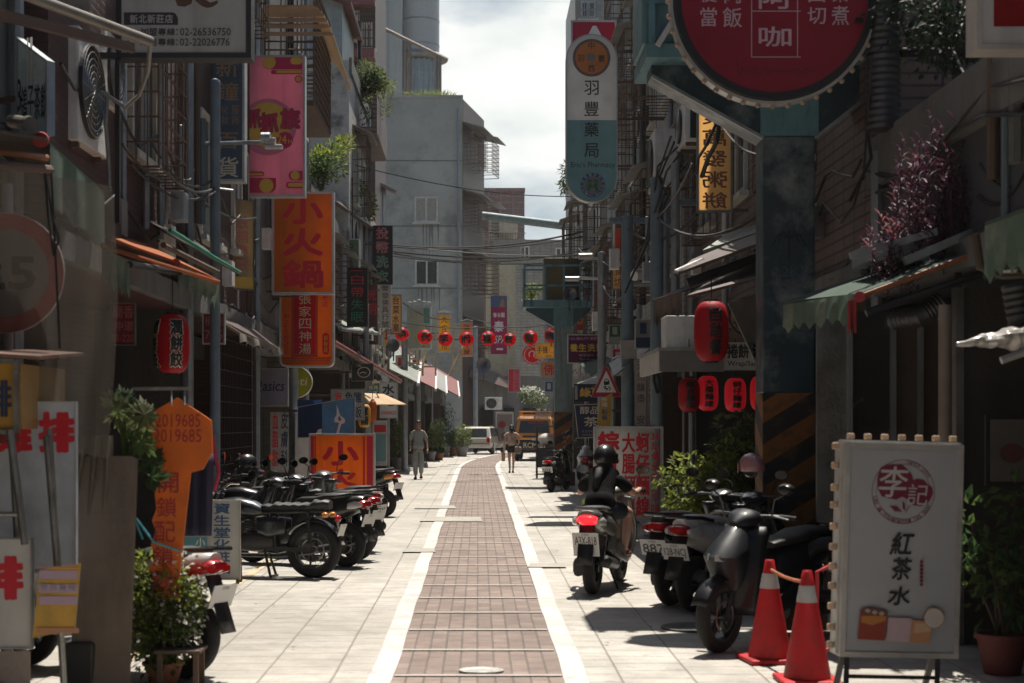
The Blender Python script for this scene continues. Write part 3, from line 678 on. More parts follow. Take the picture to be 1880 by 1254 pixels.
class Face:
    """artwork on a flat face: u to the right and v down in metres from the top left corner"""
    def __init__(s, fn): s.fn = fn; s.layers = []; s.mats = []; s.k = 0; s.mb = None
    def start(s, root): s.mb = MB(root)
    def _m(s, m):
        if m not in s.mats: s.mats.append(m)
        s.mb.mi = s.mats.index(m); s.k += 1
        return .0016 + s.k * .0008
    def poly(s, pts, m):
        d = s._m(m); s.mb.add([s.fn(u, v, d) for u, v in pts], [tuple(range(len(pts)))])
    def rect(s, u0, v0, u1, v1, m): s.poly([(u0, v0), (u0, v1), (u1, v1), (u1, v0)], m)
    def ring(s, u, v, r, t, m, n=44, rv=None):
        d = s._m(m); q = (rv or r) / r; vs = []
        for i in range(n):
            a = 2 * math.pi * i / n
            for k in (r, r - t): vs.append(s.fn(u + k * math.cos(a), v + k * q * math.sin(a), d))
        s.mb.add(vs, [(2 * i, 2 * i + 1, (2 * i + 3) % (2 * n), (2 * i + 2) % (2 * n)) for i in range(n)])
    def text(s, t, u0, v0, u1, v1, m, bold=.012, mirror=False, skew=0):
        d = s._m(m); wgl = (u1 - u0) / max(len(t), 1)
        b = bold * .75 * min(wgl, v1 - v0)
        offs = [(0, 0)] + ([(1, .4), (-1, -.4), (.4, -1), (-.4, 1)] if bold >= .01 else []) + ([(.8, .8), (-.8, -.8), (.8, -.8), (-.8, .8)] if bold > .045 else [])
        for k, (a, c) in enumerate(offs):
            put(s.mb, t, u0 + b, v0 + b, u1 - b, v1 - b, lambda u, v: s.fn(u + a * b, v + c * b, d + k * .00006), 0, mirror, skew)
    def col(s, t, u0, v0, u1, v1, m, bold=.015, gap=.12, mirror=False):
        n = len(t); h = (v1 - v0) / (n + gap * (n - 1))
        for i, c in enumerate(t):
            if c != ' ': s.text(c, u0, v0 + i * h * (1 + gap), u1, v0 + i * h * (1 + gap) + h, m, bold, mirror)
    def row(s, t, u0, v0, u1, v1, m, bold=.015, gap=.1):
        n = len(t); w = (u1 - u0) / (n + gap * (n - 1))
        for i, c in enumerate(t):
            if c != ' ': s.text(c, u0 + i * w * (1 + gap), v0, u0 + i * w * (1 + gap) + w, v1, m, bold)
    def line(s, pts, w, m):
        d = s._m(m)
        for (a, b), (c, e) in zip(pts, pts[1:]):
            l = math.hypot(c - a, e - b) or 1; nx, ny = -(e - b) / l * w / 2, (c - a) / l * w / 2
            s.mb.add([s.fn(a + nx, b + ny, d), s.fn(c + nx, e + ny, d), s.fn(c - nx, e - ny, d), s.fn(a - nx, b - ny, d)], [(0, 1, 2, 3)])
    def arc_text(s, t, u, v, r, a0, a1, h, m, flip=False, bold=.01):
        d = s._m(m); n = len(t)
        for i, ch in enumerate(t):
            if ch == ' ': continue
            a = R(a0 + (a1 - a0) * (i + .5) / n); w = h * .62 if ord(ch) < 256 else h
            c, q = math.cos(a), math.sin(a)
            def fn(x, y, c=c, q=q):
                rr = r - y if not flip else r + y
                tx_, ty_ = (-q, c) if not flip else (q, -c)
                return s.fn(u + rr * c + x * tx_, v + rr * q + x * ty_, d)
            put(s.mb, ch, -w / 2, -h / 2, w / 2, h / 2, fn, 0)
    def done(s, root, name='lettering'):
        if s.mats: return s.mb.build(name, s.mats, root)
def sign(name, label, box, Y, art=None, th=.16, frame=M_alu, face=None, fw=.03, yaw=0, group=None, shape=None, arms=(), wall=None, cat='sign', tilt=0, both=False, stand=None):
    """a boxed sign facing the camera's side of the street: photo box (x0, y0, x1, y1) at distance Y; arms are heights (0..1) of the brackets to the wall x = wall"""
    a, b = P(box[0], box[3], Y), P(box[2], box[1], Y)
    w, h = b.x - a.x, b.z - a.z
    c = Vector(((a.x + b.x) / 2, Y, a.z))
    root = thing(name, label, cat, c, yaw, group)
    if tilt: root.rotation_euler = (0, tilt, yaw)
    outline = shape(w, h) if shape else [(-w / 2, 0), (w / 2, 0), (w / 2, h), (-w / 2, h)]
    cxm = 0; czm = sum(p[1] for p in outline) / len(outline)
    inner = []; rc = min(.012, th * .3)
    n = len(outline)
    for i in range(n):
        p0, p1, p2 = Vector(outline[i - 1]), Vector(outline[i]), Vector(outline[(i + 1) % n])
        e1, e2 = (p1 - p0).normalized(), (p2 - p1).normalized()
        n1, n2 = Vector((-e1.y, e1.x)), Vector((-e2.y, e2.x)); bis = (n1 + n2); L2 = bis.length_squared
        inner.append(tuple(p1 + bis * (2 * fw / max(L2, .4))) if L2 > 1e-9 else tuple(p1))
    m = MB()
    vs = [(x, y, z) for y in (0, th) for x, z in outline] + [(x, y, z) for y in (.0, rc + .002) for x, z in inner] + [(x, th, z) for x, z in inner] + [(x, th - rc - .002, z) for x, z in inner]
    fs = []
    for i in range(n):
        j = (i + 1) % n
        fs += [(i, n + i, n + j, j), (i, j, 2 * n + j, 2 * n + i), (2 * n + i, 2 * n + j, 3 * n + j, 3 * n + i), (n + i, 4 * n + i, 4 * n + j, n + j), (4 * n + i, 5 * n + i, 5 * n + j, 4 * n + j)]
    m.add(vs, fs); m.build('frame', frame, root)
    m = MB(); m.add([(x, rc, z) for x, z in inner], [tuple(range(n))]); m.add([(x, th - rc, z) for x, z in inner], [tuple(range(n - 1, -1, -1))])
    m.build('face_panel', face, root)
    if art:
        f = Face(lambda u, v, d: Vector((-w / 2 + u, rc - d, h - v))); f.mb = MB()
        art(f, w, h); f.done(root)
    if arms and wall is not None:
        for t in arms:
            m = MB(); x = -w / 2 if wall < c.x else w / 2
            m.bar((x, th / 2, h * t), (wall - c.x, th / 2, h * t), .04, .04); m.build('bracket', M_rust, root)
    if stand: stand(root, w, h, th)
    return root
def capsule(w, h): return rrect(-w / 2, 0, w / 2, h, w / 2 * .999, 14)
LW, RW = -3.36, 3.42
A_white = acrylic('white', (.60, .60, .585), trans=.3); A_grey = acrylic('white old', (.46, .455, .44)); A_orange = acrylic('orange', (.78, .26, .03)); A_red = acrylic('red', (.60, .02, .035)); A_pink = acrylic('pink', (.88, .48, .58))
A_yellow = acrylic('yellow', (.82, .53, .12), trans=.6); A_bluesign = mat('faded blue enamel', (.060, .10, .145), .5, stain=(.035, .05, .06), samt=.6, sscale=3)
A_maroon = acrylic('maroon', (.30, .008, .028), trans=.2, samt=.1); A_led = mat('led board black', (.008, .010, .011), .4); A_teal = acrylic('teal', (.25, .46, .49), trans=.35); A_lime = acrylic('lime', (.36, .36, .045))
A_purple = acrylic('purple', (.20, .025, .13)); A_navy = acrylic('navy', (.06, .075, .17)); A_paper = mat('sun bleached paper', (.50, .45, .36), .8, trans=.3, var=.12); A_peach = acrylic('peach', (.75, .45, .28)); A_greenold = mat('old green enamel', (.12, .17, .11), .5, stain=(.06, .07, .05))
def art(f, w, h):
    f.rect(.045, .045, w - .04, h - .04, A_white)
    k = w / 247.0
    f.poly([(100 * k, 20 * k), (112 * k, 50 * k), (125 * k, 52 * k), (138 * k, 46 * k), (143 * k, 20 * k)], I_brown)
    f.poly([(140 * k, 36 * k)] + [(140 * k + 46 * k * t, 36 * k + 18 * k * math.sin(t * 2.6)) for t in (.2, .4, .6, .8, 1)] + [(186 * k, 40 * k), (172 * k, 44 * k), (152 * k, 32 * k)], I_brown)
    f.poly([(p[0], p[1]) for p in rrect(14 * k, 62 * k, 113 * k, 85 * k, 9 * k, 5, (0, 0, 1, 0))][::-1] if False else [(14 * k, 62 * k), (14 * k, 85 * k), (113 * k, 85 * k), (113 * k, 72 * k), (108 * k, 64 * k), (103 * k, 62 * k)], I_char)
    f.row('新北新莊店', 25 * k, 66 * k, 104 * k, 82 * k, A_white, .03)
    f.row('加盟專線', 44 * k, 91 * k, 108 * k, 105 * k, I_char, .025); f.text(':', 110 * k, 93 * k, 113 * k, 104 * k, I_char, .02); f.text('02-26536750', 117 * k, 91 * k, 210 * k, 105 * k, I_char, .02)
    f.row('外送專線', 44 * k, 110 * k, 108 * k, 124 * k, I_char, .025); f.text(':', 110 * k, 112 * k, 113 * k, 123 * k, I_char, .02); f.text('02-22026776', 117 * k, 110 * k, 208 * k, 124 * k, I_char, .02)
sign('billboard', 'white framed billboard with a brown brush stroke and two telephone lines', (213, -40, 461, 106), 13.0, art, .2, mat('black sign frame', (.03, .03, .034), .45), A_white, .045, arms=(.05,), wall=LW)
def art(f, w, h):
    f.row('鴿子茶飲', .14 * w, .50 * h, .98 * w, .84 * h, I_black, .03, .05); f.text('3', .02 * w, .42 * h, .16 * w, .74 * h, I_black, .03)
    f.rect(.35 * w, .03 * h, .40 * w, .5 * h, A_white); f.rect(.45 * w, .03 * h, .53 * w, .5 * h, A_white)
sign('shop_sign', 'pale blue tea shop sign slanting at the left edge of the picture', (18, 62, 96, 250), 10.8, art, .08, M_galv, mat('pale blue panel', (.36, .45, .47), .3), .015, yaw=-.5, shape=lambda w, h: [(-w / 2, 0), (w / 2, 0), (w / 2, h * .72), (-w / 2, h)], arms=(.4,), wall=-3.5)
def art(f, w, h):
    f.text('新', .26 * w, .02 * h, .84 * w, .19 * h, I_gold, .012); f.text('鐘', .26 * w, .23 * h, .84 * w, .37 * h, I_gold, .012)
    f.col('化妝', .40 * w, .41 * h, .58 * w, .56 * h, I_gold, 0); f.col('服飾', .66 * w, .41 * h, .86 * w, .56 * h, I_gold, 0)
    f.text('百', .28 * w, .62 * h, .84 * w, .75 * h, I_gold, .012); f.text('貨', .3 * w, .81 * h, .84 * w, .97 * h, I_cream, .014)
    M_flake = I_navy
    for i in range(16):
        u, v = rnd.uniform(.1, .9) * w, rnd.uniform(0.02, .95) * h
        f.poly([(u + .02 * math.cos(a) * rnd.uniform(.4, 1.2), v + .016 * math.sin(a) * rnd.uniform(.4, 1.2)) for a in (0, 1, 2, 3, 4, 5)], A_bluesign)
sign('shop_sign', 'old faded blue vertical sign with flaking gold characters above the steel pole', (378, 96, 449, 333), 19.0, art, .22, M_alu, A_bluesign, .03, arms=(.03,), wall=LW)
def art(f, w, h):
    f.rect(.02, .02, w - .02, h - .02, A_pink); X = w / 113.0
    for v0, v1, u0, u1 in ((3, 26, 35, 108), (27, 35, 50, 108)): f.poly([(u * X, v * X) for u, v in rrect(u0, v0, u1, v1, (v1 - v0) / 2 - .1, 6, (1, 0, 0, 1))], I_mag)
    for u, v, r in ((47, 13, 12),): f.poly([(p[0] * X, p[1] * X) for p in disc(u, v, r)], I_yellow)
    for a in ((86, 4, 108, 17), (60, 28, 108, 33), (-0, 11, 13, 21)): f.poly([(u * X, v * X) for u, v in rrect(max(a[0], 3), a[1], a[2], a[3], (a[3] - a[1]) / 2 - .1, 6)], I_yellow)
    f.poly([(u * X, v * X) for u, v in disc(101, 44, 7)], I_mag); f.poly([(u * X, v * X) for u, v in disc(101, 44, 5)], I_yellow)
    f.poly([(max(3, u) * X, v * X) for u, v in disc(45, 132, 52)], I_pink); f.poly([(max(3, u) * X, v * X) for u, v in disc(45, 128, 41)], I_yellow)
    for ch, u0, v0, u1, v1 in (('抓', 3, 98, 32, 134), ('抓', 30, 106, 64, 142), ('族', 68, 98, 104, 136)):
        f.text(ch, (u0 - 1) * X, (v0 - 1) * X, (u1 + 1) * X, (v1 + 1) * X, I_char, .085); f.text(ch, u0 * X, v0 * X, u1 * X, v1 * X, I_mag, .05)
    f.poly([(u * X, v * X) for u, v in disc(76, 156, 15)], I_mag); f.text('24', 62 * X, 147 * X, 79 * X, 163 * X, I_yellow, .04); f.text('H', 82 * X, 155 * X, 89 * X, 163 * X, I_yellow, .03)
    f.poly([(u * X, v * X) for u, v in rrect(3, 214, 38, 223, 4, 6, (0, 1, 1, 0))], I_mag); f.poly([(u * X, v * X) for u, v in rrect(3, 217, 36, 221, 1.8, 6, (0, 1, 1, 0))], I_yellow)
    f.poly([(u * X, v * X) for u, v in rrect(3, 226, 60, 253, 12, 8, (0, 0, 1, 0))], I_mag); f.poly([(u * X, v * X) for u, v in disc(42, 240, 13)], I_yellow)
    f.poly([(u * X, v * X) for u, v in rrect(83, 213, 109, 230, 8, 6, (1, 0, 0, 1))], I_mag); f.poly([(u * X, v * X) for u, v in disc(95, 221, 8)], I_yellow)
    f.poly([(u * X, v * X) for u, v in rrect(78, 233, 109, 245, 5.5, 6, (1, 0, 0, 1))], I_mag); f.poly([(u * X, v * X) for u, v in rrect(82, 235, 109, 242, 3.4, 6, (1, 0, 0, 1))], I_yellow)
sign('shop_sign', 'large pink vertical sign with a yellow disc and red 24H badge', (447, 101, 560, 361), 22.0, art, .2, M_alu, A_pink, .03, arms=(.02, .6), wall=LW)
def art(f, w, h):
    f.col('滋補養生', .2 * w, .18 * h, .8 * w, .8 * h, ink('faded red', (.45, .16, .14)), .03)
    f.rect(.0, .86 * h, w, h, ink('ochre', (.55, .36, .07)))
sign('shop_sign', 'faded yellow vertical sign turned sideways behind the steel street pole', (412, 366, 472, 531), 20.6, art, .12, M_steel, acrylic('faded yellow', (.60, .45, .26)), .012, yaw=.75, arms=(.5,), wall=LW)
def art(f, w, h):
    f.col('小火鍋', .17 * w, .04 * h, .83 * w, .94 * h, I_red, .05, .12)
sign('shop_sign', 'big orange sign reading 小火鍋 in red, hung under the pink sign', (499, 352, 613, 540), 24.0, art, .2, M_alu, A_orange, .035, arms=(.03,), wall=LW)
def art(f, w, h):
    f.rect(.22 * w, .0, .70 * w, .86 * h, A_red)
    for u in (.245, .67): f.rect(u * w, .0, (u + .008) * w, .835 * h, I_gold)
    f.rect(.245 * w, .828 * h, .678 * w, .834 * h, I_gold)
    f.col('張家四神湯', .36 * w, .01 * h, .58 * w, .82 * h, I_cream, .006, .2)
    f.col('創立於民國55年', .08 * w, .28 * h, .17 * w, .84 * h, I_red, .01, .15); f.col('老店', .78 * w, .03 * h, .89 * w, .19 * h, I_red, .012)
    f.poly(rrect(.79 * w, .54 * h, .91 * w, .83 * h, .055 * w), A_red); f.col('創始店', .815 * w, .57 * h, .885 * w, .80 * h, I_yellow, .01)
    k = w / 16
    for i in range(15):
        u = .06 * w + i * w * .059; v = .885 * h; q = w * .011
        f.line([(u, v + .045 * h), (u, v), (u + 3.6 * q, v), (u + 3.6 * q, v + .036 * h), (u + 1.5 * q, v + .036 * h), (u + 1.5 * q, v + .018 * h)], q * .8, I_dkred)
    f.line([(.03 * w, .875 * h), (.97 * w, .875 * h)], .01, I_dkred); f.line([(.05 * w, .945 * h), (.95 * w, .945 * h)], .01, I_dkred)
sign('shop_sign', 'orange sign with rounded lower corners and a red soup shop column 張家四神湯', (513, 538, 613, 674), 24.7, art, .2, M_alu, A_orange, .03, shape=lambda w, h: rrect(-w / 2, 0, w / 2, h, .11, 6, (1, 1, 0, 0)), arms=(.93,), wall=LW)
def art(f, w, h):
    f.text('asics', .33 * w, .34 * h, .90 * w, .60 * h, I_navy, .03, skew=.06)
    f.line([(.08 * w, .62 * h), (.15 * w, .40 * h), (.24 * w, .32 * h), (.29 * w, .38 * h), (.25 * w, .50 * h), (.16 * w, .58 * h), (.12 * w, .52 * h), (.20 * w, .40 * h)], .02, I_navy); f.line([(.2 * w, .56 * h), (.29 * w, .62 * h)], .018, I_navy)
sign('shop_sign', 'lilac white lightbox reading asics between the wall and a grey pole', (460, 676, 529, 746), 25.5, art, .18, M_alu, acrylic('lilac', (.38, .36, .42)), .02, arms=(.5,), wall=LW)
def art(f, w, h):
    f.text('nti', .45 * w, .36 * h, .86 * w, .60 * h, I_cream, .03, skew=.1)
sign('shop_sign', 'round lime green sign half hidden behind the lilac lightbox pole', (508, 672, 573, 731), 27.0, art, .15, M_alu, A_lime, .012, shape=lambda w, h: [(p[0], p[1] + h / 2) for p in disc(0, 0, w / 2, h / 2)], arms=(.5,), wall=LW)
def art(f, w, h):
    f.poly([(0, 0), (0, h), (.43 * w, h), (.42 * w, 0)], mat('royal blue cloth', (.025, .06, .16), .8, trans=.3))
    f.poly([(.66 * w, .98 * h), (.72 * w, .62 * h), (.64 * w, .60 * h), (.64 * w, .52 * h), (.68 * w, .40 * h), (.68 * w, .12 * h), (.74 * w, .42 * h), (.82 * w, .52 * h), (.82 * w, .62 * h), (.76 * w, .66 * h), (.70 * w, .98 * h)], I_white)
    f.poly([(.72 * w, .42 * h), (.77 * w, .54 * h), (.72 * w, .58 * h), (.70 * w, .5 * h)], mat('sky blue cloth', (.13, .27, .42), .8, trans=.35))
    f.poly([(.30 * w, .98 * h), (.36 * w, .80 * h), (.42 * w, .78 * h), (.42 * w, .98 * h)], I_white)
sign('cloth_banner', 'sloping blue cloth banner with a white arrow shape behind the orange board', (546, 734, 652, 802), 23.2, art, .04, M_alu, mat('sky blue cloth', (.13, .27, .42), .8, trans=.35), .008, shape=lambda w, h: [(-w / 2, -.02), (w / 2, .02), (w / 2, h + .05), (-w / 2, h - .11)], arms=(.7,), wall=LW, cat='banner')
def legs(*xs, back=.35):
    def fn(root, w, h, th):
        c = root.location
        for x in (-w / 2 + .04, w / 2 - .04):
            m = MB(); m.bar((x, th + .012, h * .9), (x, th + back, -c.z), .025, .025); m.build('leg', M_rust, root)
            m = MB(); m.bar((x, .05, -.002), (x, .05, -c.z), .03, .03); m.build('leg', M_rust, root)
    return fn
def art(f, w, h):
    for u in (.03, .085, .88): f.rect(u * w, .03 * h, (u + .02) * w, .97 * h, I_red)
    f.rect(.02 * w, .03 * h, .075 * w, .97 * h, I_red); f.rect(.90 * w, .03 * h, .97 * w, .97 * h, I_red); f.rect(.82 * w, .03 * h, .85 * w, .97 * h, I_red)
    f.text('小', .20 * w, .09 * h, .76 * w, .38 * h, I_red, .06); f.text('火', .24 * w, .42 * h, .74 * w, .64 * h, I_red, .06); f.text('鍋', .2 * w, .69 * h, .76 * w, .95 * h, I_red, .05)
sign('sandwich_board', 'orange board with red stripes and 小火鍋 standing behind the parked scooters', (567, 796, 688, 951), 22.3, art, .16, M_alu, A_orange, .025, stand=legs())
def art(f, w, h):
    f.col('資生堂化粧品', .16 * w, .04 * h, .68 * w, .93 * h, I_blue, .035, .1)
def legs2(root, w, h, th):
    c = root.location
    for x in (-w / 2 + .03, w / 2 - .03):
        m = MB(); m.bar((x, th + .012, h), (x, th + .2, -c.z), .03, .03); m.build('leg', M_rust, root)
        m = MB(); m.bar((x, .02, -.002), (x, .02, -c.z), .03, .03); m.build('leg', M_rust, root)
sign('sandwich_board', 'narrow white board with blue characters 資生堂化粧品 beside the black motorcycle', (383, 918, 441, 1064), 15.4, art, .03, mat('worn board edge', (.4, .38, .34), .7), acrylic('board white', (.50, .50, .47), trans=0), .01, stand=legs2)
def art(f, w, h):
    f.rect(.0, .0, w, .3 * h, I_teal); f.text('國小', .25 * w, .40 * h, .92 * w, .86 * h, I_green, .02); f.text('小', .6 * w, .05 * h, .9 * w, .26 * h, I_white, .01)
sign('sandwich_board', 'small white board with green 國小 behind the orange key sign', (325, 984, 382, 1062), 15.0, art, .03, M_galv, A_white, .01, stand=legs2)
def art(f, w, h):
    for i, (c, m) in enumerate((('白', I_redglow), ('帶', I_redglow), ('失', I_greenglow), ('眠', I_greenglow))):
        f.text(c, .2 * w, (.12 + i * .21) * h, .8 * w, (.12 + i * .21 + .17) * h, m, .0)
    f.rect(.16 * w, .05 * h, .75 * w, .06 * h, I_redglow)
sign('led_board', 'black led board with dim red and green characters above the far awning', (637, 491, 675, 600), 33.0, art, .15, M_black, A_led, .02, arms=(.5,), wall=LW)
def art(f, w, h): f.col('中華仁愛推拿', .28 * w, .05 * h, .66 * w, .97 * h, I_black, .0, .2)
sign('shop_sign', 'tall old green sign 中華仁愛 under a curly iron crest', (624, 438, 660, 568), 37.0, art, .3, M_alu, A_greenold, .03, arms=(.9,), wall=-3.2)
def art(f, w, h):
    for i, (c, m) in enumerate((('投', I_redglow), ('幣', I_redglow), ('洗', I_greenglow), ('衣', I_greenglow))):
        f.text(c, .16 * w, (.02 + i * .245) * h, .80 * w, (.02 + i * .245 + .215) * h, I_white, .035); f.text(c, .16 * w, (.02 + i * .245) * h, .80 * w, (.02 + i * .245 + .215) * h, m, .012)
sign('shop_sign', 'black coin laundry sign 投幣洗衣 with red and green outlined characters', (684, 414, 721, 522), 42.0, art, .2, M_black, A_led, .015, arms=(.3, .1), wall=-3.0)
def art(f, w, h): f.text('明', .1 * w, .45 * h, .9 * w, .72 * h, I_redglow, .03); f.text('光', .1 * w, .12 * h, .9 * w, .38 * h, I_redglow, .03)
sign('shop_sign', 'small dark sign with a red 明 beside the black led board', (673, 522, 693, 600), 38.0, art, .15, M_rust, mat('dull maroon', (.10, .03, .03), .6), .015, arms=(.5,), wall=-3.1)
def art(f, w, h): f.col('榮發佛具行號', .22 * w, .02 * h, .8 * w, .97 * h, I_brown, .02, .12)
sign('shop_sign', 'narrow white sign 榮發佛具行 below the coin laundry sign', (696, 522, 718, 603), 44.0, art, .15, M_alu, A_grey, .02, arms=(.5,), wall=-3.0)
def art(f, w, h): f.col('台菜水果', .2 * w, .04 * h, .8 * w, .96 * h, I_brown, .04, .1)
sign('shop_sign', 'tan yellow sign 台菜 next to the narrow white sign', (717, 541, 737, 613), 46.0, art, .2, M_rust, acrylic('tan', (.70, .47, .25)), .02, arms=(.6,), wall=-3.0)
def crest(root, w, h, th):
    m = MB(); n = 5
    for i in range(n):
        u = -w / 2 + w * (i + .5) / n; q = w / n * .48; z = h + q + (.10 * w if i == n // 2 else .03 * w if i in (1, 3) else 0)
        m.torus((u, th / 2, z), q, .016 * max(w, .7), 'Y', 16, 5)
        m.tube([(u, th / 2, h), (u, th / 2, z - q)], .012, 4)
    m.bar((-w / 2, th / 2, h + .02), (w / 2, th / 2, h + .02), .03, .03)
    m.build('crest', mat('weathered iron scroll', (.30, .28, .26), .6, metal=.3), root)
def art(f, w, h):
    f.rect(.12 * w, .1 * h, .66 * w, .95 * h, A_cream2); f.rect(.70 * w, .05 * h, .95 * w, .40 * h, mat('green glass panel', (.12, .25, .21), .3))
A_cream2 = acrylic('cream', (.68, .62, .50))
sign('shop_sign', 'empty cream cabinet sign under a curly iron crest in the row of far signs', (747, 562, 791, 640), 55.0, art, .5, mat('pale green frame', (.38, .44, .41), .5), acrylic('green pale', (.45, .5, .46)), .05, arms=(.5,), wall=-2.9, stand=crest)
def art(f, w, h): f.col('大吉利市', .28 * w, .04 * h, .72 * w, .96 * h, I_brown, .02, .25)
sign('shop_sign', 'bright yellow sign with dark characters under a small iron crest', (804, 577, 827, 646), 58.0, art, .25, M_alu, acrylic('egg yellow', (.86, .55, .05)), .03, arms=(.5,), wall=-2.8, stand=crest)
def art(f, w, h): f.col('滿堂吉慶', .25 * w, .06 * h, .75 * w, .95 * h, I_brown, .02, .3)
sign('shop_sign', 'salmon orange sign under a curly crest behind the lantern string', (846, 592, 868, 654), 62.0, art, .25, M_alu, acrylic('salmon', (.74, .38, .18)), .03, arms=(.5,), wall=-2.3, stand=crest)
def art(f, w, h):
    f.rect(.02 * w, .0, .98 * w, .19 * h, I_blue); f.poly([(.55 * w, .19 * h), (.60 * w, .10 * h), (.68 * w, .03 * h), (.75 * w, .03 * h), (.84 * w, .10 * h), (.88 * w, .19 * h)], A_peach); f.poly(disc(.71 * w, .04 * h, .07 * w), I_brown)
    f.row('春谷園', .15 * w, .29 * h, .85 * w, .37 * h, I_white, .03); f.text('泰', .2 * w, .43 * h, .8 * w, .62 * h, I_white, .05); f.text('SPA', .25 * w, .68 * h, .95 * w, .82 * h, I_white, .01, skew=.15)
    f.rect(.35 * w, .90 * h, .75 * w, .93 * h, I_white)
sign('banner', 'tall magenta spa banner with 泰 on the cream building at the bend', (901, 543, 931, 650), 84.0, art, .15, mat('magenta edge', (.22, .02, .10), .6), acrylic('magenta', (.36, .03, .15)), .02, arms=(.4,), wall=.3, cat='banner')
def art(f, w, h):
    f.rect(.02 * w, .02 * w, .98 * w, h - .02 * w, A_grey); f.text('意', .12 * w, .1 * h, .34 * w, .44 * h, I_red, .03); f.text('魚雞', .42 * w, .1 * h, .92 * w, .44 * h, I_navy, .03); f.text('麵', .12 * w, .54 * h, .34 * w, .92 * h, I_red, .02); f.text('肉飯', .42 * w, .54 * h, .92 * w, .92 * h, I_navy, .02)
sign('shop_sign', 'small white menu sign with red and dark characters above the blue banner', (607, 714, 669, 772), 30.0, art, .1, M_steel, A_grey, .015, arms=(.8,), wall=LW)
def art(f, w, h): f.text('巷路', .1 * w, .08 * h, .9 * w, .55 * h, I_white, .02); f.rect(.08 * w, .68 * h, .9 * w, .75 * h, I_white); f.rect(.3 * w, .84 * h, .7 * w, .9 * h, I_white)
sign('street_sign', 'small green street name plate on a pole above the tan parasol', (674, 706, 697, 723), 36.0, art, .03, M_alu, mat('road sign green', (.02, .19, .12), .4), .008)
def art(f, w, h):
    f.ring(.56 * w, .5 * h, .36 * h, .05 * h, I_cream, rv=.30 * h); f.line([(.36 * w, .56 * h), (.52 * w, .48 * h), (.66 * w, .56 * h)], .02, I_cream); f.text('安全帽', .06 * w, .06 * h, .42 * w, .2 * h, I_cream, .0)
sign('neon_sign', 'small dark sign with a pale outlined helmet under the awning', (645, 667, 686, 700), 33.0, art, .08, M_steel, mat('smoked panel', (.035, .04, .04), .3), .012, arms=(.5,), wall=LW)
def art(f, w, h): f.col('水電', .15 * w, .05 * h, .85 * w, .66 * h, I_navy, .05); f.text('0988833', .06 * w, .80 * h, .94 * w, .9 * h, I_red, .02)
sign('shop_sign', 'white hanging sign with bold black characters and a red number behind the parasol', (697, 702, 729, 768), 44.0, art, .08, M_alu, A_white, .015, arms=(.95,), wall=-3)
def art(f, w, h):
    f.rect(.1 * w, .1 * h, .9 * w, .26 * h, I_red); f.rect(.1 * w, .30 * h, .9 * w, .9 * h, A_teal)
sign('menu_stand', 'white framed menu stand with a red heading by the pavement on the left', (684, 772, 711, 855), 40.0, art, .06, M_whitepaint, A_white, .03, stand=legs())
def art(f, w, h): f.row('雞排', .02 * w, .06 * h, .98 * w, .30 * h, I_red, .07, .16)
sign('stall_board', 'big pale board with red 雞排 behind the two metal posts at the left edge', (-12, 737, 140, 1052), 8.9, art, .04, mat('board trim', (.36, .38, .42), .5), mat('pale blue white board', (.42, .46, .52), .5, stain=(.3, .33, .38), samt=.4), .01, cat='board')
def art(f, w, h): f.text('排', .12 * w, .16 * h, .84 * w, .56 * h, I_red, .07)
sign('stall_board', 'lower white board with one red 排 at the bottom left corner', (-40, 988, 58, 1192), 8.5, art, .05, M_steel, acrylic('stall white', (.5, .5, .5), trans=0), .008, cat='board')
def art(f, w, h):
    for v, n in ((.10, 8), (.28, 5), (.44, 8)):
        f.rect(.07 * w, v * h, .93 * w, (v + .11) * h, ink('lilac band', (.42, .30, .40)))
    f.row('現炸美味', .1 * w, .265 * h, .9 * w, .375 * h, ink('slate', (.25, .24, .3)), .01, .3); f.rect(.03 * w, .86 * h, .97 * w, .93 * h, ink('ochre line', (.42, .20, .12)))
    f.rect(.03 * w, .04 * h, .97 * w, .06 * h, ink('ochre line', (.42, .20, .12)))
sign('notice_sheet', 'sun bleached yellow notice sheet taped to the stall below the pale board', (66, 1034, 148, 1172), 8.3, art, .006, mat('yellow paper edge', (.5, .34, .1), .8), mat('yellow paper', (.58, .38, .10), .8, trans=.3), .003, shape=lambda w, h: [(-w / 2 - .02, 0), (w / 2 - .03, .05), (w / 2, h), (-w / 2 + .02, h - .04)], cat='notice')
def art(f, w, h): f.text('排', .1 * w, .2 * h, .9 * w, .88 * h, I_navy, .05)
def art2(f, w, h):
    f.row('雞排', .05 * w, .18 * h, .95 * w, .8 * h, ink('brown red', (.36, .10, .05)), .03)
rt = thing('lightbox', 'yellow stall lightbox with a steel corner post on the far left', 'lightbox', P(40, 790, 8.6))
m = MB(rt); a, b = P(-40, 788, 8.6), P(27, 668, 8.6); m.box2((a.x, 8.6, a.z), (b.x, 9.2, b.z)); m.build('front_panel', mat('amber panel', (.50, .28, .04), .5, trans=.2), rt)
c = P(36, 788, 8.6); d = P(100, 790, 9.3)
m = MB(rt); m.add([(b.x + .03, 8.6, a.z), (d.x, 9.5, a.z), (d.x, 9.5, b.z), (b.x + .03, 8.6, b.z)], [(0, 1, 2, 3)]); m.build('side_panel', mat('faded amber panel', (.40, .26, .10), .5, trans=.2, stain=(.30, .16, .08), samt=.7), rt, solid=.02)
m = MB(rt); m.box2((b.x + .001, 8.57, a.z - .02), (b.x + .03, 8.6, b.z + .02)); m.box2((a.x, 8.58, a.z - .03), (b.x, 8.62, a.z - .001)); m.box2((a.x, 8.58, b.z + .001), (b.x, 8.62, b.z + .03)); m.build('frame', M_steel, rt)
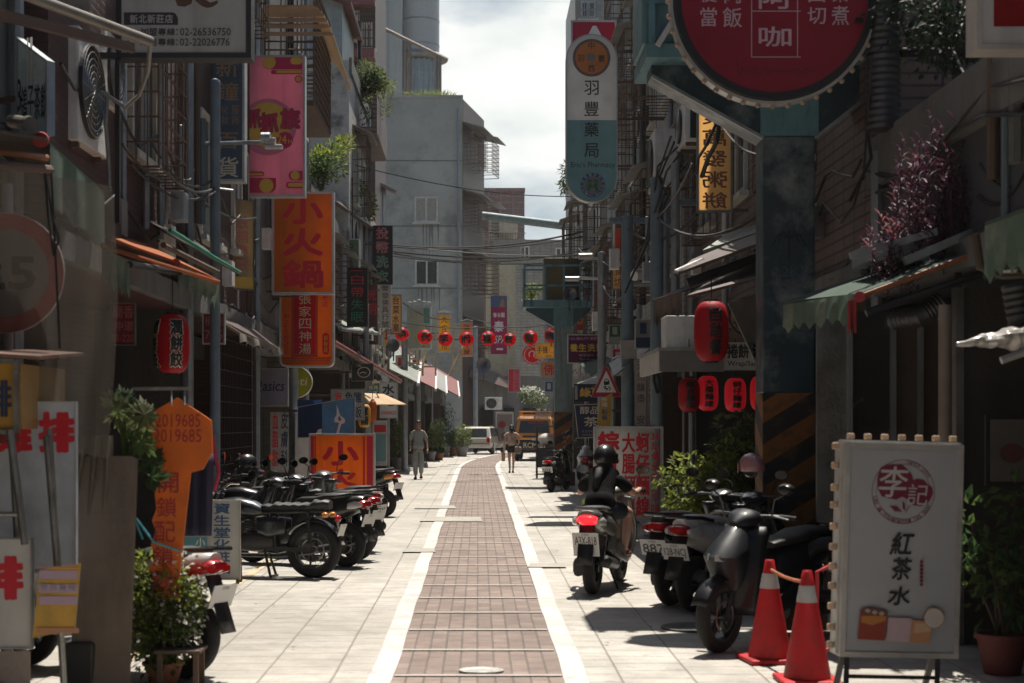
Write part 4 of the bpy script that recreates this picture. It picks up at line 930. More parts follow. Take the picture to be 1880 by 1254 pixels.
f = Face(lambda u, v, k: Vector((a.x + u, 8.6 - k, b.z - v))); f.mb = MB(rt); f.text('排', .06, .09, .19, .30, I_navy, .05); f.done(rt)
f = Face(lambda u, v, k: Vector((b.x + .03 + u, 8.6 + u * .9 / max(d.x - b.x - .03, .01) - .012 - k, b.z - v))); f.mb = MB(rt); ww = d.x - b.x - .03; f.row('雞排', .1 * ww, .09, .95 * ww, .30, ink('brown red', (.36, .10, .05)), .03); f.done(rt)
m = MB(rt); m.add([(a.x, 8.35, b.z + .05), (d.x + .14, 8.5, b.z + .03), (d.x + .1, 9.6, b.z + .1), (a.x, 9.6, b.z + .12)], [(0, 1, 2, 3)]); m.build('roof', mat('rusty sheet', (.16, .085, .06), .6), rt, solid=.02)
for px in (20, 90):
    m = MB(rt); q = P(px, 790, 8.7); m.tube([(q.x, 8.7, a.z - .001), (q.x + .09, 8.7, .02)], .02, 8); m.build('post', M_steel, rt)
def art(f, w, h):
    f.text('蘭香', .1 * w, .06 * h, .95 * w, .36 * h, ink('dim rose', (.34, .12, .12)), .02); f.text('沖道', .1 * w, .42 * h, .95 * w, .66 * h, ink('dim rose', (.34, .12, .12)), .02); f.text('03-220', .05 * w, .74 * h, .95 * w, .92 * h, ink('dim rose', (.34, .12, .12)), .01)
sign('shop_sign', 'dark red shop sign in the shade behind the left lantern', (202, 556, 248, 634), 15.5, art, .06, M_steel, mat('deep red panel', (.16, .012, .02), .5), .01)
def art(f, w, h):
    f.text('桶裝', .1 * w, .1 * h, .9 * w, .42 * h, ink('dim rose', (.34, .12, .12)), .02); f.text('715', .1 * w, .55 * h, .9 * w, .85 * h, ink('dim rose', (.34, .12, .12)), .01)
sign('shop_sign', 'dark red sign with a number beside the steel pole at arcade height', (371, 574, 413, 632), 17.6, art, .06, M_alu, mat('deep red panel', (.16, .012, .02), .5), .015, arms=(.8,), wall=LW)
def art(f, w, h):
    k = w / 93.0; n = 308 * k
    f.poly([(u, v) for u, v in [(.018, 155 * k), (w - .018, 155 * k), (w - .018, h - w / 2)] + [(w / 2 + (w / 2 - .018) * math.cos(R(t)), h - w / 2 + (w / 2 - .018) * math.sin(R(t))) for t in range(0, 181, 9)] + [(.018, h - w / 2)]], A_teal)
    f.poly([(u * k, v * k) for u, v in disc(46, 43, 34)], mat('brown ring print', (.20, .12, .10), .5)); f.poly([(u * k, v * k) for u, v in disc(46, 43, 29)], I_orange); f.rect(38 * k, 36 * k, 52 * k, 50 * k, A_grey)
    for t, u, v in (('中', 46, 21), ('西', 46, 62), ('羽', 27, 44), ('豐', 64, 44)): f.text(t, (u - 6) * k, (v - 6) * k, (u + 6) * k, (v + 6) * k, I_char, .01)
    for i, t in enumerate('羽豐藥局'): f.text(t, 33 * k, (84 + i * 37.5) * k, 59 * k, (84 + i * 37.5 + 26) * k, I_char, .012)
    f.text("Eric's Pharmacy", 9 * k, 230 * k, 88 * k, 243 * k, I_char, .0)
    f.poly([(u * k, v * k) for u, v in disc(48, 272, 22)], I_blue); f.poly([(u * k, v * k) for u, v in disc(48, 272, 16)], A_grey)
    f.arc_text('全民健康保險特約', 48 * k, 272 * k, 19 * k, -200, 20, 4.5 * k, I_white); f.arc_text('NATIONAL HEALTH', 48 * k, 272 * k, 19 * k, 160, 20, 3.6 * k, I_white, True)
    for s_ in (-1, 1):
        f.poly([(u * k, v * k) for u, v in disc(48 + s_ * 5.5, 264.5, 3.2)], I_green); f.poly([((48 + s_ * u) * k, v * k) for u, v in ((2.5, 269), (9, 269), (9, 283), (5.2, 283), (5.2, 278), (1, 276), (1, 273))], I_green)
ph = sign('pharmacy_sign', "capsule shaped pharmacy sign, white above and teal below, reading Eric's Pharmacy", (1039, 62, 1134, 371), 27.0, art, .22, M_alu, acrylic('pharmacy white', (.72, .71, .69), trans=.35, samt=.15), .02, shape=capsule, arms=(.22, .5, .72, .9), wall=3.3)
def art(f, w, h):
    f.poly([(.22 * w, .62 * h), (.48 * w, .12 * h), (.56 * w, .12 * h), (.88 * w, .72 * h), (.66 * w, .62 * h), (.5 * w, .32 * h), (.36 * w, .62 * h)], I_white); f.rect(.3 * w, .8 * h, .7 * w, .9 * h, I_white)
sign('shop_sign', 'red square sign with a white peaked roof mark behind the capsule sign', (1048, 37, 1132, 122), 29.5, art, .2, M_alu, acrylic('crimson', (.48, .01, .05), trans=.3), .035, arms=(.6,), wall=3.4)
rr_c = P(1421, 0, 13.1); rad = 184 / F * 13.1
rs = thing('round_sign', 'huge round dark red sign edged with bulbs on the near teal stand', 'sign', rr_c - Vector((0, 0, rad)))
m = MB(rs); Mx = Matrix.Translation(rr_c) @ Matrix.Rotation(R(90), 4, 'X')
m.lathe([(rad * .93, -.0), (rad * .93, .03), (rad, .03), (rad, -.30), (rad * .5, -.30)], 72, Mx); m.build('rim', mat('black rim', (.012, .012, .014), .4), rs)
m = MB(rs); m.lathe([(.001, .02), (rad * .931, .02)], 72, Mx, cap=False); m.build('face_panel', A_maroon, rs)
m = MB(rs); m.lathe([(rad + .004, -.02), (rad + .03, -.02), (rad + .03, -.16), (rad + .004, -.16)], 72, Mx, cap=False); m.build('bulb_band', M_alu, rs)
M_bulb = mat('frosted bulb', (.56, .42, .30), .35, trans=.3)
for i in range(44):
    a = 2 * math.pi * i / 44
    if math.sin(a) > .35: continue
    q = rr_c + Vector((math.cos(a), 0, math.sin(a))) * (rad + .045); q.y += .05
    m = MB(rs); m.ball(q, .024, 10, 7); m.build('bulb', M_bulb, rs)
f = Face(lambda u, v, d: rr_c + Vector((u / F * 13.1, -.021 - d, -v / F * 13.1))); f.mb = MB(rs)
I_rose = ink('pale rose', (.55, .36, .40))
f.text('咖', -29, 50, 31, 87, I_rose, .02); f.text('阿', -29, -24, 31, 18, I_rose, .02)
for u in (-42, 42): f.rect(u - .8, -120, u + .8, 106, I_rose)
for v in (22, 106): f.rect(-42, v - .8, 48, v + .8, I_rose)
f.text('當', -136, 15, -106, 50, I_rose, .01); f.text('飯', -95, 15, -60, 52, I_rose, .01); f.text('肉', -92, -26, -62, 8, I_rose, .01); f.text('便', -136, -26, -106, 6, I_rose, .01)
f.text('切', 60, 15, 94, 46, I_rose, .01); f.text('煮', 104, 12, 136, 48, I_rose, .01); f.text('白', 62, -24, 92, 6, I_rose, .01); f.text('菜', 106, -24, 134, 6, I_rose, .01)
pts = []
for i, (u, v) in enumerate(((-70, 112), (-66, 138), (-58, 126), (-50, 134), (-46, 128), (-36, 126), (-28, 138), (-20, 126), (-12, 128), (-14, 138), (0, 127), (6, 134), (14, 128), (26, 136), (38, 126), (50, 136), (60, 126), (66, 134), (78, 124))): pts.append((u, v))
f.line(pts, 1.0, ink('dark script', (.05, .012, .018)))
f.done(rs)
def art(f, w, h):
    for i, t in enumerate('漿萬發粥餅'): f.text(t, .16 * w, (.03 + i * .195) * h, .84 * w, (.03 + i * .195 + .155) * h, ink('shadow brown', (.25, .10, .06)), .03, True)
sg = sign('shop_sign', 'tall glowing amber sign with brown characters lit through from behind', (1279, 193, 1346, 390), 19.5, art, .03, M_steel, mat('amber sheet', (.86, .58, .28), .5, trans=.88, var=.06, bump=0, tcol=(.95, .70, .40)), .03, arms=(.02, .97), wall=3.6)
def art(f, w, h):
    X = w / 125.0
    f.col('綜合麵線', 6 * X, 8 * X, 46 * X, 163 * X, I_red, .06, .06); f.col('大腸麵線', 50 * X, 11 * X, 74 * X, 163 * X, I_red, .05, .05); f.col('蚵仔麵線', 75 * X, 11 * X, 100 * X, 163 * X, I_red, .05, .05)
    f.text('38', 103 * X, 12 * X, 118 * X, 24 * X, I_red, .02); f.col('年傳承的古早味', 103 * X, 28 * X, 118 * X, 156 * X, I_red, .012, .16)
sign('stall_sign', 'white lightbox with bold red noodle menu standing in front of the rider', (1091, 783, 1218, 955), 21.9, art, .18, M_alu, acrylic('menu white', (.58, .565, .54)), .03, stand=legs())
def art(f, w, h):
    X = w / 240.0
    wine = ink('wine', (.15, .012, .035))
    f.rect(14 * X, 14 * X, 226 * X, h - 14 * X, mat('acrylic tea white', (.40, .41, .44), .4, var=.05, bump=0, trans=.15))
    f.ring(120 * X, 96 * X, 64 * X, 1.2 * X, wine); f.ring(120 * X, 96 * X, 55 * X, .9 * X, wine)
    f.arc_text('Since 2008', 120 * X, 96 * X, 59.5 * X, -85, -30, 7 * X, wine, bold=0); f.arc_text('Lee Ji Traditional Tea Shop', 120 * X, 96 * X, 59.5 * X, 170, 25, 7.5 * X, wine, True, 0)
    f.poly([(u * X, v * X) for u, v in ((66, 72), (72, 50), (84, 43), (104, 42), (116, 43), (128, 52), (136, 62), (140, 74), (146, 70), (160, 71), (168, 80), (178, 86), (180, 98), (174, 112), (166, 120), (156, 124), (140, 122), (130, 112), (118, 106), (106, 112), (90, 110), (76, 106), (68, 92))], wine)
    f.text('李', 70 * X, 46 * X, 128 * X, 108 * X, A_white, .012, skew=.12); f.text('記', 128 * X, 80 * X, 170 * X, 122 * X, A_white, .008, skew=.1)
    for a0, b0, a1, b1 in ((92, 124, 118, 136), (122, 140, 134, 122), (118, 114, 124, 134)):
        f.poly([(u * X, v * X) for u, v in ((a0, b0), ((a0 + a1) / 2 + 2, (b0 + b1) / 2 - 5), (a1, b1), ((a0 + a1) / 2 - 2, (b0 + b1) / 2 + 5))], wine)
    f.text('紅', 98 * X, 176 * X, 142 * X, 222 * X, I_black, .03, skew=.2); f.text('茶', 100 * X, 226 * X, 140 * X, 272 * X, I_black, .03, skew=.12); f.text('水', 94 * X, 284 * X, 140 * X, 322 * X, I_black, .04, skew=.12)
    for i in range(7): f.poly([(u * X, v * X) for u, v in disc(160, 234 + i * 7.5, 3.6)], wine)
    f.line([(152 * X, 215 * X), (152 * X, 305 * X)], .4 * X, I_grey); f.line([(163 * X, 212 * X), (163 * X, 228 * X)], .4 * X, I_grey)
    tea = ink('red tea', (.25, .035, .015)); am = ink('amber tea', (.42, .16, .03)); mk = ink('milk tea', (.46, .33, .36)); fr = ink('fruit tea', (.46, .22, .11))
    f.poly([(u * X, v * X) for u, v in ((38, 332), (94, 334), (88, 392), (34, 390))], tea); f.poly([(u * X, v * X) for u, v in ((40, 344), (90, 342), (90, 352), (62, 362), (40, 356))], am); f.poly([(u * X, v * X) for u, v in ((40, 330), (60, 326), (94, 334), (92, 344), (64, 342), (40, 340))], ink('ice brown', (.12, .05, .03)))
    for u, v in ((52, 333), (66, 336), (80, 338)): f.poly([(p * X, q * X) for p, q in ((u - 6, v), (u, v - 5), (u + 7, v), (u + 1, v + 5))], ink('ice cube', (.42, .30, .26)))
    f.poly([(u * X, v * X) for u, v in ((94, 346), (142, 346), (138, 394), (92, 392))], mk); f.poly([(u * X, v * X) for u, v in ((142, 350), (184, 350), (178, 396), (138, 394))], fr)
    f.poly([(u * X, v * X) for u, v in ((148, 356), (182, 354), (180, 372), (146, 376))], ink('fruit tea light', (.52, .34, .20)))
    f.poly([(u * X, v * X) for u, v in disc(186, 345, 21)], ink('lemon rim', (.38, .20, .13))); f.poly([(u * X, v * X) for u, v in disc(186, 345, 19)], ink('lemon slice', (.52, .46, .42)))
    for a in range(0, 180, 30): f.line([((186 - 17 * math.cos(R(a))) * X, (345 - 17 * math.sin(R(a))) * X), ((186 + 17 * math.cos(R(a))) * X, (345 + 17 * math.sin(R(a))) * X)], .7 * X, ink('lemon line', (.58, .53, .48)))
def teastand(root, w, h, th):
    c = root.location
    for x in (-w / 2 + .06, w / 2 - .1):
        m = MB(); m.bar((x, .06, -.002), (x - .02, .0, -c.z), .03, .03); m.build('leg', M_black, root)
        m = MB(); m.bar((x, th - .06, -.002), (x + .02, th + .15, -c.z), .03, .03); m.build('leg', M_black, root)
    m = MB(); m.bar((-w / 2 + .06, .06, -.12), (w / 2 - .1, .06, -.12), .02, .02); m.build('crossbar', M_black, root)
    m = MB(); m.box2((-w / 2 - .012, .05, .01), (-w / 2 - .001, .13, h - .01)); m.box2((-w / 2, .05, h + .001), (w / 2, .13, h + .012)); m.build('bulb_strip', M_alu, root)
    for i in range(11):
        m = MB(); z = h * (.04 + .094 * i) + rnd.uniform(-.01, .01); m.box((-w / 2 - .033, .09, z), (.035, .04, .04)); m.build('bulb', M_bulb, root, bevel=.008)
    for i in range(7):
        m = MB(); x = -w / 2 + w * (.08 + .145 * i); m.box((x, .09, h + .033), (.04, .04, .035)); m.build('bulb', M_bulb, root, bevel=.008)
sign('tea_lightbox', 'white tea shop lightbox with wine red emblem and drinks, closest sign on the right', (1540, 814, 1762, 1208), 8.75, art, .2, mat('pale aluminium', (.40, .385, .37), .4, metal=.2), mat('acrylic tea white', (.40, .41, .44), .4, var=.05, bump=0, trans=.15), .03, tilt=.028, yaw=.06, stand=teastand)
def art(f, w, h): f.rect(.16 * w, .0, w, .72 * h, acrylic('scarlet', (.46, .012, .012)))
sign('shop_sign', 'white framed red sign cut off by the top right corner', (1794, -60, 1990, 90), 9.5, art, .22, mat('cream sign frame', (.46, .42, .38), .5), A_white, .03, arms=(.3,), wall=3.9)
def art(f, w, h):
    f.rect(.02 * w, .03 * h, .98 * w, .97 * h, A_purple); f.text('I Do BEAUTY 美睫 美甲', .05 * w, .08 * h, .95 * w, .2 * h, I_rose, .01); f.row('養生洗頭', .06 * w, .32 * h, .95 * w, .60 * h, I_yellow, .03); f.text('專業團隊 放鬆', .3 * w, .68 * h, .92 * w, .77 * h, I_rose, .0); f.text('The Body', .3 * w, .82 * h, .7 * w, .91 * h, I_rose, .0)
sign('shop_sign', 'purple hair wash sign 養生洗頭 with yellow characters beside the teal stand', (1042, 614, 1113, 667), 33.0, art, .12, M_alu, A_purple, .02, arms=(.7,), wall=3.4)
def art(f, w, h): f.text('綠豆', .2 * w, .2 * h, .98 * w, .75 * h, I_yellow, .05); f.rect(.02 * w, .1 * h, .12 * w, .9 * h, I_grey)
sign('shop_sign', 'dark blue sign with yellow 綠豆 above the tea board', (1054, 705, 1106, 737), 34.0, art, .12, M_black, mat('ink blue panel', (.02, .03, .07), .4), .015, arms=(.5,), wall=3.4)
def art(f, w, h): f.text('醇品', .22 * w, .08 * h, .92 * w, .30 * h, I_cream, .01); f.text('茶', .36 * w, .38 * h, .88 * w, .66 * h, I_cream, .01); f.text('2208', .28 * w, .76 * h, .72 * w, .82 * h, I_grey, .0); f.text('0938-4', .3 * w, .87 * h, .9 * w, .93 * h, I_grey, .0)
sign('shop_sign', 'purple blue tea board 醇品茶 hanging behind the warning triangle', (1054, 741, 1104, 805), 32.0, art, .1, M_alu, A_navy, .015, yaw=-.1, arms=(.8,), wall=3.4, shape=lambda w, h: [(-w * .36, 0), (w / 2, .02), (w / 2, h), (-w / 2, h - .02)])
def art(f, w, h): f.col('言歡幸福', .12 * w, .05 * h, .88 * w, .96 * h, I_black, .04, .25)
sign('shop_sign', 'narrow white sign with black characters right of the far transformer', (1073, 474, 1087, 572), 41.0, art, .12, M_alu, A_white, .015, arms=(.5,), wall=3.4)
def art(f, w, h):
    f.poly([(u * w, v * h) for u, v in ((.1, .32), (.9, .32), (.9, .05), (.1, .05))], I_red); f.poly(disc(.5 * w, .48 * h, .38 * w), A_grey); f.rect(.1 * w, .64 * h, .9 * w, .97 * h, I_red); f.text('食', .28 * w, .40 * h, .72 * w, .56 * h, I_red, .02)
sign('shop_sign', 'red and white sign with a round badge beside the narrow white sign', (1089, 450, 1118, 562), 38.0, art, .15, M_alu, A_grey, .02, arms=(.5,), wall=3.5)
def art(f, w, h):
    f.rect(.0, .0, w, .38 * h, acrylic('salmon red', (.70, .12, .10))); f.col('美食坊', .2 * w, .42 * h, .8 * w, .96 * h, ink('shadow brown', (.25, .10, .06)), .02, .2)
sign('shop_sign', 'tall sign, salmon red above and amber below, lit through from behind', (1123, 418, 1147, 532), 29.0, art, .04, M_steel, mat('amber sheet', (.86, .58, .28), .5, trans=.88, var=.06, bump=0, tcol=(.95, .70, .40)), .02, arms=(.2,), wall=3.4)
def art(f, w, h): f.col('天然釀造 安', .2 * w, .03 * h, .85 * w, .97 * h, I_char, .0, .3)
sign('shop_sign', 'upright grey board with black characters beside the noodle stall', (1165, 660, 1187, 782), 23.5, art, .03, M_steel, acrylic('dull board', (.36, .32, .28), trans=0), .008, arms=(.9,), wall=3.5)
def art(f, w, h): f.col('遵古法製 古', .15 * w, .03 * h, .88 * w, .97 * h, I_red, .02, .3)
sign('shop_sign', 'upright grey board with red characters beside the noodle stall', (1188, 660, 1206, 782), 23.4, art, .03, M_steel, acrylic('dull board', (.36, .32, .28), trans=0), .008, arms=(.9,), wall=3.5)
def art(f, w, h): f.text('捲餅 沙拉', .05 * w, .06 * h, .98 * w, .58 * h, I_black, .06); f.text('Wrap/Sandwich', .06 * w, .66 * h, .98 * w, .90 * h, I_black, .03)
sign('shop_sign', 'white sign reading Wrap/Sandwich behind the big hanging lantern', (1330, 628, 1425, 680), 17.0, art, .05, M_steel, acrylic('wrap white', (.42, .43, .44), trans=.1), .006, arms=(.95,), wall=3.6)
def art(f, w, h):
    f.poly(disc(w / 2, h / 2, w * .49), I_black); f.poly(disc(w / 2, h / 2, w * .44), mat('kraft disc', (.26, .22, .16), .6)); f.ring(w / 2, h / 2, w * .36, .012, I_black); f.line([(.5 * w, .28 * h), (.58 * w, .38 * h), (.5 * w, .5 * h), (.6 * w, .62 * h), (.56 * w, .72 * h)], .02, I_black); f.arc_text('Wraps and Salad', w / 2, h / 2, w * .40, 165, 20, .045, I_black, True)
sign('shop_sign', 'round kraft coloured logo disc above the Wrap/Sandwich sign', (1337, 546, 1412, 616), 17.2, art, .05, M_black, mat('kraft disc', (.26, .22, .16), .6), .004, shape=lambda w, h: [(p[0], p[1] + h / 2) for p in disc(0, 0, w / 2, h / 2)], arms=(.5,), wall=3.6)
def art(f, w, h): f.text('手機', .08 * w, .22 * h, .62 * w, .70 * h, I_navy, .02); f.ring(.82 * w, .45 * h, .16 * w, .02, I_orange); f.text('維修', .5 * w, .78 * h, .8 * w, .93 * h, I_navy, 0)
sign('shop_sign', 'yellow phone repair sign 手機 beside the far pillar', (983, 629, 1020, 658), 60.0, art, .15, M_alu, A_yellow, .02, arms=(.5,), wall=4)
def art(f, w, h): f.ring(w / 2, h / 2, w * .40, .03, I_white); f.line([(.36 * w, .6 * h), (.34 * w, .4 * h), (.5 * w, .28 * h), (.62 * w, .4 * h), (.55 * w, .5 * h), (.6 * w, .62 * h)], .05, I_white); f.arc_text('日本美式料理', w / 2, h / 2, w * .44, 170, 10, .12, I_white, True, .01)
sign('shop_sign', 'round red sign with white line drawing behind the lantern string', (958, 633, 997, 670), 63.0, art, .15, M_alu, A_red, .02, shape=lambda w, h: [(p[0], p[1] + h / 2) for p in disc(0, 0, w / 2, h / 2)], arms=(.5,), wall=4.2)
def art(f, w, h): f.text('佛', .2 * w, .15 * h, .85 * w, .9 * h, I_red, .02)
sign('shop_sign', 'peach sign with a single red 佛 by the far pillar', (992, 664, 1022, 692), 58.0, art, .12, M_alu, A_peach, .02, arms=(.5,), wall=4)
def art(f, w, h): f.rect(.05 * w, .0, .42 * w, h, I_red); f.col('泰式按摩館', .55 * w, .1 * h, .9 * w, .9 * h, I_red, .0, .2)
sign('shop_sign', 'narrow red and pink hanging sign over the road by the bend', (933, 677, 955, 720), 76.0, art, .2, M_alu, acrylic('dusty pink', (.55, .2, .25)), .02)
def art(f, w, h):
    f.rect(.08 * w, .08 * h, .92 * w, .92 * h, ink('poster base', (.22, .18, .17))); f.poly(disc(.36 * w, .4 * h, .2 * w), I_dkred); f.poly(disc(.66 * w, .55 * h, .2 * w), I_grey); f.poly(disc(.5 * w, .75 * h, .2 * w), I_brown)
sign('poster_stand', 'framed poster standing at the bend behind the woman', (910, 756, 943, 815), 82.0, art, .1, M_whitepaint, A_grey, .05, stand=legs())
def art(f, w, h):
    f.poly([(.5 * w, .2 * h), (.17 * w, .86 * h), (.83 * w, .86 * h)], I_white)
    f.poly([(u * w, v * h) for u, v in ((.42, .56), (.46, .45), (.56, .45), (.61, .53), (.60, .62), (.44, .65))], I_black); f.poly([(u * w, v * h) for u, v in ((.47, .48), (.55, .47), (.57, .52), (.46, .53))], I_white)
    f.line([(.40 * w, .70 * h), (.50 * w, .68 * h), (.44 * w, .75 * h), (.56 * w, .74 * h), (.5 * w, .80 * h)], .018, I_black); f.line([(.56 * w, .68 * h), (.64 * w, .74 * h), (.60 * w, .80 * h)], .018, I_black)
wt = sign('warning_sign', 'red bordered triangular slippery road sign on the grey street pole', (1085, 668, 1141, 729), 28.0, art, .025, M_alu, mat('reflective red', (.42, .012, .025), .4), .004, shape=lambda w, h: [(-w / 2, 0), (w / 2, 0), (0, h)])
def art(f, w, h): f.poly(disc(.5 * w, .5 * h, .37 * w), A_grey); f.text('25', .24 * w, .36 * h, .76 * w, .64 * h, I_black, .05)
sp_ = sign('speed_sign', 'round red ringed speed limit 25 sign seen through the plastic sheet', (-100, 390, 118, 612), 9.1, art, .02, M_alu, mat('ring red', (.36, .015, .02), .5), .004, shape=lambda w, h: [(p[0], p[1] + h / 2) for p in disc(0, 0, w / 2, h / 2)])
c = sp_.location; m = MB(); m.tube([(0, .06, .9), (0, .06, -c.z)], .03, 10); m.build('post', M_galv, sp_)
def art(f, w, h): f.col('外送', .3 * w, .12 * h, .7 * w, .4 * h, I_white, .02); f.col('點餐', .3 * w, .48 * h, .7 * w, .8 * h, I_blue, .02)
sign('flag_banner', 'slanting yellow feather flag beside the warning triangle', (1096, 722, 1124, 784), 26.0, art, .01, M_alu, mat('yellow flag cloth', (.55, .36, .06), .8, trans=.4), .004, shape=lambda w, h: [(-w / 2, 0), (w * .4, 0), (w / 2, h), (-w * .3, h * .82)], cat='flag')
M_lred = mat('red lantern cloth', (.50, .010, .022), .55, trans=.45, var=.1, bump=0)
M_lred2 = mat('red lantern plastic', (.74, .014, .035), .45, trans=.72, var=.1, bump=0)
M_lit = mat('lit red lantern', (.62, .02, .035), .5, trans=.4, var=.1, bump=0, emit=.16)
def lantern(name, label, px0, py0, px1, py1, Y, chars=(), m=M_lred, group=None, cap=M_black, ink_m=None, round_=False, cord=.35, outline=False, yaw=0, p=3.2, size=.55, tassel=False):
    a, b = P(px0, py1, Y), P(px1, py0, Y)
    r = (b.x - a.x) / 2; hh = (b.z - a.z) / 2; c = Vector(((a.x + b.x) / 2, Y, (a.z + b.z) / 2))
    root = thing(name, label, 'lantern', c - Vector((0, 0, hh)), yaw, group)
    L0 = Vector((0, 0, hh))
    def rad(t):      # t from -1 at the foot to 1 at the top
        return r * max(.34, (1 - abs(t) ** p) ** (1 / p)) if not round_ else r * max(.22, math.sqrt(max(0, 1 - t * t)))
    mb = MB(); n = 30 if not round_ else 14
    prof = []
    for i in range(n + 1):
        t = -1 + 2 * i / n
        prof.append((rad(t * .985) * (1 - (.018 if i % 2 else 0)), hh + t * hh))
    if round_:
        k = 12; vs = []; nn = 48
        for q, z in prof: vs += [(q * (1 + .035 * abs(math.cos(math.pi * k * j / nn)) - .02) * math.cos(2 * math.pi * j / nn), q * (1 + .035 * abs(math.cos(math.pi * k * j / nn)) - .02) * math.sin(2 * math.pi * j / nn), z) for j in range(nn)]
        mb.add(vs, [(i * nn + j, i * nn + (j + 1) % nn, (i + 1) * nn + (j + 1) % nn, (i + 1) * nn + j) for i in range(n) for j in range(nn)], True)
    else: mb.lathe(prof, 40, cap=False)
    mb.build('shade', m, root)
    for zz, s_ in ((2 * hh, 1), (0, -1)):
        mb = MB(); q = rad(.985) * (1.06 if not round_ else 1.2); mb.lathe([(q, zz - .012), (q, zz + .018), (q * .8, zz + .02), (q * .8, zz - .012)], 24); mb.build('collar', cap, root)
    if cord:
        mb = MB(); mb.tube([(0, 0, 2 * hh + .01), (0, 0, 2 * hh + cord)], .006, 5); mb.build('cord', M_cable, root)
    if tassel:
        mb = MB(); mb.lathe([(.012, -.002), (.03, -.03), (.036, -.12), (.03, -.121)], 10); mb.build('tassel', mat('gold fringe', (.55, .33, .05), .6), root)
    if chars:
        mb = MB(); mats = []
        for col_i, (txt, ang) in enumerate(chars):
            ncol = len(txt); top = .78 if ncol > 1 else .62; h = 2 * top / (ncol + .12 * (ncol - 1))
            for i, ch in enumerate(txt):
                t1 = top - i * h * 1.12; t0 = t1 - h
                w = size * 1.25 * r if ncol > 1 else 1.35 * r
                def fn(u, v, k=0, ang=ang, t0=t0, t1=t1):
                    t = t1 + (t0 - t1) * v; rr_ = rad(t) * 1.04 + .006 + k; th = (u - .5) * w / max(rr_, .02) + ang
                    return Vector((rr_ * math.sin(th), -rr_ * math.cos(th), hh + t * hh))
                passes = ([(I_cream, .11, 0)] if outline else []) + [(ink_m or I_black, .05, .004)]
                for im, bb, lift in passes:
                    if im not in mats: mats.append(im)
                    mb.mi = mats.index(im)
                    for k, (da, dc) in enumerate(((0, 0), (1, .3), (-1, -.3), (.3, -1), (-.3, 1))):
                        put(mb, ch, .0, .0, 1.0, 1.0, lambda u, v: fn(u + da * bb, v + dc * bb, lift + k * .0003), 0)
        mb.build('lettering', mats, root)
    return root
lantern('red_lantern', 'red lantern with outlined black characters 潤餅餃 hanging under the left awning', 285, 577, 348, 686, 13.6, (('潤餅餃', .42), ('潤餅餃', -1.05)), outline=True, cord=.45)
lantern('red_lantern', 'large red lantern with black characters 自助餐 on the right', 1274, 553, 1338, 664, 15.8, (('自助餐', .1),), cord=.3)
for i, (px, t, d) in enumerate(((1265, '綜合麵線', 'leftmost of the lit row, darker'), (1299, '大腸麵線', 'second of the lit row, brightest'), (1350, '蚵仔麵線', 'third of the lit row'), (1397, '甜不辣', 'last of the lit row, by the pillar'))):
    lantern('red_lantern', 'glowing red lantern over the noodle shop, %s' % d, px - 20, 694 - (i % 2) * 4, px + 20, 756 - (i % 2) * 2, 19.4 + .1 * i, ((t, .0),), m=M_lit if i else M_lred, group='lit red lanterns over the noodle shop', cord=.5, size=.62)
LS = [(738, 613, '恭'), (779, 619, '祝'), (818, 623, '李'), (857, 623, '府'), (897, 622, '星'), (935, 622, '君'), (974, 621, '聖'), (1012, 616, '誕')]
for i, (px, py, ch) in enumerate(LS):
    lt = lantern('red_lantern', 'round red festival lantern reading %s on the string across the street' % ch, px - 13, py - 13, px + 13, py + 13, 50.0, ((ch, 0),), m=M_lred2, group='round lanterns strung across the street', cap=mat('gold rim', (.6, .4, .1), .4, metal=.4), round_=True, cord=.14, tassel=True)
    lt.rotation_euler = (rnd.uniform(-.07, .07), rnd.uniform(-.09, .09), rnd.uniform(-.25, .25)); k_ = rnd.uniform(.92, 1.06); lt.scale = (k_, k_, k_)
mb = MB(); pts = [P(600, 548, 46)] + [P(px, py - 21, 50) for px, py, _ in LS] + [P(1060, 590, 50), P(1120, 560, 50)]
mb.tube(pts, .018, 6); mb.solo('lantern_wire', M_cable, 'thin sagging wire that carries the round red lanterns', 'wire')
lantern('yellow_lantern', 'small yellow lantern with 意麵 beside the tan parasol', 657, 742, 681, 785, 31.0, (('意麵', .1),), m=mat('yellow lantern paper', (.58, .34, .07), .6, trans=.4), cord=.2, size=.9)
lantern('orange_lantern', 'plain orange lantern beside the tan parasol', 676, 735, 692, 776, 32.0, m=mat('orange lantern paper', (.50, .15, .04), .6, trans=.4), cord=.2)
def stand(label, px0, px1, Y, ground_py, head_py, stripe_py, wide, plat):
    a, b = P(px0, ground_py, Y), P(px1, ground_py, Y); w = b.x - a.x; c = Vector(((a.x + b.x) / 2, Y + w * .4, 0))
    root = thing('transformer_stand', label, 'utility stand', c)
    zc = P(0, head_py, Y).z; zs = P(0, stripe_py, Y).z; d = w * .8
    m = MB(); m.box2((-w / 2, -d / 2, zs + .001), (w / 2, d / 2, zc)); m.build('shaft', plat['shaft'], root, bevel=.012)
    m = MB(); m.box2((-w / 2 - .004, -d / 2 - .004, .36), (w / 2 + .004, d / 2 + .004, zs)); m.build('striped_base', plat['stripe'], root)
    m = MB(); m.box2((-w * .68, -d * .68, 0), (w * .68, d * .68, .36)); m.build('plinth', plat['plinth'], root, bevel=.02)
    return root, c, w, d, zc
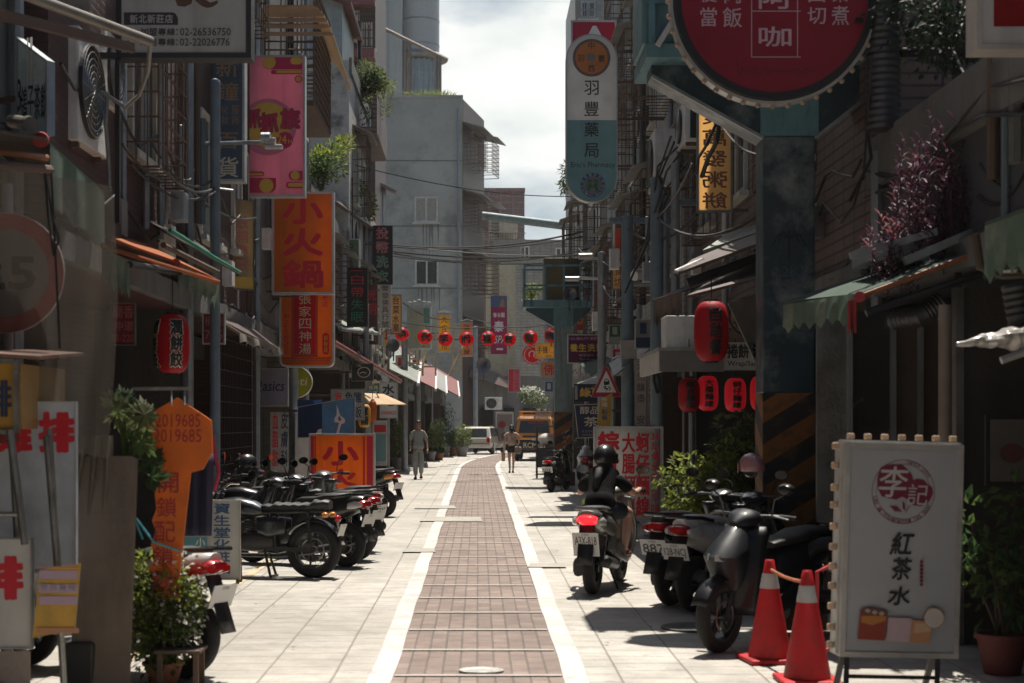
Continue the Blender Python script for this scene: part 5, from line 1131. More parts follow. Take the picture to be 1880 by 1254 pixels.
def stripe_mat():
    name = 'hazard stripes'
    m, nt, N, L_ = _new(name)
    v, w = _vec(nt); sp = N('ShaderNodeSeparateXYZ'); L_(v, sp.inputs[0])
    ad = N('ShaderNodeMath'); ad.operation = 'MULTIPLY_ADD'; ad.inputs[1].default_value = -.62; L_(sp.outputs[0], ad.inputs[0]); L_(sp.outputs[2], ad.inputs[2])
    ad2 = N('ShaderNodeMath'); ad2.operation = 'MULTIPLY_ADD'; ad2.inputs[1].default_value = -.62; L_(sp.outputs[1], ad2.inputs[0]); L_(ad.outputs[0], ad2.inputs[2])
    mo = N('ShaderNodeMath'); mo.operation = 'PINGPONG'; mo.inputs[1].default_value = .2; L_(ad2.outputs[0], mo.inputs[0])
    n1 = _noise(nt, v, 7, 8, .7, w)
    cc = _ramp(nt, mo.outputs[0], [(.098, (.23, .085, .014)), (.102, (.014, .013, .013))])
    cc = _mix(nt, _ramp(nt, n1, [(.5, (0, 0, 0)), (.62, (.8,) * 3)]), cc, (.10, .05, .025))
    cc = _mix(nt, _ramp(nt, _noise(nt, v, 3, 6, .6, w), [(.6, (0, 0, 0)), (.66, (.5,) * 3)]), cc, (.03, .026, .024))
    return _fin(m, nt, cc, .6, 0, n1, .004)
M_stripe = stripe_mat(); M_plinth = mat('rusty plinth', (.13, .055, .03), .85, stain=(.06, .035, .025))
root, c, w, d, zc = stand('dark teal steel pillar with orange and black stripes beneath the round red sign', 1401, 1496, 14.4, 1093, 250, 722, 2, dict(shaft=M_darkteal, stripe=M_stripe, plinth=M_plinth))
zt = P(0, 120, 14.4).z
for s_, x1 in ((-1, P(1196, 0, 14.4).x), (1, P(1640, 0, 14.4).x)):
    m = MB(root); ex = c.x + s_ * w / 2
    m.add([(ex, c.y - d / 2, zc - .02), (ex, c.y + d / 2, zc - .02), (ex, c.y + d / 2, zt), (ex, c.y - d / 2, zt), (x1, c.y - d / 2, zt - .1), (x1, c.y + d / 2, zt - .1), (x1, c.y + d / 2, zt), (x1, c.y - d / 2, zt)],
          [(0, 4, 7, 3), (1, 2, 6, 5), (0, 1, 5, 4), (4, 5, 6, 7), (0, 3, 2, 1)]); m.build('gusset', M_darkteal, root)
    m = MB(root); m.bar((ex, c.y - d / 2 - .012, zc - .02), (x1, c.y - d / 2 - .012, zt - .1), .03, .03); m.build('gusset_edge', M_galv, root)
m = MB(root); m.box2((c.x - w / 2 - .03, c.y - d / 2 - .03, zc + .001), (c.x + w / 2 + .03, c.y + d / 2 + .03, zt)); m.build('head', M_teal, root)
x0, x1 = P(1180, 0, 14.4).x, P(1640, 0, 14.4).x
m = MB(root); m.box2((x0, c.y - .5, zt + .002), (x1, c.y + .6, zt + .13)); m.build('deck', M_teal, root)
m = MB(root)
for x in (x0 + .02, x0 + .26, x0 + .5, x0 + .9, x0 + 1.3, x1 - .06): m.box2((x, c.y - .52, zt + .13), (x + .06, c.y - .46, zt + 1.5))
for z in (zt + .5, zt + .95): m.box2((x0, c.y - .515, z), (x1, c.y - .465, z + .06))
m.build('railing', M_teal, root)
m = MB(root); m.box2((x0 - .03, c.y - .44, zt + .14), (x0 + .95, c.y + .45, zt + 1.5)); m.build('transformer_box', M_teal, root, bevel=.02)
m = MB(root); m.box2((x0 + 1.15, c.y - .3, zt + .14), (x1 - .15, c.y + .45, zt + 1.3)); m.build('transformer_box', M_darkteal, root, bevel=.02)
m = MB(root); m.bar((x0 + .1, c.y - .55, zt + .1), (x0 + .42, c.y - .55, zt + .62), .05, .05); m.build('brace', M_whitepaint, root)
f = Face(lambda u, v, k: Vector((c.x - w / 2 + u, c.y - d / 2 - k - .002, P(0, 380, 14.4).z - v))); f.mb = MB(root)
gh = ink('worn paint', (.06, .095, .115))
f.text('22KV', .19 * w, .56, .92 * w, .66, gh, .0)
for i in range(7):
    a = R(-200 + i * 36); f.line([(.5 * w, .30), (.5 * w + .10 * math.cos(a), .30 - abs(.05 * math.sin(a)) - .03), (.5 * w + .17 * math.cos(a), .30 + .10 * abs(math.cos(a)) - .02)], .014, ink('stencil dark', (.012, .025, .035)))
f.line([(.5 * w, .30), (.49 * w, .50)], .016, ink('stencil dark', (.012, .025, .035)))
f.done(root, 'stencil')
m = MB(root); m.tube([P(1575, 96, 13.6), P(1790, 96, 12.6)], .045, 10); m.build('sign_arm', M_black, root)
m = MB(root); m.tube([(rr_c.x, 13.1 + .3, rr_c.z + .0), (c.x, c.y - .3, rr_c.z)], .05, 8); m.build('sign_bracket', M_black, root)
M_pale = mat('pale grey teal paint', (.20, .27, .265), .6, stain=(.09, .10, .09), samt=.8, sscale=2, streak=True)
root, c, w, d, zc = stand('pale teal steel pillar with hazard stripes carrying an olive transformer, further up the street', 1018, 1050, 40.0, 892, 600, 757, 2, dict(shaft=M_pale, stripe=M_stripe, plinth=M_plinth))
Yf = 40.0; zt = P(0, 566, Yf).z
for s_, px1 in ((-1, 966), (1, 1084)):
    x1 = P(px1, 0, Yf).x; ex = c.x + s_ * w * .5
    m = MB(root); m.add([(ex, c.y - d / 2, zc), (ex, c.y + d / 2, zc), (ex, c.y + d / 2, zt), (ex, c.y - d / 2, zt), (x1, c.y - d / 2, zt - .06), (x1, c.y + d / 2, zt - .06), (x1, c.y + d / 2, zt), (x1, c.y - d / 2, zt)],
          [(0, 4, 7, 3), (1, 2, 6, 5), (0, 1, 5, 4), (4, 5, 6, 7), (0, 3, 2, 1)]); m.build('gusset', mat('deep teal steel', (.04, .10, .12), .5), root)
m = MB(root); m.box2((c.x - w * .56, c.y - d * .6, zc + .001), (c.x + w * .56, c.y + d * .6, zt)); m.build('head', M_teal, root)
x0, x1 = P(960, 0, Yf).x, P(1085, 0, Yf).x; zd = P(0, 553, Yf).z; zr = P(0, 492, Yf).z
m = MB(root); m.box2((x0, c.y - .6, zt + .002), (x1, c.y + .6, zd)); m.build('deck', M_teal, root)
m = MB(root)
for px in (961, 998, 1032, 1062, 1083):
    x = P(px, 0, Yf).x
    for yy in (c.y - .6, c.y + .55): m.box2((x, yy, zd), (x + .05, yy + .05, zr))
for z in (zr, zd + .35):
    m.box2((x0, c.y - .6, z), (x1, c.y - .55, z + .05)); m.box2((x0, c.y + .55, z), (x1, c.y + .6, z + .05))
m.build('railing', M_teal, root)
xa, xb, xm = P(998, 0, Yf).x, P(1067, 0, Yf).x, P(1035, 0, Yf).x; ztb = P(0, 475, Yf).z
m = MB(root); m.box2((xa, c.y - .4, zd + .01), (xm, c.y + .4, ztb)); m.build('transformer_box', M_olive, root, bevel=.02)
m = MB(root)
for i in range(12):
    x = xm + .02 + (xb - xm - .04) * i / 11; m.box2((x, c.y - .42, zd + .05), (x + .015, c.y + .4, ztb - .05))
m.box2((xm + .01, c.y - .36, zd + .03), (xb, c.y + .36, ztb - .02)); m.build('cooling_fins', M_olive, root)
f = Face(lambda u, v, k: Vector((c.x + u, c.y - d / 2 - .008 - k, v))); f.mb = MB(root); gf_ = ink('chalk scrawl', (.42, .42, .40))
for i in range(5):
    z = 1.35 - i * .14; f.line([(rnd.uniform(-.06, .2), z), (rnd.uniform(0, .2), z + .12), (rnd.uniform(-.06, .2), z + .02), (rnd.uniform(0, .22), z + .1)], .014, gf_)
f.done(root, 'scrawl')
def pole(label, px, Y, top_py, r, m=M_bluepole, extra=None, name='street_pole', cat='pole', box=None):
    x = (px - VX) / F * Y; zt = P(0, top_py, Y).z
    root = thing(name, label, cat, (x, Y, 0))
    b = MB(); b.tube([(0, 0, 0.0), (0, 0, zt)], r, 16); b.lathe([(r * 1.02, zt), (r * .9, zt + .03), (.004, zt + .05)], 16); b.build('shaft', m, root)
    b = MB(); b.lathe([(r * 2, 0), (r * 2, .02), (r * 1.3, .03), (r * 1.25, .08), (r, .09)], 16); b.build('base_plate', m, root)
    if extra: extra(root, x, Y, zt)
    return root
def spot(mb, a, dirx, r=.045, l=.22):
    a = Vector(a); mb.tube([a, a + Vector((dirx * l, -.02, -.01))], r, 12)
def ex1(root, x, Y, zt):
    z = P(0, 264, Y).z; b = MB(); b.tube([(-.12, 0, z), (.60, 0, z + .02)], .022, 8); b.tube([(-.14, 0, z + .28), (-.14, 0, z - .9)], .035, 8); b.build('arm', M_bluepole, root)
    b = MB(); b.tube([(.52, -.04, z + .06), (.62, -.04, z + .06)], .06, 12); b.build('clamp', M_galv, root)
    b = MB(); b.box((.66, -.05, z - .045), (.20, .09, .045)); b.box((.62, -.05, z + .02), (.12, .08, .07)); b.build('camera', M_alu, root, bevel=.01)
    b = MB(); b.tube([(.04, 0, z - .5), (.2, 0, z - .52)], .014, 6); b.build('wire_clip', M_galv, root)
pole('tall blue grey street pole with a side arm and camera, left pavement', 395, 17.0, 152, .057, extra=ex1)
pole('grey round post beside the lilac lightbox', 539, 25.0, 600, .075, m=M_galv)
pole('grey pole behind the old awnings left of the lantern string', 672, 36.0, 560, .07, m=M_galv)
pole('grey pole by the topiary pots on the left', 743, 52.0, 610, .11, m=M_galv)
pole('thin grey pole between the far shop awnings on the left', 767, 58.0, 640, .11, m=M_galv)
pole('grey pole standing by the wagon at the bend', 873, 87.0, 600, .13, m=M_galv)
def ex2(root, x, Y, zt):
    b = MB(); z = zt - .1; b.tube([(-.35, 0, z), (.6, 0, z + .02)], .03, 8); b.build('arm', M_galv, root)
    b = MB(); spot(b, (-.2, -.06, z + .05), -1.2, .06); b.build('camera', M_alu, root)
    b = MB(); z2 = P(0, 512, Y).z; b.tube([(0, 0, z2), (-.45, 0, z2 + .02)], .03, 8); b.tube([(-.45, 0, z2), (-.72, 0, z2)], .05, 10); b.build('camera', M_alu, root)
pole('grey street pole with small cameras behind the warning triangle', 1105, 30.0, 466, .085, m=M_galv, extra=ex2)
def ex3(root, x, Y, zt):
    z = P(0, 405, Y).z; b = MB(); b.tube([(-.3, 0, z), (.8, 0, z)], .055, 10); b.build('arm', M_bluepole, root)
    z = P(0, 522, Y).z; b = MB(); b.tube([(-.06, -.0, z), (.45, 0, z)], .045, 8); b.build('arm', M_galv, root)
    b = MB(); c_ = Vector((.22, -.1, z + .14)); b.tube([c_ + Vector((-.13, -.1, -.02)), c_ + Vector((.06, .08, .03))], .085, 14); b.box(c_ + Vector((.03, .02, .1)), (.26, .26, .02), (0, -.1, .6)); b.build('camera', M_whitepaint, root)
    z = P(0, 642, Y).z; b = MB(); b.box((.0, -.14, z), (.26, .12, .3)); b.build('junction_box', mat('putty box', (.33, .31, .28), .6), root, bevel=.01)
pole('blue grey street pole with a white camera and junction box, right side', 1152, 25.0, 400, .10, extra=ex3)
def ex4(root, x, Y, zt):
    z = P(0, 372, Y).z; b = MB(); b.tube([(0, 0, z), (.6, 0, z)], .05, 8); b.build('arm', M_bluepole, root)
    b = MB(); q = [Vector((-.02 - .05 * math.sin(i * 1.1), -.12, P(0, 660, Y).z - .25 + .26 * math.cos(i * .9))) for i in range(9)]; b.tube(q, .02, 6); b.build('cable_loop', M_cable, root)
pole('tall dark street pole with black cable loops beside the noodle shop', 1206, 22.0, 330, .095, m=M_bluepole, extra=ex4)
def horn(label, px, py, Y, r, dirx):
    c_ = P(px, py, Y); root = thing('loudspeaker', label, 'loudspeaker', c_)
    d_ = Vector((dirx, -1, -.1)).normalized(); q = d_.to_track_quat('Z', 'Y').to_matrix().to_4x4()
    b = MB(); b.lathe([(r * .2, -r * 1.5), (r * .25, -r * .7), (r * .5, -r * .2), (r * .95, .0), (r, .02), (r * .9, .01), (r * .45, -r * .25), (r * .1, -r * .6)], 28, q); b.build('bell', mat('dark horn grey', (.12, .13, .14), .4, metal=.4), root)
    b = MB(); b.lathe([(.001, -r * 1.9), (r * .38, -r * 1.85), (r * .38, -r * 1.3), (r * .2, -r * 1.25)], 18, q); b.build('driver', M_galv, root)
    b = MB(); b.bar((0, r * .9, -r * .2), (0, r * .9, -r * 2.4), .04, .04); b.build('bracket', M_rust, root)
horn('grey horn loudspeaker on the far transformer stand', 1046, 540, 39.2, .18, .25)
horn('grey horn loudspeaker among the far left awnings', 722, 634, 47, .2, -.1)
horn('grey horn loudspeaker over the road near the bend', 888, 670, 72, .36, -.2)
mb = MB(); mb.tube([P(885, 396, 60), P(985, 408, 60), P(1110, 424, 60)], .17, 10); mb.solo('steel_beam', M_pale, 'thick pale steel tube spanning high across the street', 'beam')
mb = MB(); mb.tube([P(-20, -34, 9.6), P(276, 76, 11.2)], .038, 10); mb.solo('lamp_arm', mat('rusty pale pipe', (.22, .20, .17), .5, metal=.4, stain=(.1, .06, .04)), 'round rusty pipe arm reaching in from the top left corner', 'pipe')
mb = MB(); mb.bar(P(-10, 24, 10.2), P(243, 88, 11.6), .05, .07); mb.bar(P(236, 76, 11.6), P(243, 96, 11.6), .05, .02); mb.solo('lamp_arm', M_rust, 'dark square channel arm below the round pipe at top left', 'pipe')
mb = MB(); mb.bar(P(75, 101, 12.9), P(216, 103, 12.9), .05, .05); mb.bar(P(216, 100, 12.95), P(216, 410, 12.95), .04, .04); mb.solo('steel_bracket', M_black, 'black square steel bracket running under the white billboard', 'bracket')
mb = MB(); mb.tube([P(22, 222, 9.8), P(50, 227, 9.6)], .042, 14); mb.tube([P(50, 227, 9.6), P(56, 228, 9.58)], .05, 14); mb.solo('security_camera', mat('dull grey camera', (.16, .15, .13), .4, metal=.4), 'small round security camera below the pale blue sign', 'camera')
def aircon(label, px, py, Y, L_=.85, h=.7, d=.32, face='x', s_=1):
    """outdoor unit; face 'x' looks across the street (s_ = 1 to the right), 'y' looks at the camera"""
    c_ = P(px, py, Y); root = thing('air_conditioner', label, 'air conditioner', c_, 0 if face == 'y' else (R(90) * s_))
    b = MB(); b.box2((-L_ / 2, 0, 0), (L_ / 2, d, h)); b.build('casing', M_whitepaint, root, bevel=.012)
    b = MB(); cxx = -L_ * .12; r = h * .42
    b.lathe([(r, 0), (r, .03), (r * .96, .034), (r * .94, .012), (.001, .012)], 32, Matrix.Translation((cxx, -.001, h / 2)) @ Matrix.Rotation(R(90), 4, 'X'))
    b.build('fan_recess', M_black, root)
    b = MB()
    for k in range(7): b.torus((cxx, -.038, h / 2), r * (k + 1) / 7.2, .004, 'Y', 28, 4)
    for k in range(8): a = math.pi * k / 8; b.tube([(cxx - r * math.cos(a), -.038, h / 2 - r * math.sin(a)), (cxx + r * math.cos(a), -.038, h / 2 + r * math.sin(a))], .003, 4)
    b.build('fan_grille', M_steel, root)
    b = MB(); e_ = -1 if face == 'x' and s_ > 0 else 1
    b.box((e_ * (L_ / 2 + .002), d * .56, h * .5), (.004, d * .62, h * .86))
    for k in range(22): b.box((e_ * (L_ / 2 + .008), d * .56, h * (.09 + .039 * k)), (.01, d * .62, .008))
    b.build('coil', M_black, root)
    b = MB(); b.box2((-L_ / 2 + .08, .03, -.05), (-L_ / 2 + .14, d + .25, -.001)); b.box2((L_ / 2 - .14, .03, -.05), (L_ / 2 - .08, d + .25, -.001)); b.build('bracket', M_rust, root)
    return root
ac_unit = aircon('large air conditioner seen edge on with its black coil side, above the left canvas flap', 172, 275, 12.75, .95, .92, .36, 'x', 1)
aircon('second air conditioner just beyond the large one on the left brick wall', 214, 205, 13.75, .85, .66, .3, 'x', 1)
aircon('white air conditioner on the dark shop front at the bend', 906, 752, 88, 1.0, .72, .35, 'y')
aircon('air conditioner high on the right cages beside the amber sign', 1250, 268, 21.5, .8, .58, .3, 'x', -1)
aircon('air conditioner on the right wall beside the capsule sign', 1173, 255, 29.5, .8, .6, .3, 'x', -1)
aircon('air conditioner hanging below the capsule sign on the cages', 1128, 560, 34, .8, .6, .3, 'x', -1)
def sheet(name, label, pts, m, solid=.02, cat='awning', group=None, extra=None):
    c_ = sum((Vector(p) for p in pts), Vector()) / len(pts); root = thing(name, label, cat, c_, 0, group)
    b = MB(root); b.add(pts, [tuple(range(len(pts)))]); b.build('roof_sheet', m, root, solid=solid)
    if extra: extra(root)
    return root
def valance(root, a, b, drop, m, n=18, amp=.02, scallop=.04, name='valance'):
    a, b = Vector(a), Vector(b); d_ = (b - a); nn = Vector((d_.y, -d_.x, 0)).normalized()
    q = MB(root); k = n * 4
    def fn(i, j):
        w_ = math.sin(i * n * 2 * math.pi * .5) * amp
        dz = drop * (1 - scallop * 4 * abs(math.sin(i * n * math.pi)) + .06 * math.sin(i * 17)) 
        return a + d_ * i + nn * (w_ * j) - Vector((0, 0, dz * j))
    q.grid(fn, k, 3); q.build(name, m, root)
def tube_part(root, name, pts, r, m, n=8):
    b = MB(root); b.tube(pts, r, n); b.build(name, m, root)
def ex(root):
    valance(root, P(92, 262, 9.9), P(192, 352, 11.0), .42, M_greencloth, 5, .02, .02)
    tube_part(root, 'rail', [P(-30, 300, 9.0), P(92, 312, 9.9)], .03, M_rust); tube_part(root, 'roller', [P(74, 257, 9.7), P(76, 256, 9.9)], .05, mat('red end cap', (.32, .02, .03), .5), 14)
    tube_part(root, 'rail', [P(-20, 275, 9.2), P(86, 290, 9.8)], .022, mat('orange rail', (.25, .09, .035), .5))
sheet('awning', 'rolled canvas awning with a green flap above the plastic sheet, far left', [P(-40, 236, 8.6), P(84, 255, 9.6), P(92, 262, 9.9), P(192, 352, 11.0), P(120, 300, 12.5), P(-90, 250, 11.5)], M_darkwood, extra=ex)
def ex(root):
    valance(root, P(187, 452, 12.3), P(238, 485, 12.3), .30, M_greencloth, 7, .03, .05); valance(root, P(326, 484, 13.4), P(402, 520, 13.4), .24, M_greencloth, 9, .03, .07)
    tube_part(root, 'arm', [P(238, 486, 12.3), P(330, 500, 13.4)], .03, M_black); tube_part(root, 'roller', [P(322, 484, 13.35), P(322, 484, 13.5)], .045, mat('red end cap', (.32, .02, .03), .5), 14)
    tube_part(root, 'rail', [P(187, 452, 12.3), P(402, 518, 13.4)], .018, M_orangecloth)
sheet('awning', 'orange canvas awning with tattered green edges over the red lantern', [P(204, 440, 12.3), P(326, 482, 13.4), P(402, 516, 13.4), P(250, 440, 15.4)], M_orangecloth, extra=ex)
def ex(root): tube_part(root, 'rail', [P(312, 422, 14.8), P(392, 472, 15.6), P(440, 500, 17.8)], .022, mat('green rail', (.03, .20, .13), .4)); tube_part(root, 'arm', [P(300, 450, 14.6), P(400, 500, 16.5)], .03, M_rust)
sheet('awning', 'dark green edged awning above the orange one on the left', [P(306, 428, 14.8), P(440, 504, 17.8), P(300, 400, 17.8), P(250, 395, 15.0)], M_darkwood, extra=ex)
def ex(root): tube_part(root, 'rail', [P(400, 588, 18.5), P(500, 650, 21.5)], .025, M_rust); valance(root, P(440, 610, 19.5), P(520, 640, 22), .14, mat('torn plastic', (.30, .27, .24), .5, trans=.3), 7, .05, .08)
sheet('awning', 'sagging brown awning below the big orange signs', [P(400, 586, 18.5), P(520, 646, 22), P(450, 590, 22.3), P(370, 560, 18.6)], M_roofbrown, extra=ex)
def ex(root):
    tube_part(root, 'gutter', [P(612, 628, 29.5), P(735, 700, 41)], .06, M_roofred); valance(root, P(618, 640, 30), P(700, 690, 38), .18, mat('black torn net', (.03, .028, .026), .7), 11, .06, .1)
sheet('awning', 'long dark corrugated awning running back from the black led board', [P(612, 628, 29.5), P(735, 700, 41), P(675, 668, 44), P(560, 600, 30)], M_roofbrown, extra=ex)
def ex(root): tube_part(root, 'post', [P(704, 748, 34), P(690, 720, 33.4)], .015, M_galv)
sheet('parasol_awning', 'sunlit tan canvas sticking out over the pavement beside the lanterns', [P(664, 722, 33), P(682, 743, 32), P(746, 743, 35), P(704, 724, 37)], M_tancloth, extra=ex)
def ex(root): tube_part(root, 'gutter', [P(625, 604, 33), P(692, 612, 39)], .05, M_galv)
sheet('awning', 'pale green curved awning below the black led board', [P(622, 602, 33), P(690, 610, 39), P(668, 590, 41), P(600, 584, 34)], mat('pale green tarpaulin', (.30, .33, .26), .6, trans=.2), extra=ex)
sheet('roof_canopy', 'brown tiled eave with pale gutter behind the orange hot pot sign', [P(615, 372, 34.5), P(700, 432, 44), P(668, 378, 49), P(560, 372, 37.5)], M_roofbrown, .08)
sheet('roof_canopy', 'grey pent roof on posts against the blue building', [P(655, 316, 55), P(728, 352, 55), P(728, 358, 62), P(655, 322, 64)], M_roofgrey, .08, extra=lambda r: [tube_part(r, 'post', [P(702, 350, 56), P(702, 500, 56)], .07, M_galv), tube_part(r, 'post', [P(666, 330, 56), P(666, 520, 56)], .07, M_galv)])
def ex(root):
    valance(root, P(1438, 560, 12.3), P(1572, 538, 11.0), .22, M_greencloth, 13, .025, .06); tube_part(root, 'rail', [P(1578, 545, 11.0), P(1800, 462, 11.0)], .02, mat('orange rail', (.25, .09, .035), .5))
    tube_part(root, 'roller', [P(1578, 545, 10.95), P(1578, 545, 11.1)], .04, mat('red end cap', (.32, .02, .03), .5), 14); tube_part(root, 'arm', [P(1590, 575, 11.05), P(1810, 500, 11.05)], .03, M_black)
    valance(root, P(1556, 552, 10.98), P(1572, 550, 10.98), .26, mat('red ribbon', (.28, .03, .03), .8), 2, .02, .05, 'ribbon')
sheet('awning', 'dark awning with a frayed green edge and red end knob, right foreground', [P(1438, 556, 12.3), P(1578, 541, 11.0), P(1805, 458, 11.0), P(1700, 470, 12.8)], mat('dark green canvas', (.035, .06, .045), .85), extra=ex)
def ex(root): valance(root, P(1808, 415, 8.6), P(1960, 360, 7.6), .32, M_greencloth, 14, .02, .05)
sheet('awning', 'second frayed green awning at the right edge of the picture', [P(1808, 412, 8.6), P(1960, 356, 7.6), P(2100, 330, 9.0), P(1900, 380, 10)], mat('dark green canvas', (.035, .06, .045), .85), extra=ex)
def ex(root): tube_part(root, 'rail', [P(1240, 500, 16.3), P(1290, 478, 16.6)], .03, M_alu); tube_part(root, 'arm', [P(1262, 520, 16.4), P(1400, 470, 16.4)], .05, M_black)
sheet('awning', 'brown metal awning on the right with a bright front edge', [P(1238, 505, 16.3), P(1272, 478, 17.0), P(1400, 425, 17.4), P(1400, 446, 16.2)], M_roofbrown, .03, extra=ex)
sheet('awning', 'lower dark metal awning under the bright edged one on the right', [P(1262, 545, 16.0), P(1300, 520, 17.6), P(1420, 470, 17.6), P(1420, 505, 15.8)], M_roofbrown, .03)
sheet('awning', 'green grey sheet awning high above the brown one on the right', [P(1290, 462, 17.4), P(1340, 428, 18.6), P(1440, 400, 18.6), P(1440, 412, 17.2)], M_roofgreen, .03)
def ex(root): valance(root, P(1200, 553, 20.0), P(1252, 536, 20.0), .36, mat('brown striped tarpaulin', (.12, .085, .07), .8, trans=.2), 8, .04, .06)
sheet('awning', 'small awning with a hanging brown striped flap beside the poles', [P(1198, 552, 20.0), P(1254, 535, 20.0), P(1300, 520, 20.6), P(1260, 526, 21.4)], M_roofbrown, extra=ex)
cn = thing('canopy_box', 'white boxed canopy over the noodle shop entrance', 'canopy', P(1270, 680, 18.8))
a, b = P(1211, 682, 18.6), P(1330, 644, 18.6)
m = MB(cn); m.box2((a.x, 18.6, a.z), (b.x, 18.66, b.z)); m.build('front_panel', mat('dull white sheet', (.16, .155, .15), .6, stain=(.09, .08, .07)), cn)
m = MB(cn); m.box2((a.x, 18.67, a.z), (a.x + .05, 20.9, b.z)); m.build('side_panel', mat('pale sheet', (.40, .39, .37), .6), cn)
m = MB(cn); m.box2((a.x - .02, 18.58, b.z + .001), (3.5, 21, b.z + .04)); m.build('top', M_roofgrey, cn)
m = MB(cn); q = P(1222, 640, 19.4); m.box2((q.x, 19.4, q.z), (q.x + .78, 19.9, q.z + .42)); m.build('white_box', M_whitepaint, cn, bevel=.01)
mb = MB(); a = P(1335, 548, 16.9)
mb.add([P(1336, 556, 16.9), P(1398, 690, 16.6), P(1402, 690, 17.2), P(1402, 535, 17.2)], [(0, 1, 2, 3)]); mb.solo('canvas_flap', M_whitecloth, 'pale canvas flap hanging diagonally beside the round logo', 'canvas', solid=.01)
def ex(root): tube_part(root, 'rail', [P(1124, 660, 27), P(1190, 640, 27)], .03, M_alu)
sheet('awning', 'pale sheet awning behind the grey pole with a white camera', [P(1118, 668, 27), P(1186, 626, 27), P(1196, 640, 25), P(1128, 690, 24.6)], M_roofgrey, extra=ex)
sheet('awning', 'dark green awning under the purple hair wash sign', [P(1064, 668, 33), P(1112, 655, 33), P(1130, 662, 30), P(1085, 690, 30)], mat('dark green canvas', (.035, .06, .045), .85))
sheet('awning', 'pale low awning between the tea board and the far pillar', [P(1060, 704, 36), P(1100, 690, 36), P(1108, 700, 34), P(1068, 722, 34)], M_roofgrey)
M_film = mat('hazy plastic sheet', (.12, .108, .094), .4, trans=.25, var=.12, scale=2.5, alpha=.55, stain=(.22, .18, .14), samt=.4, sscale=1.1, streak=True)
mb = MB()
def fn(i, j):
    pxx = -40 + 246 * i; pyy = 302 + (40 * i if i > .3 else 12) + 500 * j
    fold = .035 * math.sin(i * 9 + j * 2) * (.2 + j) + .05 * j * j * math.sin(i * 17 + j) + .008 * math.sin(i * 43 + 5 * j)
    pull = 60 * j * max(0, i - .55)
    return P(pxx + (10 * math.sin(j * 4) * i), pyy - pull * 0 , 8.95 + fold)
mb.grid(fn, 60, 24); mb.solo('plastic_sheet', M_film, 'hazy beige plastic rain sheet hanging at the far left', 'plastic sheet')
mb = MB(); 
def fn(i, j): return P(138 + 70 * i - 30 * (1 - i) * j, 800 + 230 * j, 9.2 + .05 * math.sin(i * 20 + j * 2))
mb.grid(fn, 24, 10); mb.solo('cloth_curtain', mat('dull beige cloth', (.14, .115, .09), .9, stain=(.12, .09, .07)), 'dull beige curtain gathered below the plastic sheet', 'curtain')
mb = MB(); a = P(140, 1300, 9.15); b = P(248, 838, 9.15)
bt = thing('leaning_board', 'weathered beige board with faint writing leaning beside the bush', 'board', ((a.x + b.x) / 2, 9.1, 0))
m = MB(bt); m.add([(a.x, 9.0, .0), (b.x, 9.0, .0), (b.x, 9.22, b.z - .02), (b.x - .03, 9.22, b.z), (a.x, 9.22, b.z)], [(0, 1, 2, 3, 4)]); m.build('panel', mat('weathered board', (.16, .125, .098), .8, stain=(.10, .078, .06), samt=.8, sscale=2.2, streak=True), bt, solid=.02)
f = Face(lambda u, v, k: Vector((a.x + u, 9.22 - .22 * v / b.z - .013 - k, b.z - v))); f.mb = MB(bt)
gi = ink('faint grey writing', (.17, .13, .105))
for i, (u, v0, v1, t) in enumerate(((.10, .08, .18, '木門'), (.21, .05, .30, '修理紗窗'), (.27, .06, .46, '玻璃鋁門窗'), (.22, .40, .66, '專業安裝'), (.29, .40, .62, '免費估'))): f.col(t, u, v0, u + .028, v1, gi, 0, .3)
f.line([(.02, .36), (.3, .355)], .003, gi); f.done(bt)
for px0, px1, py0, py1 in ((18, 46, 790, 1000), (86, 106, 800, 1040)):
    mb = MB(); mb.tube([P(px0, py0, 8.45), P(px1, py1, 8.4)], .022, 10); mb.solo('steel_post', M_steel, 'steel stall post in front of the pale board, %s of the two' % ('left' if px0 < 50 else 'right'), 'post')
mb = MB(); mb.tube([P(-20, 944, 8.42), P(40, 944, 8.42)], .014, 8); mb.solo('steel_rail', M_steel, 'short steel rail across the stall posts at the left edge', 'rail')
mb = MB(); mb.box2(P(-30, 1290, 8.55), P(56, 1195, 8.56)); mb.box2(P(-30, 1290, 8.5), P(45, 1235, 8.9)); mb.solo('stall_counter', mat('white stall counter', (.34, .30, .28), .7, stain=(.25, .06, .04), samt=.6, sscale=5), 'low white stall counter with worn red paint at the bottom left', 'counter')
mb = MB()
a = P(112, 1260, 9.0); b = P(172, 1180, 9.0); mb.box2((a.x, 9.0, 0), (b.x, 9.3, b.z)); mb.solo('plastic_crate', mat('black crate', (.02, .02, .02), .6), 'dark crate on the ground under the yellow notice sheet', 'crate', bevel=.02)
ks = thing('key_sign', 'orange key shaped locksmith sign with red hand written characters', 'sign', Vector((P(325, 0, 9.42).x, 9.42, P(0, 1100, 9.42).z)))
out_ = [(325, 730), (388, 772), (390, 830), (372, 862), (350, 868), (337, 986), (332, 1030), (328, 1102), (277, 1100), (284, 1062), (272, 1050), (284, 1024), (277, 1000), (286, 975), (279, 955), (287, 935), (284, 905), (292, 880), (287, 850), (268, 820), (265, 765)]
m = MB(ks); pf = [P(x, y, 9.42) for x, y in out_][::-1]; n = len(pf)
m.add(pf + [q + Vector((0, .025, 0)) for q in pf], [tuple(range(n)), tuple(range(2 * n - 1, n - 1, -1))] + [(i, i + n, (i + 1) % n + n, (i + 1) % n) for i in range(n)]); m.build('board', mat('orange painted board', (.66, .17, .02), .6, trans=.25, stain=(.52, .16, .03), samt=.6, sscale=3), ks)
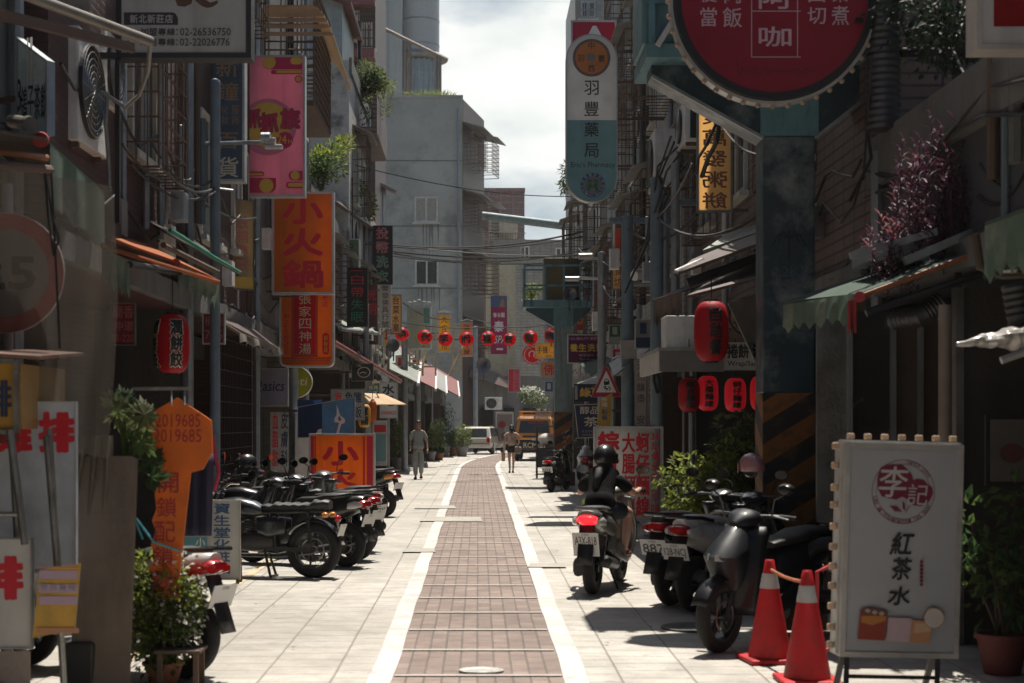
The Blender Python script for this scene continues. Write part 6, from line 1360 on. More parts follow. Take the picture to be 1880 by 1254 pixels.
f = Face(lambda u, v, k: P(u, v, 9.42) - Vector((0, .001 + k, 0))); f.mb = MB(ks)
I_key = ink('hand red', (.30, .02, .03))
f.text('22019685', 274, 760, 368, 784, I_key, .0, skew=.0); f.text('22019685', 270, 788, 370, 812, I_key, .0)
for i, ch in enumerate('開鎖配鎖刻'): f.text(ch, 291 - i * 3.5, 868 + i * 45, 328 - i * 3.0, 905 + i * 45, I_key, .0 if i else .01)
f.done(ks)
m = MB(ks); m.tube([P(250, 952, 9.36), P(282, 995, 9.38), P(332, 1012, 9.39)], .008, 6); m.tube([P(250, 960, 9.36), P(262, 990, 9.36)], .008, 6); m.build('blue_tie', mat('blue string', (.06, .30, .36), .7), ks)
for px in (315, 339): m = MB(ks); m.tube([P(px, 745, 9.40), P(px, 715, 9.46)], .006, 5); m.build('hook', M_steel, ks)
mb = MB(); mb.bar(P(246, 714, 9.46), P(352, 713, 9.46), .02, .02); mb.solo('hanging_rail', M_steel, 'thin steel rail from which the orange key sign hangs', 'rail')
for px, ln in ((339, .0),):
    mb = MB(); mb.grid(lambda i, j: P(339 + (392 - 339) * i - 4 * j * i, 832 + (984 - 832) * j, 12.6 + .03 * math.sin(i * 14)), 20, 8); mb.solo('hung_garment', mat('navy cloth', (.028, .026, .055), .9), 'navy cloth garment hanging behind the orange key sign', 'garment', solid=.012)
mb = MB(); mb.tube([P(390, 800, 12.5), P(398, 850, 12.5), P(402, 868, 12.5), P(394, 900, 12.55)], .016, 6); mb.solo('pink_strap', mat('pink cloth', (.40, .03, .08), .8), 'pink strap edging the navy garment', 'strap')
def cone(label, px, py_base, py_top, halo):
    Y = gY(py_base) ; x = (px - VX) / F * Y; hgt = P(0, py_top, Y).z
    root = thing('traffic_cone', label, 'traffic cone', (x, Y, 0), rnd.uniform(0, .4))
    M_cone = mat('red cone plastic', (.52, .012, .018), .5, trans=.15, stain=(.22, .03, .025), samt=.75, sscale=4); M_band_ = mat('white reflective band', (.46, .45, .44), .4, stain=(.28, .26, .25), samt=.5)
    r0, r1 = .145, .03; f_ = lambda t: r0 + (r1 - r0) * t
    m = MB(); m.box2((-.185, -.185, 0), (.185, .185, .03)); m.build('base', M_cone, root, bevel=.01)
    m = MB(); m.lathe([(r0, .031), (r0, .05), (f_(.70), .05 + (hgt - .05) * .70)], 28, cap=False); m.build('lower_body', M_cone, root)
    m = MB(); m.lathe([(f_(.70) + .003, .05 + (hgt - .05) * .70), (f_(.86) + .003, .05 + (hgt - .05) * .86)], 28, cap=False); m.build('white_band', M_band_, root)
    m = MB(); m.lathe([(f_(.86), .05 + (hgt - .05) * .86), (r1, hgt), (r1 * .8, hgt + .005), (r1 * .7, hgt - .04)], 28, cap=False); m.build('tip', M_cone, root)
    return Vector((x, Y, hgt))
c1 = cone('red traffic cone with a white band beside the black scooter', 1413, 1213, 1028, 0)
c2 = cone('second red traffic cone, partly behind the tea lightbox', 1482, 1252, 1048, 0)
mb = MB(); pts = sag(c1 - Vector((0, 0, .06)), c2 - Vector((0, 0, .07)), .02, 10); mb.tube(pts, .012, 8); mb.solo('barrier_rope', mat('orange black rope', (.40, .12, .04), .7, var=.9, scale=28), 'orange and black rope strung between the two cones', 'rope')
mb = MB(); mb.tube([P(1498, 1250, 9.55), P(1500, 1050, 9.55), P(1522, 1040, 9.55)], .014, 8); mb.tube([P(1500, 1200, 9.55), P(1528, 1190, 9.55)], .012, 8); mb.solo('bent_tube', mat('red tube', (.38, .012, .018), .5), 'bent red metal tube beside the second cone', 'frame')
a, b = P(1430, 1175, 11.8), P(1520, 1010, 11.8); mb = MB(); mb.box2((a.x, 11.8, 0.02), (b.x, 11.83, b.z)); mb.solo('cardboard', mat('cardboard', (.26, .17, .12), .9), 'tan cardboard sheet behind the cones', 'cardboard')
mb = MB(); mb.torus((P(1515, 0, 11.6).x, 11.5, .52), .2, .05, 'Y', 28, 10, 1.6); mb.solo('spare_tyre', M_rubber, 'black tyre leaning behind the second cone', 'tyre')
dw = thing('steel_doors', 'grey steel door panels behind the tea lightbox', 'partition', (3.3, 14.6, 0))
for px0, px1, m_ in ((1500, 1560, M_steel), (1563, 1640, mat('dark glass door', (.05, .045, .042), .2)), (1643, 1690, mat('brown door', (.10, .075, .06), .5)), (1693, 1765, mat('brown door', (.10, .075, .06), .5))):
    a, b = P(px0, 0, 13.4), P(px1, 0, 13.4); q = MB(dw); q.box2((a.x, 13.4, .02), (b.x, 13.45, 2.6)); q.build('door_panel', m_, dw)
for px in (1561, 1641, 1691): a = P(px, 0, 13.35); q = MB(dw); q.box2((a.x - .02, 13.34, .02), (a.x + .02, 13.46, 2.62)); q.build('door_post', M_galv, dw)
mb = MB(); mb.tube([P(1735, 560, 10.6), P(1735, 1150, 10.6)], .045, 12); mb.solo('shop_pipe', mat('brown pipe', (.20, .16, .13), .5), 'thick beige pipe standing behind the tea lightbox', 'pipe')
pc = thing('picture_frame', 'black framed picture of a round dish on the beige shop wall', 'picture', P(1845, 890, 10.4))
a, b = P(1810, 892, 10.4), P(1900, 762, 10.4)
q = MB(pc); q.box2((a.x, 10.4, a.z), (b.x, 10.43, b.z)); q.build('frame', M_black, pc)
q = MB(pc); q.box2((a.x + .03, 10.39, a.z + .03), (b.x - .03, 10.399, b.z - .03)); q.build('print', mat('dull print', (.11, .10, .095), .5), pc)
q = MB(pc); q.lathe([(.001, .002), (.085, .002)], 30, Matrix.Translation(P(1858, 832, 10.385)) @ Matrix.Rotation(R(90), 4, 'X'), sy=.8, cap=False); q.build('dish_print', mat('dish print', (.10, .035, .03), .5), pc)
bw = thing('shop_partition', 'beige wall panel of the shop on the right edge', 'partition', P(1850, 1254, 11.2) * Vector((1, 1, 0)))
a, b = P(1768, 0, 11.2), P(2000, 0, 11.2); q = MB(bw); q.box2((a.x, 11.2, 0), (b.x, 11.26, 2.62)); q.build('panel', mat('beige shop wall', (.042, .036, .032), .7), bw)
q = MB(bw); q.box2((a.x - .06, 11.17, 0), (a.x - .002, 11.28, 2.62)); q.build('edge_post', M_steel, bw)
mb = MB()
def fn(i, j):
    u = P(1756 + 150 * i, 632 - 18 * i, 9.4); rr_ = .012 + .055 * min(1, i * 1.5)
    a_ = 2 * math.pi * j; k = 1 + .16 * math.sin(i * 19 + j * 9) + .10 * math.sin(j * 19 + i * 9) + .06 * math.sin(i * 47)
    return u + Vector((0, rr_ * k * 1.6 * math.cos(a_), rr_ * k * math.sin(a_)))
mb.grid(fn, 36, 18, False); mb.solo('foil_wrap', mat('crumpled plastic wrap', (.50, .48, .45), .22, metal=.15, stain=(.28, .26, .24)), 'crumpled silver plastic wrapped tube at the right edge', 'foil')
mb = MB(); mb.tube([P(1838, 662, 9.3), P(1900, 640, 9.3)], .025, 6); mb.solo('steel_rod', M_alu, 'pale steel arm below the foil at the right edge', 'arm')
def duct(label, pts, r, m, n=60):
    pts = [Vector(p) for p in pts]; q = []; rs = []
    tot = len(pts) - 1
    for i in range(n + 1):
        t = i / n * tot; k = min(int(t), tot - 1); q.append(pts[k].lerp(pts[k + 1], t - k)); rs.append(r * (1.05 if i % 2 else .96))
    mb = MB(); mb.tube(q, rs, 16); mb.solo('spiral_duct', m, label, 'duct')
M_duct = mat('dark spiral duct', (.055, .055, .06), .4, metal=.5)
duct('dark ribbed duct rising past the grey board at top right', [P(1622, 238, 13.2), P(1620, -40, 13.2)], .145, M_duct, 44)
duct('ribbed flexible duct hanging under the right awning', [P(1640, 585, 11.4), P(1690, 580, 11.2), P(1730, 555, 11.2)], .085, M_duct, 26)
duct('thick black flexible duct at the right edge', [P(1868, 520, 9.6), P(1880, 590, 9.6), P(1905, 620, 9.6)], .1, mat('black duct', (.02, .02, .021), .5), 22)
mb = MB()
for i in range(15): y = 18.9 + .21 * i; mb.tube([(-3.22, y, .1), (-3.22, y, 2.7)], .008, 4, flat=True)
for i in range(14): mb.tube([(-3.22, 18.9, .1 + .2 * i), (-3.22, 21.84, .1 + .2 * i)], .008, 4, flat=True)
mb.solo('lattice_gate', M_black, 'black square lattice gate in front of the tiled wall behind the motorcycles', 'gate')
a, b = P(541, 885, 24.6), P(572, 758, 24.6); mb = MB(); mb.box2((a.x, 24.6, 0), (b.x, 25.1, b.z)); mb.solo('white_cabinet', M_whitepaint, 'plain white upright cabinet behind the orange board', 'cabinet', bevel=.012)
def art(f, w, h): f.col('血脂肪', .1 * w, .04 * h, .42 * w, .9 * h, I_red, .03); f.col('皮膚科', .55 * w, .04 * h, .9 * w, .9 * h, I_navy, .03)
sign('clinic_sign', 'dull white panel with a red and a navy column behind the grey post', (496, 752, 532, 868), 26.5, art, .03, M_steel, mat('dull clinic white', (.30, .29, .28), .6), .008, arms=(.9,), wall=LW)
for px0, px1, y0, y1, Y, lb in ((776, 800, 577, 690, 57, 'cream ladder like iron frame left of the bright yellow sign'), (832, 846, 593, 690, 60, 'cream ladder like iron frame left of the salmon sign'), (752, 766, 640, 690, 54, 'low cream iron frame under the cream cabinet sign')):
    mb = MB()
    for px in (px0, px1): mb.bar(P(px, y1, Y), P(px, y0, Y), .07, .07)
    for k in range(6): y = y0 + 2 + (y1 - y0) * k / 6; mb.bar(P(px0, y, Y), P(px1, y, Y), .06, .06)
    mb.bar(P(px0 + 20, y0 + 40, Y), P(px0 - 8, y1, Y - .4), .06, .06); mb.solo('sign_frame', M_creampaint, lb, 'sign frame')
for px, py, Y, w_, h_, m_, lb in ((1128, 476, 27, .28, .36, M_whitepaint, 'white electric meter box left of the pole with the junction box'), (1188, 500, 23, .22, .3, M_galv, 'grey meter box between the two right hand poles'), (1100, 590, 33, .5, .4, M_whitepaint, 'pale box under the red and white round badge sign'), (330, 380, 15.6, .22, .3, M_galv, 'small grey meter box on the left brick wall')):
    a = P(px, py, Y); mb = MB(); mb.box(a, (w_ * .6, .25, h_)); mb.tube([a + Vector((0, .05, h_ / 2)), a + Vector((0, .05, h_ / 2 + .7))], .025, 6); mb.solo('meter_box', m_, lb, 'meter box', bevel=.01)
for k, (x0, y0, Y0, x1, y1, Y1, lb) in enumerate(((1062, 455, 46, 1150, 470, 26, 'upper cable joining the right hand poles'), (1106, 480, 30, 1206, 440, 22, 'middle cable joining the right hand poles'), (1106, 520, 30, 1152, 530, 25, 'short looping cable joining the right hand poles'), (1152, 420, 25, 1280, 395, 19.5, 'cable from the camera pole to the amber sign'), (1206, 400, 22, 1400, 390, 15, 'cable from the tall dark pole to the teal pillar'))):
    mb = MB(); mb.tube(sag(P(x0, y0, Y0), P(x1, y1, Y1), .25), .02, 5); mb.solo('cable', M_cable, lb, 'cable', 'overhead cables')
for px0, py0, px1, py1, Y, c1_, c2_, wl, lb in ((690, 640, 704, 668, 46, I_green, I_cream, -3, 'small green and cream sign above the dark awning on the far left'), (726, 652, 741, 690, 52, A_white, I_red, -3, 'small white sign with a red foot near the topiary pots'), (757, 660, 770, 700, 56, I_mag, I_cream, -3, 'small magenta sign over the far left shop doors'), (700, 606, 712, 634, 48, I_red, I_yellow, -3, 'tiny red and yellow sign below the tan yellow sign'), (1058, 574, 1072, 608, 44, I_yellow, I_red, 3.4, 'yellow sign with a red foot above the purple hair wash sign'), (1118, 596, 1140, 632, 31, I_green, A_white, 3.4, 'green and white sign between the two grey street poles'), (1124, 640, 1144, 690, 30, I_red, A_white, 3.4, 'red and white sign beside the junction box pole'), (1000, 700, 1016, 730, 56, I_blue, A_white, 4, 'blue and white sign left of the far pillar'), (1166, 586, 1196, 640, 24.5, A_grey, I_navy, 3.5, 'grey sign with a navy foot above the upright stall boards'), (1088, 566, 1102, 606, 37, I_orange, I_cream, 3.4, 'orange sign below the round badge sign')):
    def art(f, w, h, c2_=c2_): f.rect(.05 * w, .62 * h, .95 * w, .96 * h, c2_); f.rect(.3 * w, .12 * h, .7 * w, .5 * h, c2_)
    sign('shop_sign', lb, (px0, py0, px1, py1), Y, art, .1, M_alu, c1_, .015, arms=(.6,), wall=wl)
for px, py, Y, lb in ((1196, 350, 24.8, 'air conditioner low on the white tiled house, right of the capsule sign'), (1158, 420, 30, 'air conditioner above the junction box pole on the right'), (1098, 440, 44, 'air conditioner beside the tall salmon and amber sign'), (1075, 520, 50, 'air conditioner right of the olive transformer'), (560, 480, 27.5, 'air conditioner behind the hot pot sign'), (655, 470, 39, 'air conditioner left of the coin laundry sign')):
    copy_thing(ac_unit, P(px, py, Y), R(-90) if px > 900 else R(90), lb)
for k, (px, y1, lb) in enumerate(((88, 470, 'looped dark cord hanging on the plastic sheet at the far left'), (100, 640, 'long dark cord hanging down the plastic sheet to the lightbox roof'))):
    mb = MB(); mb.tube([P(px - 6, 318, 8.7), P(px + 2 * k, (318 + y1) / 2, 8.72), P(px + 10, y1, 8.7)] + ([P(px + 20, y1 - 30, 8.7), P(px + 8, 400, 8.7), P(px - 2, 330, 8.7)] if not k else []), .007, 5); mb.solo('cord', M_cable, lb, 'cord')
def paint(name, c, **k): return mat('paint ' + name, c, rough=k.pop('rough', .3), var=.06, scale=8, bump=0, coat=k.pop('coat', .6), stain=tuple(x * .6 for x in c), samt=.25, **k)
V_black = paint('black', (.012, .012, .014)); V_navy = paint('midnight', (.014, .019, .026)); V_silver = paint('champagne silver', (.20, .195, .185), metal=.5); V_white = paint('pearl white', (.58, .57, .55)); V_grey = paint('gunmetal', (.09, .095, .10), metal=.4); V_red = paint('red', (.42, .01, .018))
V_seat = mat('black seat vinyl', (.02, .02, .021), .5, scale=40, bump=.001); V_chrome = mat('chrome', (.62, .62, .62), .12, metal=1, bump=0, var=.05); V_engine = mat('cast engine metal', (.06, .06, .06), .5, metal=.6)
V_tail = mat('red lens', (.42, .008, .012), .15, bump=0, coat=.8, var=.05); V_taillit = mat('lit brake light', (.75, .02, .03), .2, bump=0, var=.05, emit=1.1); V_clear = mat('clear lens', (.55, .53, .50), .15, bump=0, coat=.8, var=.1); V_amber = mat('amber lens', (.60, .22, .03), .2, bump=0, coat=.8)
V_plate = mat('number plate', (.60, .60, .58), .45, bump=0, var=.06); V_mirror = mat('mirror glass', (.75, .77, .78), .03, metal=1, bump=0, var=.02); V_headl = mat('headlight glass', (.5, .52, .54), .08, bump=0, coat=1, var=.1)
V_rim = mat('alloy rim', (.05, .05, .052), .4, metal=.8)
def wheel(root, y, r, w, spokes=5, rim=V_rim, yaw=0, wire=False):
    t = MB(); t.torus((0, y, r), r - w * .42, w * .48, 'X', 40, 12, 1.05); to = t.build('wheel', M_rubber, root)
    t = MB(); ri = r - w * .8
    t.torus((0, y, r), ri, .016, 'X', 32, 6, w * 26)
    if wire:
        for i in range(18):
            a = 2 * math.pi * i / 18; t.tube([(.025 * (-1) ** i, y, r), (0, y + ri * math.cos(a), r + ri * math.sin(a))], .0025, 4)
    else:
        for i in range(spokes):
            a = 2 * math.pi * i / spokes + .3; t.bar((0, y + .03 * math.cos(a), r + .03 * math.sin(a)), (0, y + ri * math.cos(a), r + ri * math.sin(a)), .03, .035, (1, 0, 0))
    t.tube([(-.06, y, r), (.06, y, r)], .035, 12); t.build('rim', rim, to)
    t = MB(); t.torus((-.045, y, r), r * .42, .008, 'X', 24, 4, .4); t.build('brake_disc', M_steel, to)
    return to
def plate_mb(root, c, w, h, text, tilt=-.35, sub=None, name='license_plate', hh=None):
    """a number plate facing backwards, leaning by tilt"""
    c = Vector(c); ca, sa = math.cos(tilt), math.sin(tilt)
    fn = lambda u, v, k: c + Vector((-w / 2 + u, (v - h / 2) * -sa - k * 1.0, (h / 2 - v) * ca))
    m = MB(); hb = hh or h
    a = [fn(0, 0, 0), fn(w, 0, 0), fn(w, hb, 0), fn(0, hb, 0)]
    m.add(a + [q + Vector((0, .006, 0)) for q in a], [(0, 3, 2, 1), (4, 5, 6, 7), (0, 1, 5, 4), (1, 2, 6, 5), (2, 3, 7, 6), (3, 0, 4, 7)]); po = m.build(name, V_plate, root)
    f = Face(fn); f.mb = MB()
    if text: f.text(text, .08 * w, .26 * h, .92 * w, .86 * h, I_char, .03)
    f.text('台灣省', .36 * w, .06 * h, .64 * w, .19 * h, I_char, .0)
    if sub: f.row(sub, .18 * w, h * 1.12, .82 * w, h * 1.5, ink('plate blue', (.05, .12, .26)), .02, .3)
    f.done(po)
def mirror(root, s, x, y, z, hx=.07, hz=.045, m=V_black, up=.15, out_=.11, face=-1):
    r_ = MB(); r_.tube([(s * x, y, z), (s * (x + .03), y + .02, z + up * .7), (s * (x + out_), y, z + up)], .007, 6)
    c = Vector((s * (x + out_), y, z + up + .03)); r_.lathe([(.004, -.035), (.7, -.03), (1, .0), (.98, .012)], 20, Matrix.Translation(c) @ Matrix.Rotation(R(90), 4, 'X') @ Matrix.Diagonal((hx, hz, 1, 1)))
    o = r_.build('mirror', m, root)
    g = MB(); g.lathe([(.001, .0), (.9, .0)], 20, Matrix.Translation(c + Vector((0, -.0135, 0))) @ Matrix.Rotation(R(90), 4, 'X') @ Matrix.Diagonal((hx, hz, 1, 1)), cap=False); g.build('mirror_glass', V_mirror, o)
def scooter(label, loc, rz, body, tailm=None, plate='', tail='dark', lit=False, group=None, r=.235, helmet=None, sub=None, lens=V_clear, rail=V_black, seat=V_seat, steer=0, lean=0.0, platew=.26):
    root = thing('scooter', label, 'scooter', loc, rz, group); root.rotation_euler = (0, lean, rz)
    tailm = tailm or body
    ya, yf = -.62, .64
    wheel(root, ya, r, .12); wheel(root, yf, r, .10)
    m = MB(); m.loft([ring(-.86, .07, .70, .80), ring(-.80, .11, .62, .82), ring(-.62, .15, .55, .80), ring(-.35, .165, .46, .76), ring(-.1, .16, .36, .72), ring(.02, .13, .32, .66), ring(.06, .10, .3, .5)]); m.build('rear_body', tailm, root)
    m = MB()
    for s in (-1, 1): m.loft([ring(-.55, .018, .42, .56, 8, cx=s * .13), ring(-.2, .022, .30, .50, 8, cx=s * .16), ring(.15, .022, .23, .36, 8, cx=s * .17), ring(.42, .02, .24, .36, 8, cx=s * .15)])
    m.build('side_skirt', body, root)
    m = MB(); m.box2((-.15, -.05, .25), (.15, .42, .32)); m.build('floorboard', M_blackplastic, root, bevel=.015)
    m = MB()
    def sh(i, j): 
        z = .26 + .62 * i; wd = (.15 + .07 * math.sin(min(i * 1.25, 1) * math.pi * .8)); x = (j - .5) * 2 * wd
        return Vector((x, .40 + .10 * (1 - i) * 0 + .14 * i * (1 - i) * 2 - .12 * i + .12 * (1 - (2 * j - 1) ** 2), z))
    m.grid(sh, 10, 10); m.build('leg_shield', body, root, solid=.03)
    m = MB(); m.loft([ring(.22, .06, .90, .96, 14, 2), ring(.28, .12, .88, 1.0, 14, 2), ring(.36, .13, .86, 1.01, 14, 2), ring(.44, .08, .86, .97, 14, 2), ring(.49, .03, .87, .92, 14, 2)]); m.build('handlebar_cowl', body, root)
    def hr(z, hx, y0, y1, n=14, p=1.7):
        out = []
        for j in range(n):
            a = 2 * math.pi * (j + .5) / n; c, q = math.cos(a), math.sin(a)
            out.append(Vector((hx * math.copysign(abs(c) ** (2 / p), c), (y0 + y1) / 2 + (y1 - y0) / 2 * math.copysign(abs(q) ** (2 / p), q), z)))
        return out
    m = MB(); m.loft([hr(.36, .05, .43, .55), hr(.46, .10, .40, .63), hr(.58, .145, .40, .70), hr(.68, .165, .38, .76), hr(.74, .15, .36, .70), hr(.84, .10, .34, .56), hr(.92, .05, .32, .46)]); m.build('front_apron', body, root)
    for s in (-1, 1):
        m = MB(); m.add([(s * .03, .752, .70), (s * .03, .765, .655), (s * .125, .62, .645), (s * .135, .60, .70)], [(0, 1, 2, 3)]); m.build('headlight', V_headl, root, solid=.012)
    m = MB()
    for s in (-1, 1): m.tube([(s * .055, .46, .62), (s * .055, yf, r)], .018, 8)
    m.tube([(0, .38, .95), (0, .50, .52)], .03, 8); m.build('fork', M_engine_ if False else V_engine, root)
    m = MB(); n = 12
    def fen(i, j): a = R(20 + 150 * i); return Vector(((j - .5) * .13, yf + (r + .03) * math.cos(a), r + (r + .035 - .03 * abs(2 * j - 1) ** 2) * math.sin(a)))
    m.grid(fen, n, 6); m.build('front_fender', body, root, solid=.008)
    m = MB(); m.tube([(-.33, .22, .95), (-.2, .28, .96), (0, .32, .95), (.2, .28, .96), (.33, .22, .95)], .013, 8); m.build('handlebar', M_black, root)
    for s in (-1, 1):
        m = MB(); m.tube([(s * .24, .262, .957), (s * .345, .212, .948)], .021, 10); m.build('grip', M_rubber, root)
        m = MB(); m.tube([(s * .2, .31, .97), (s * .33, .29, .945)], .007, 5); m.build('brake_lever', M_steel, root)
        mirror(root, s, .2, .30, .98)
    m = MB(); m.loft([ring(-.74, .09, .76, .81), ring(-.66, .125, .75, .84), ring(-.4, .135, .74, .83), ring(-.26, .13, .725, .79), ring(-.05, .115, .71, .78), ring(.03, .07, .70, .75)]); m.build('seat', seat, root)
    m = MB(); m.loft([ring(-.905, .07, .69, .745, 12), ring(-.86, .095, .67, .765, 12), ring(-.82, .10, .66, .77, 12)]); m.build('tail_light', V_taillit if lit else V_tail, root)
    for s in (-1, 1):
        m = MB(); m.loft([ring(-.885, .018, .68, .72, 8, cx=s * .115), ring(-.80, .035, .655, .745, 8, cx=s * .125), ring(-.72, .02, .65, .72, 8, cx=s * .14)]); m.build('turn_signal', lens, root)
    m = MB(); m.tube([(-.12, -.52, .78), (-.135, -.72, .815), (-.10, -.90, .825), (.10, -.90, .825), (.135, -.72, .815), (.12, -.52, .78)], .018, 8); m.build('grab_rail', rail, root)
    m = MB()
    def mud(i, j): return Vector(((j - .5) * .15, -.84 - .13 * i, .66 - .36 * i))
    m.grid(mud, 4, 2); m.build('rear_mudguard', M_blackplastic, root, solid=.012)
    plate_mb(root, (0, -.91 - .012, .53), platew, .15 * platew / .26, plate, -.34, sub, hh=(.15 * platew / .26 * (1.65 if sub else 1)))
    m = MB(); m.loft([ring(-.68, .05, .16, .34, 10, cx=-.13), ring(-.35, .07, .15, .38, 10, cx=-.12), ring(-.08, .05, .18, .34, 10, cx=-.10)]); m.build('engine', V_engine, root)
    m = MB(); m.tube([(.10, -.15, .26), (.15, -.3, .24), (.155, -.36, .26), (.16, -.78, .32), (.16, -.80, .32)], [.02, .02, .055, .06, .03], 14); m.build('exhaust', M_blackplastic, root)
    m = MB(); m.tube([(.1, ya, .26), (.13, -.58, .56)], .025, 8); m.tube([(-.1, ya, .26), (-.13, -.58, .56)], .025, 8); m.build('shock_absorber', V_chrome, root)
    m = MB(); m.tube([(-.08, -.2, .2), (-.17, -.26, .01)], .012, 6); m.tube([(.08, -.2, .2), (.17, -.26, .01)], .012, 6); m.build('kickstand', M_black, root)
    return root
def motorcycle(label, loc, rz, tank, plate='', group=None, helmet=None, lean=0.0):
    root = thing('motorcycle', label, 'motorcycle', loc, rz, group); root.rotation_euler = (0, lean, rz)
    ya, yf, r = -.64, .64, .29
    wheel(root, ya, r, .12, wire=True, rim=V_engine); wheel(root, yf, r, .11, wire=True, rim=V_engine)
    m = MB(); m.loft([ring(-.10, .10, .64, .74), ring(.0, .13, .62, .80), ring(.18, .14, .63, .845), ring(.34, .12, .65, .83), ring(.43, .06, .68, .78)]); m.build('tank', tank, root)
    m = MB(); rings = []
    for i in range(15):
        y = -.82 + .74 * i / 14; rings.append(ring(y, .12 - .03 * (i in (0, 14)), .70 + (.02 if i < 3 else 0), (.795 if i % 2 else .780) + (.03 if i < 4 else 0) - (.02 if i > 11 else 0), 14, 3))
    m.loft(rings); m.build('seat', V_seat, root)
    m = MB()
    for a, b in (((0, .44, .80), (0, -.1, .68)), ((0, .44, .76), (0, .28, .32)), ((0, .28, .3), (0, -.25, .26)), ((.09, -.1, .68), (.09, -.78, .70)), ((-.09, -.1, .68), (-.09, -.78, .70)), ((.09, -.2, .66), (.07, -.25, .28)), ((-.09, -.2, .66), (-.07, -.25, .28))): m.tube([a, b], .017, 8)
    m.build('frame', M_black, root)
    m = MB(); m.loft([ring(-.22, .10, .28, .46, 10), ring(.0, .13, .26, .5, 10), ring(.2, .10, .28, .44, 10)]); 
    for i in range(6): m.box((0, .1 - .012 * i * 0, .46 + .026 * i), (.2 - .01 * i, .17, .012))
    m.build('engine', V_engine, root)
    m = MB(); m.loft([ring(-.36, .02, .46, .62, 10, cx=s_) for s_ in (.12,)] + [ring(-.18, .03, .42, .64, 10, cx=.125), ring(-.06, .015, .46, .62, 10, cx=.12)]); m.loft([ring(-.36, .02, .46, .62, 10, cx=-.12), ring(-.18, .03, .42, .64, 10, cx=-.125), ring(-.06, .015, .46, .62, 10, cx=-.12)]); m.build('side_cover', tank, root)
    m = MB(); m.tube([(.08, .22, .36), (.13, .2, .22), (.14, -.2, .22), (.15, -.4, .25), (.16, -.86, .32)], [.022, .022, .024, .04, .045], 12); m.build('exhaust', M_blackplastic, root)
    for s in (-1, 1):
        m = MB(); m.tube([(s * .12, -.60, .68), (s * .12, ya, .30)], .018, 8)
        for i in range(9): m.torus((s * .12, -.602 - .004 * i, .64 - .034 * i), .027, .006, 'Z', 12, 4)
        m.build('shock_absorber', V_engine, root)
        m = MB(); m.bar((s * .08, -.2, .3), (s * .08, ya, r), .03, .045); m.build('swing_arm', M_black, root)
        m = MB(); m.tube([(s * .08, .40, .88), (s * .08, yf, r)], [.026, .02], 10); m.build('fork_leg', V_engine, root)
        m = MB(); m.ball((s * .15, -.80, .66), (.03, .04, .03)); m.tube([(s * .06, -.78, .67), (s * .15, -.79, .66)], .008, 5); m.build('turn_signal', V_amber, root)
        m = MB(); m.tube([(s * .30, .28, .985), (s * .40, .22, .98)], .02, 10); m.build('grip', M_rubber, root)
        mirror(root, s, .26, .32, .985, .05, .05, V_black, .2, .12)
    for y0, a0, a1 in ((ya, 10, 150), (yf, 25, 165)):
        m = MB(); m.grid(lambda i, j: Vector(((j - .5) * .14, y0 + (r + .035) * math.cos(R(180 - a0 - (a1 - a0) * i) if y0 < 0 else R(a0 + (a1 - a0) * i)), r + (r + .04 - .03 * abs(2 * j - 1) ** 2) * math.sin(R(a0 + (a1 - a0) * i)))), 14, 6); m.build('fender', tank, root, solid=.008)
    m = MB(); m.tube([(-.40, .22, .98), (-.2, .36, .98), (-.08, .42, .92), (.08, .42, .92), (.2, .36, .98), (.40, .22, .98)], .012, 8); m.build('handlebar', V_chrome, root)
    m = MB(); m.ball((0, .52, .82), (.085, .09, .085)); m.build('headlight', M_black, root)
    m = MB(); m.ball((0, -.90, .62), (.05, .035, .04)); m.build('tail_light', V_tail, root)
    plate_mb(root, (0, -.95, .50), .24, .13, plate, -.3)
    m = MB(); m.tube([(-.06, -.12, .28), (-.1, -.2, .01)], .014, 6); m.tube([(.06, -.12, .28), (.1, -.2, .01)], .014, 6); m.bar((-.12, -.21, .012), (.12, -.21, .012), .02, .02); m.build('kickstand', M_black, root)
    return root
def gp(px, py): v = G(px, py); return v
def ride(px, py, ang, front=False):
    """ground place of the machine whose rear (or front) tyre touches at a photo point, heading ang degrees left of straight ahead"""
    g = G(px, py); a = R(ang); d = Vector((-math.sin(a), math.cos(a), 0)); off = .62
    return tuple(g + d * off) if not front else tuple(g - d * off), a
l, a = ride(572, 1060, 80); motorcycle('classic black motorcycle with ribbed black seat, nearest of the left row', l, a, V_navy, '', lean=.04)
l, a = ride(634, 1040, 64); scooter('black scooter tucked between the classic motorcycle and its silver tailed neighbour', l, a, V_black, plate='', group='scooters parked along the left pavement', r=.25, lean=.04)
l, a = ride(655, 1028, 58); scooter('black scooter with a silver tail, third from the camera in the left row', l, a, V_black, V_grey, group='scooters parked along the left pavement', lean=.03, rail=V_chrome)
l, a = ride(672, 1012, 38); scooter('grey tailed scooter showing plate NE-5235 in front of the orange board', l, a, V_grey, V_silver, 'NE-5235', group='scooters parked along the left pavement', lean=-.05)
l, a = ride(706, 948, 58); scooter('black scooter just beyond the orange board on the left', l, a, V_black, V_black, group='scooters parked along the left pavement', lens=V_amber)
l, a = ride(590, 985, 75); scooter('dark scooter with a round mirror behind the silver tailed ones', (l[0] - .35, l[1] + .6, 0), a, V_black, V_navy, group='scooters parked along the left pavement')
motorcycle('black motorcycle with a helmet hung on its mirror behind the row', (-2.75, 18.9, 0), R(85), V_black, lean=.03)
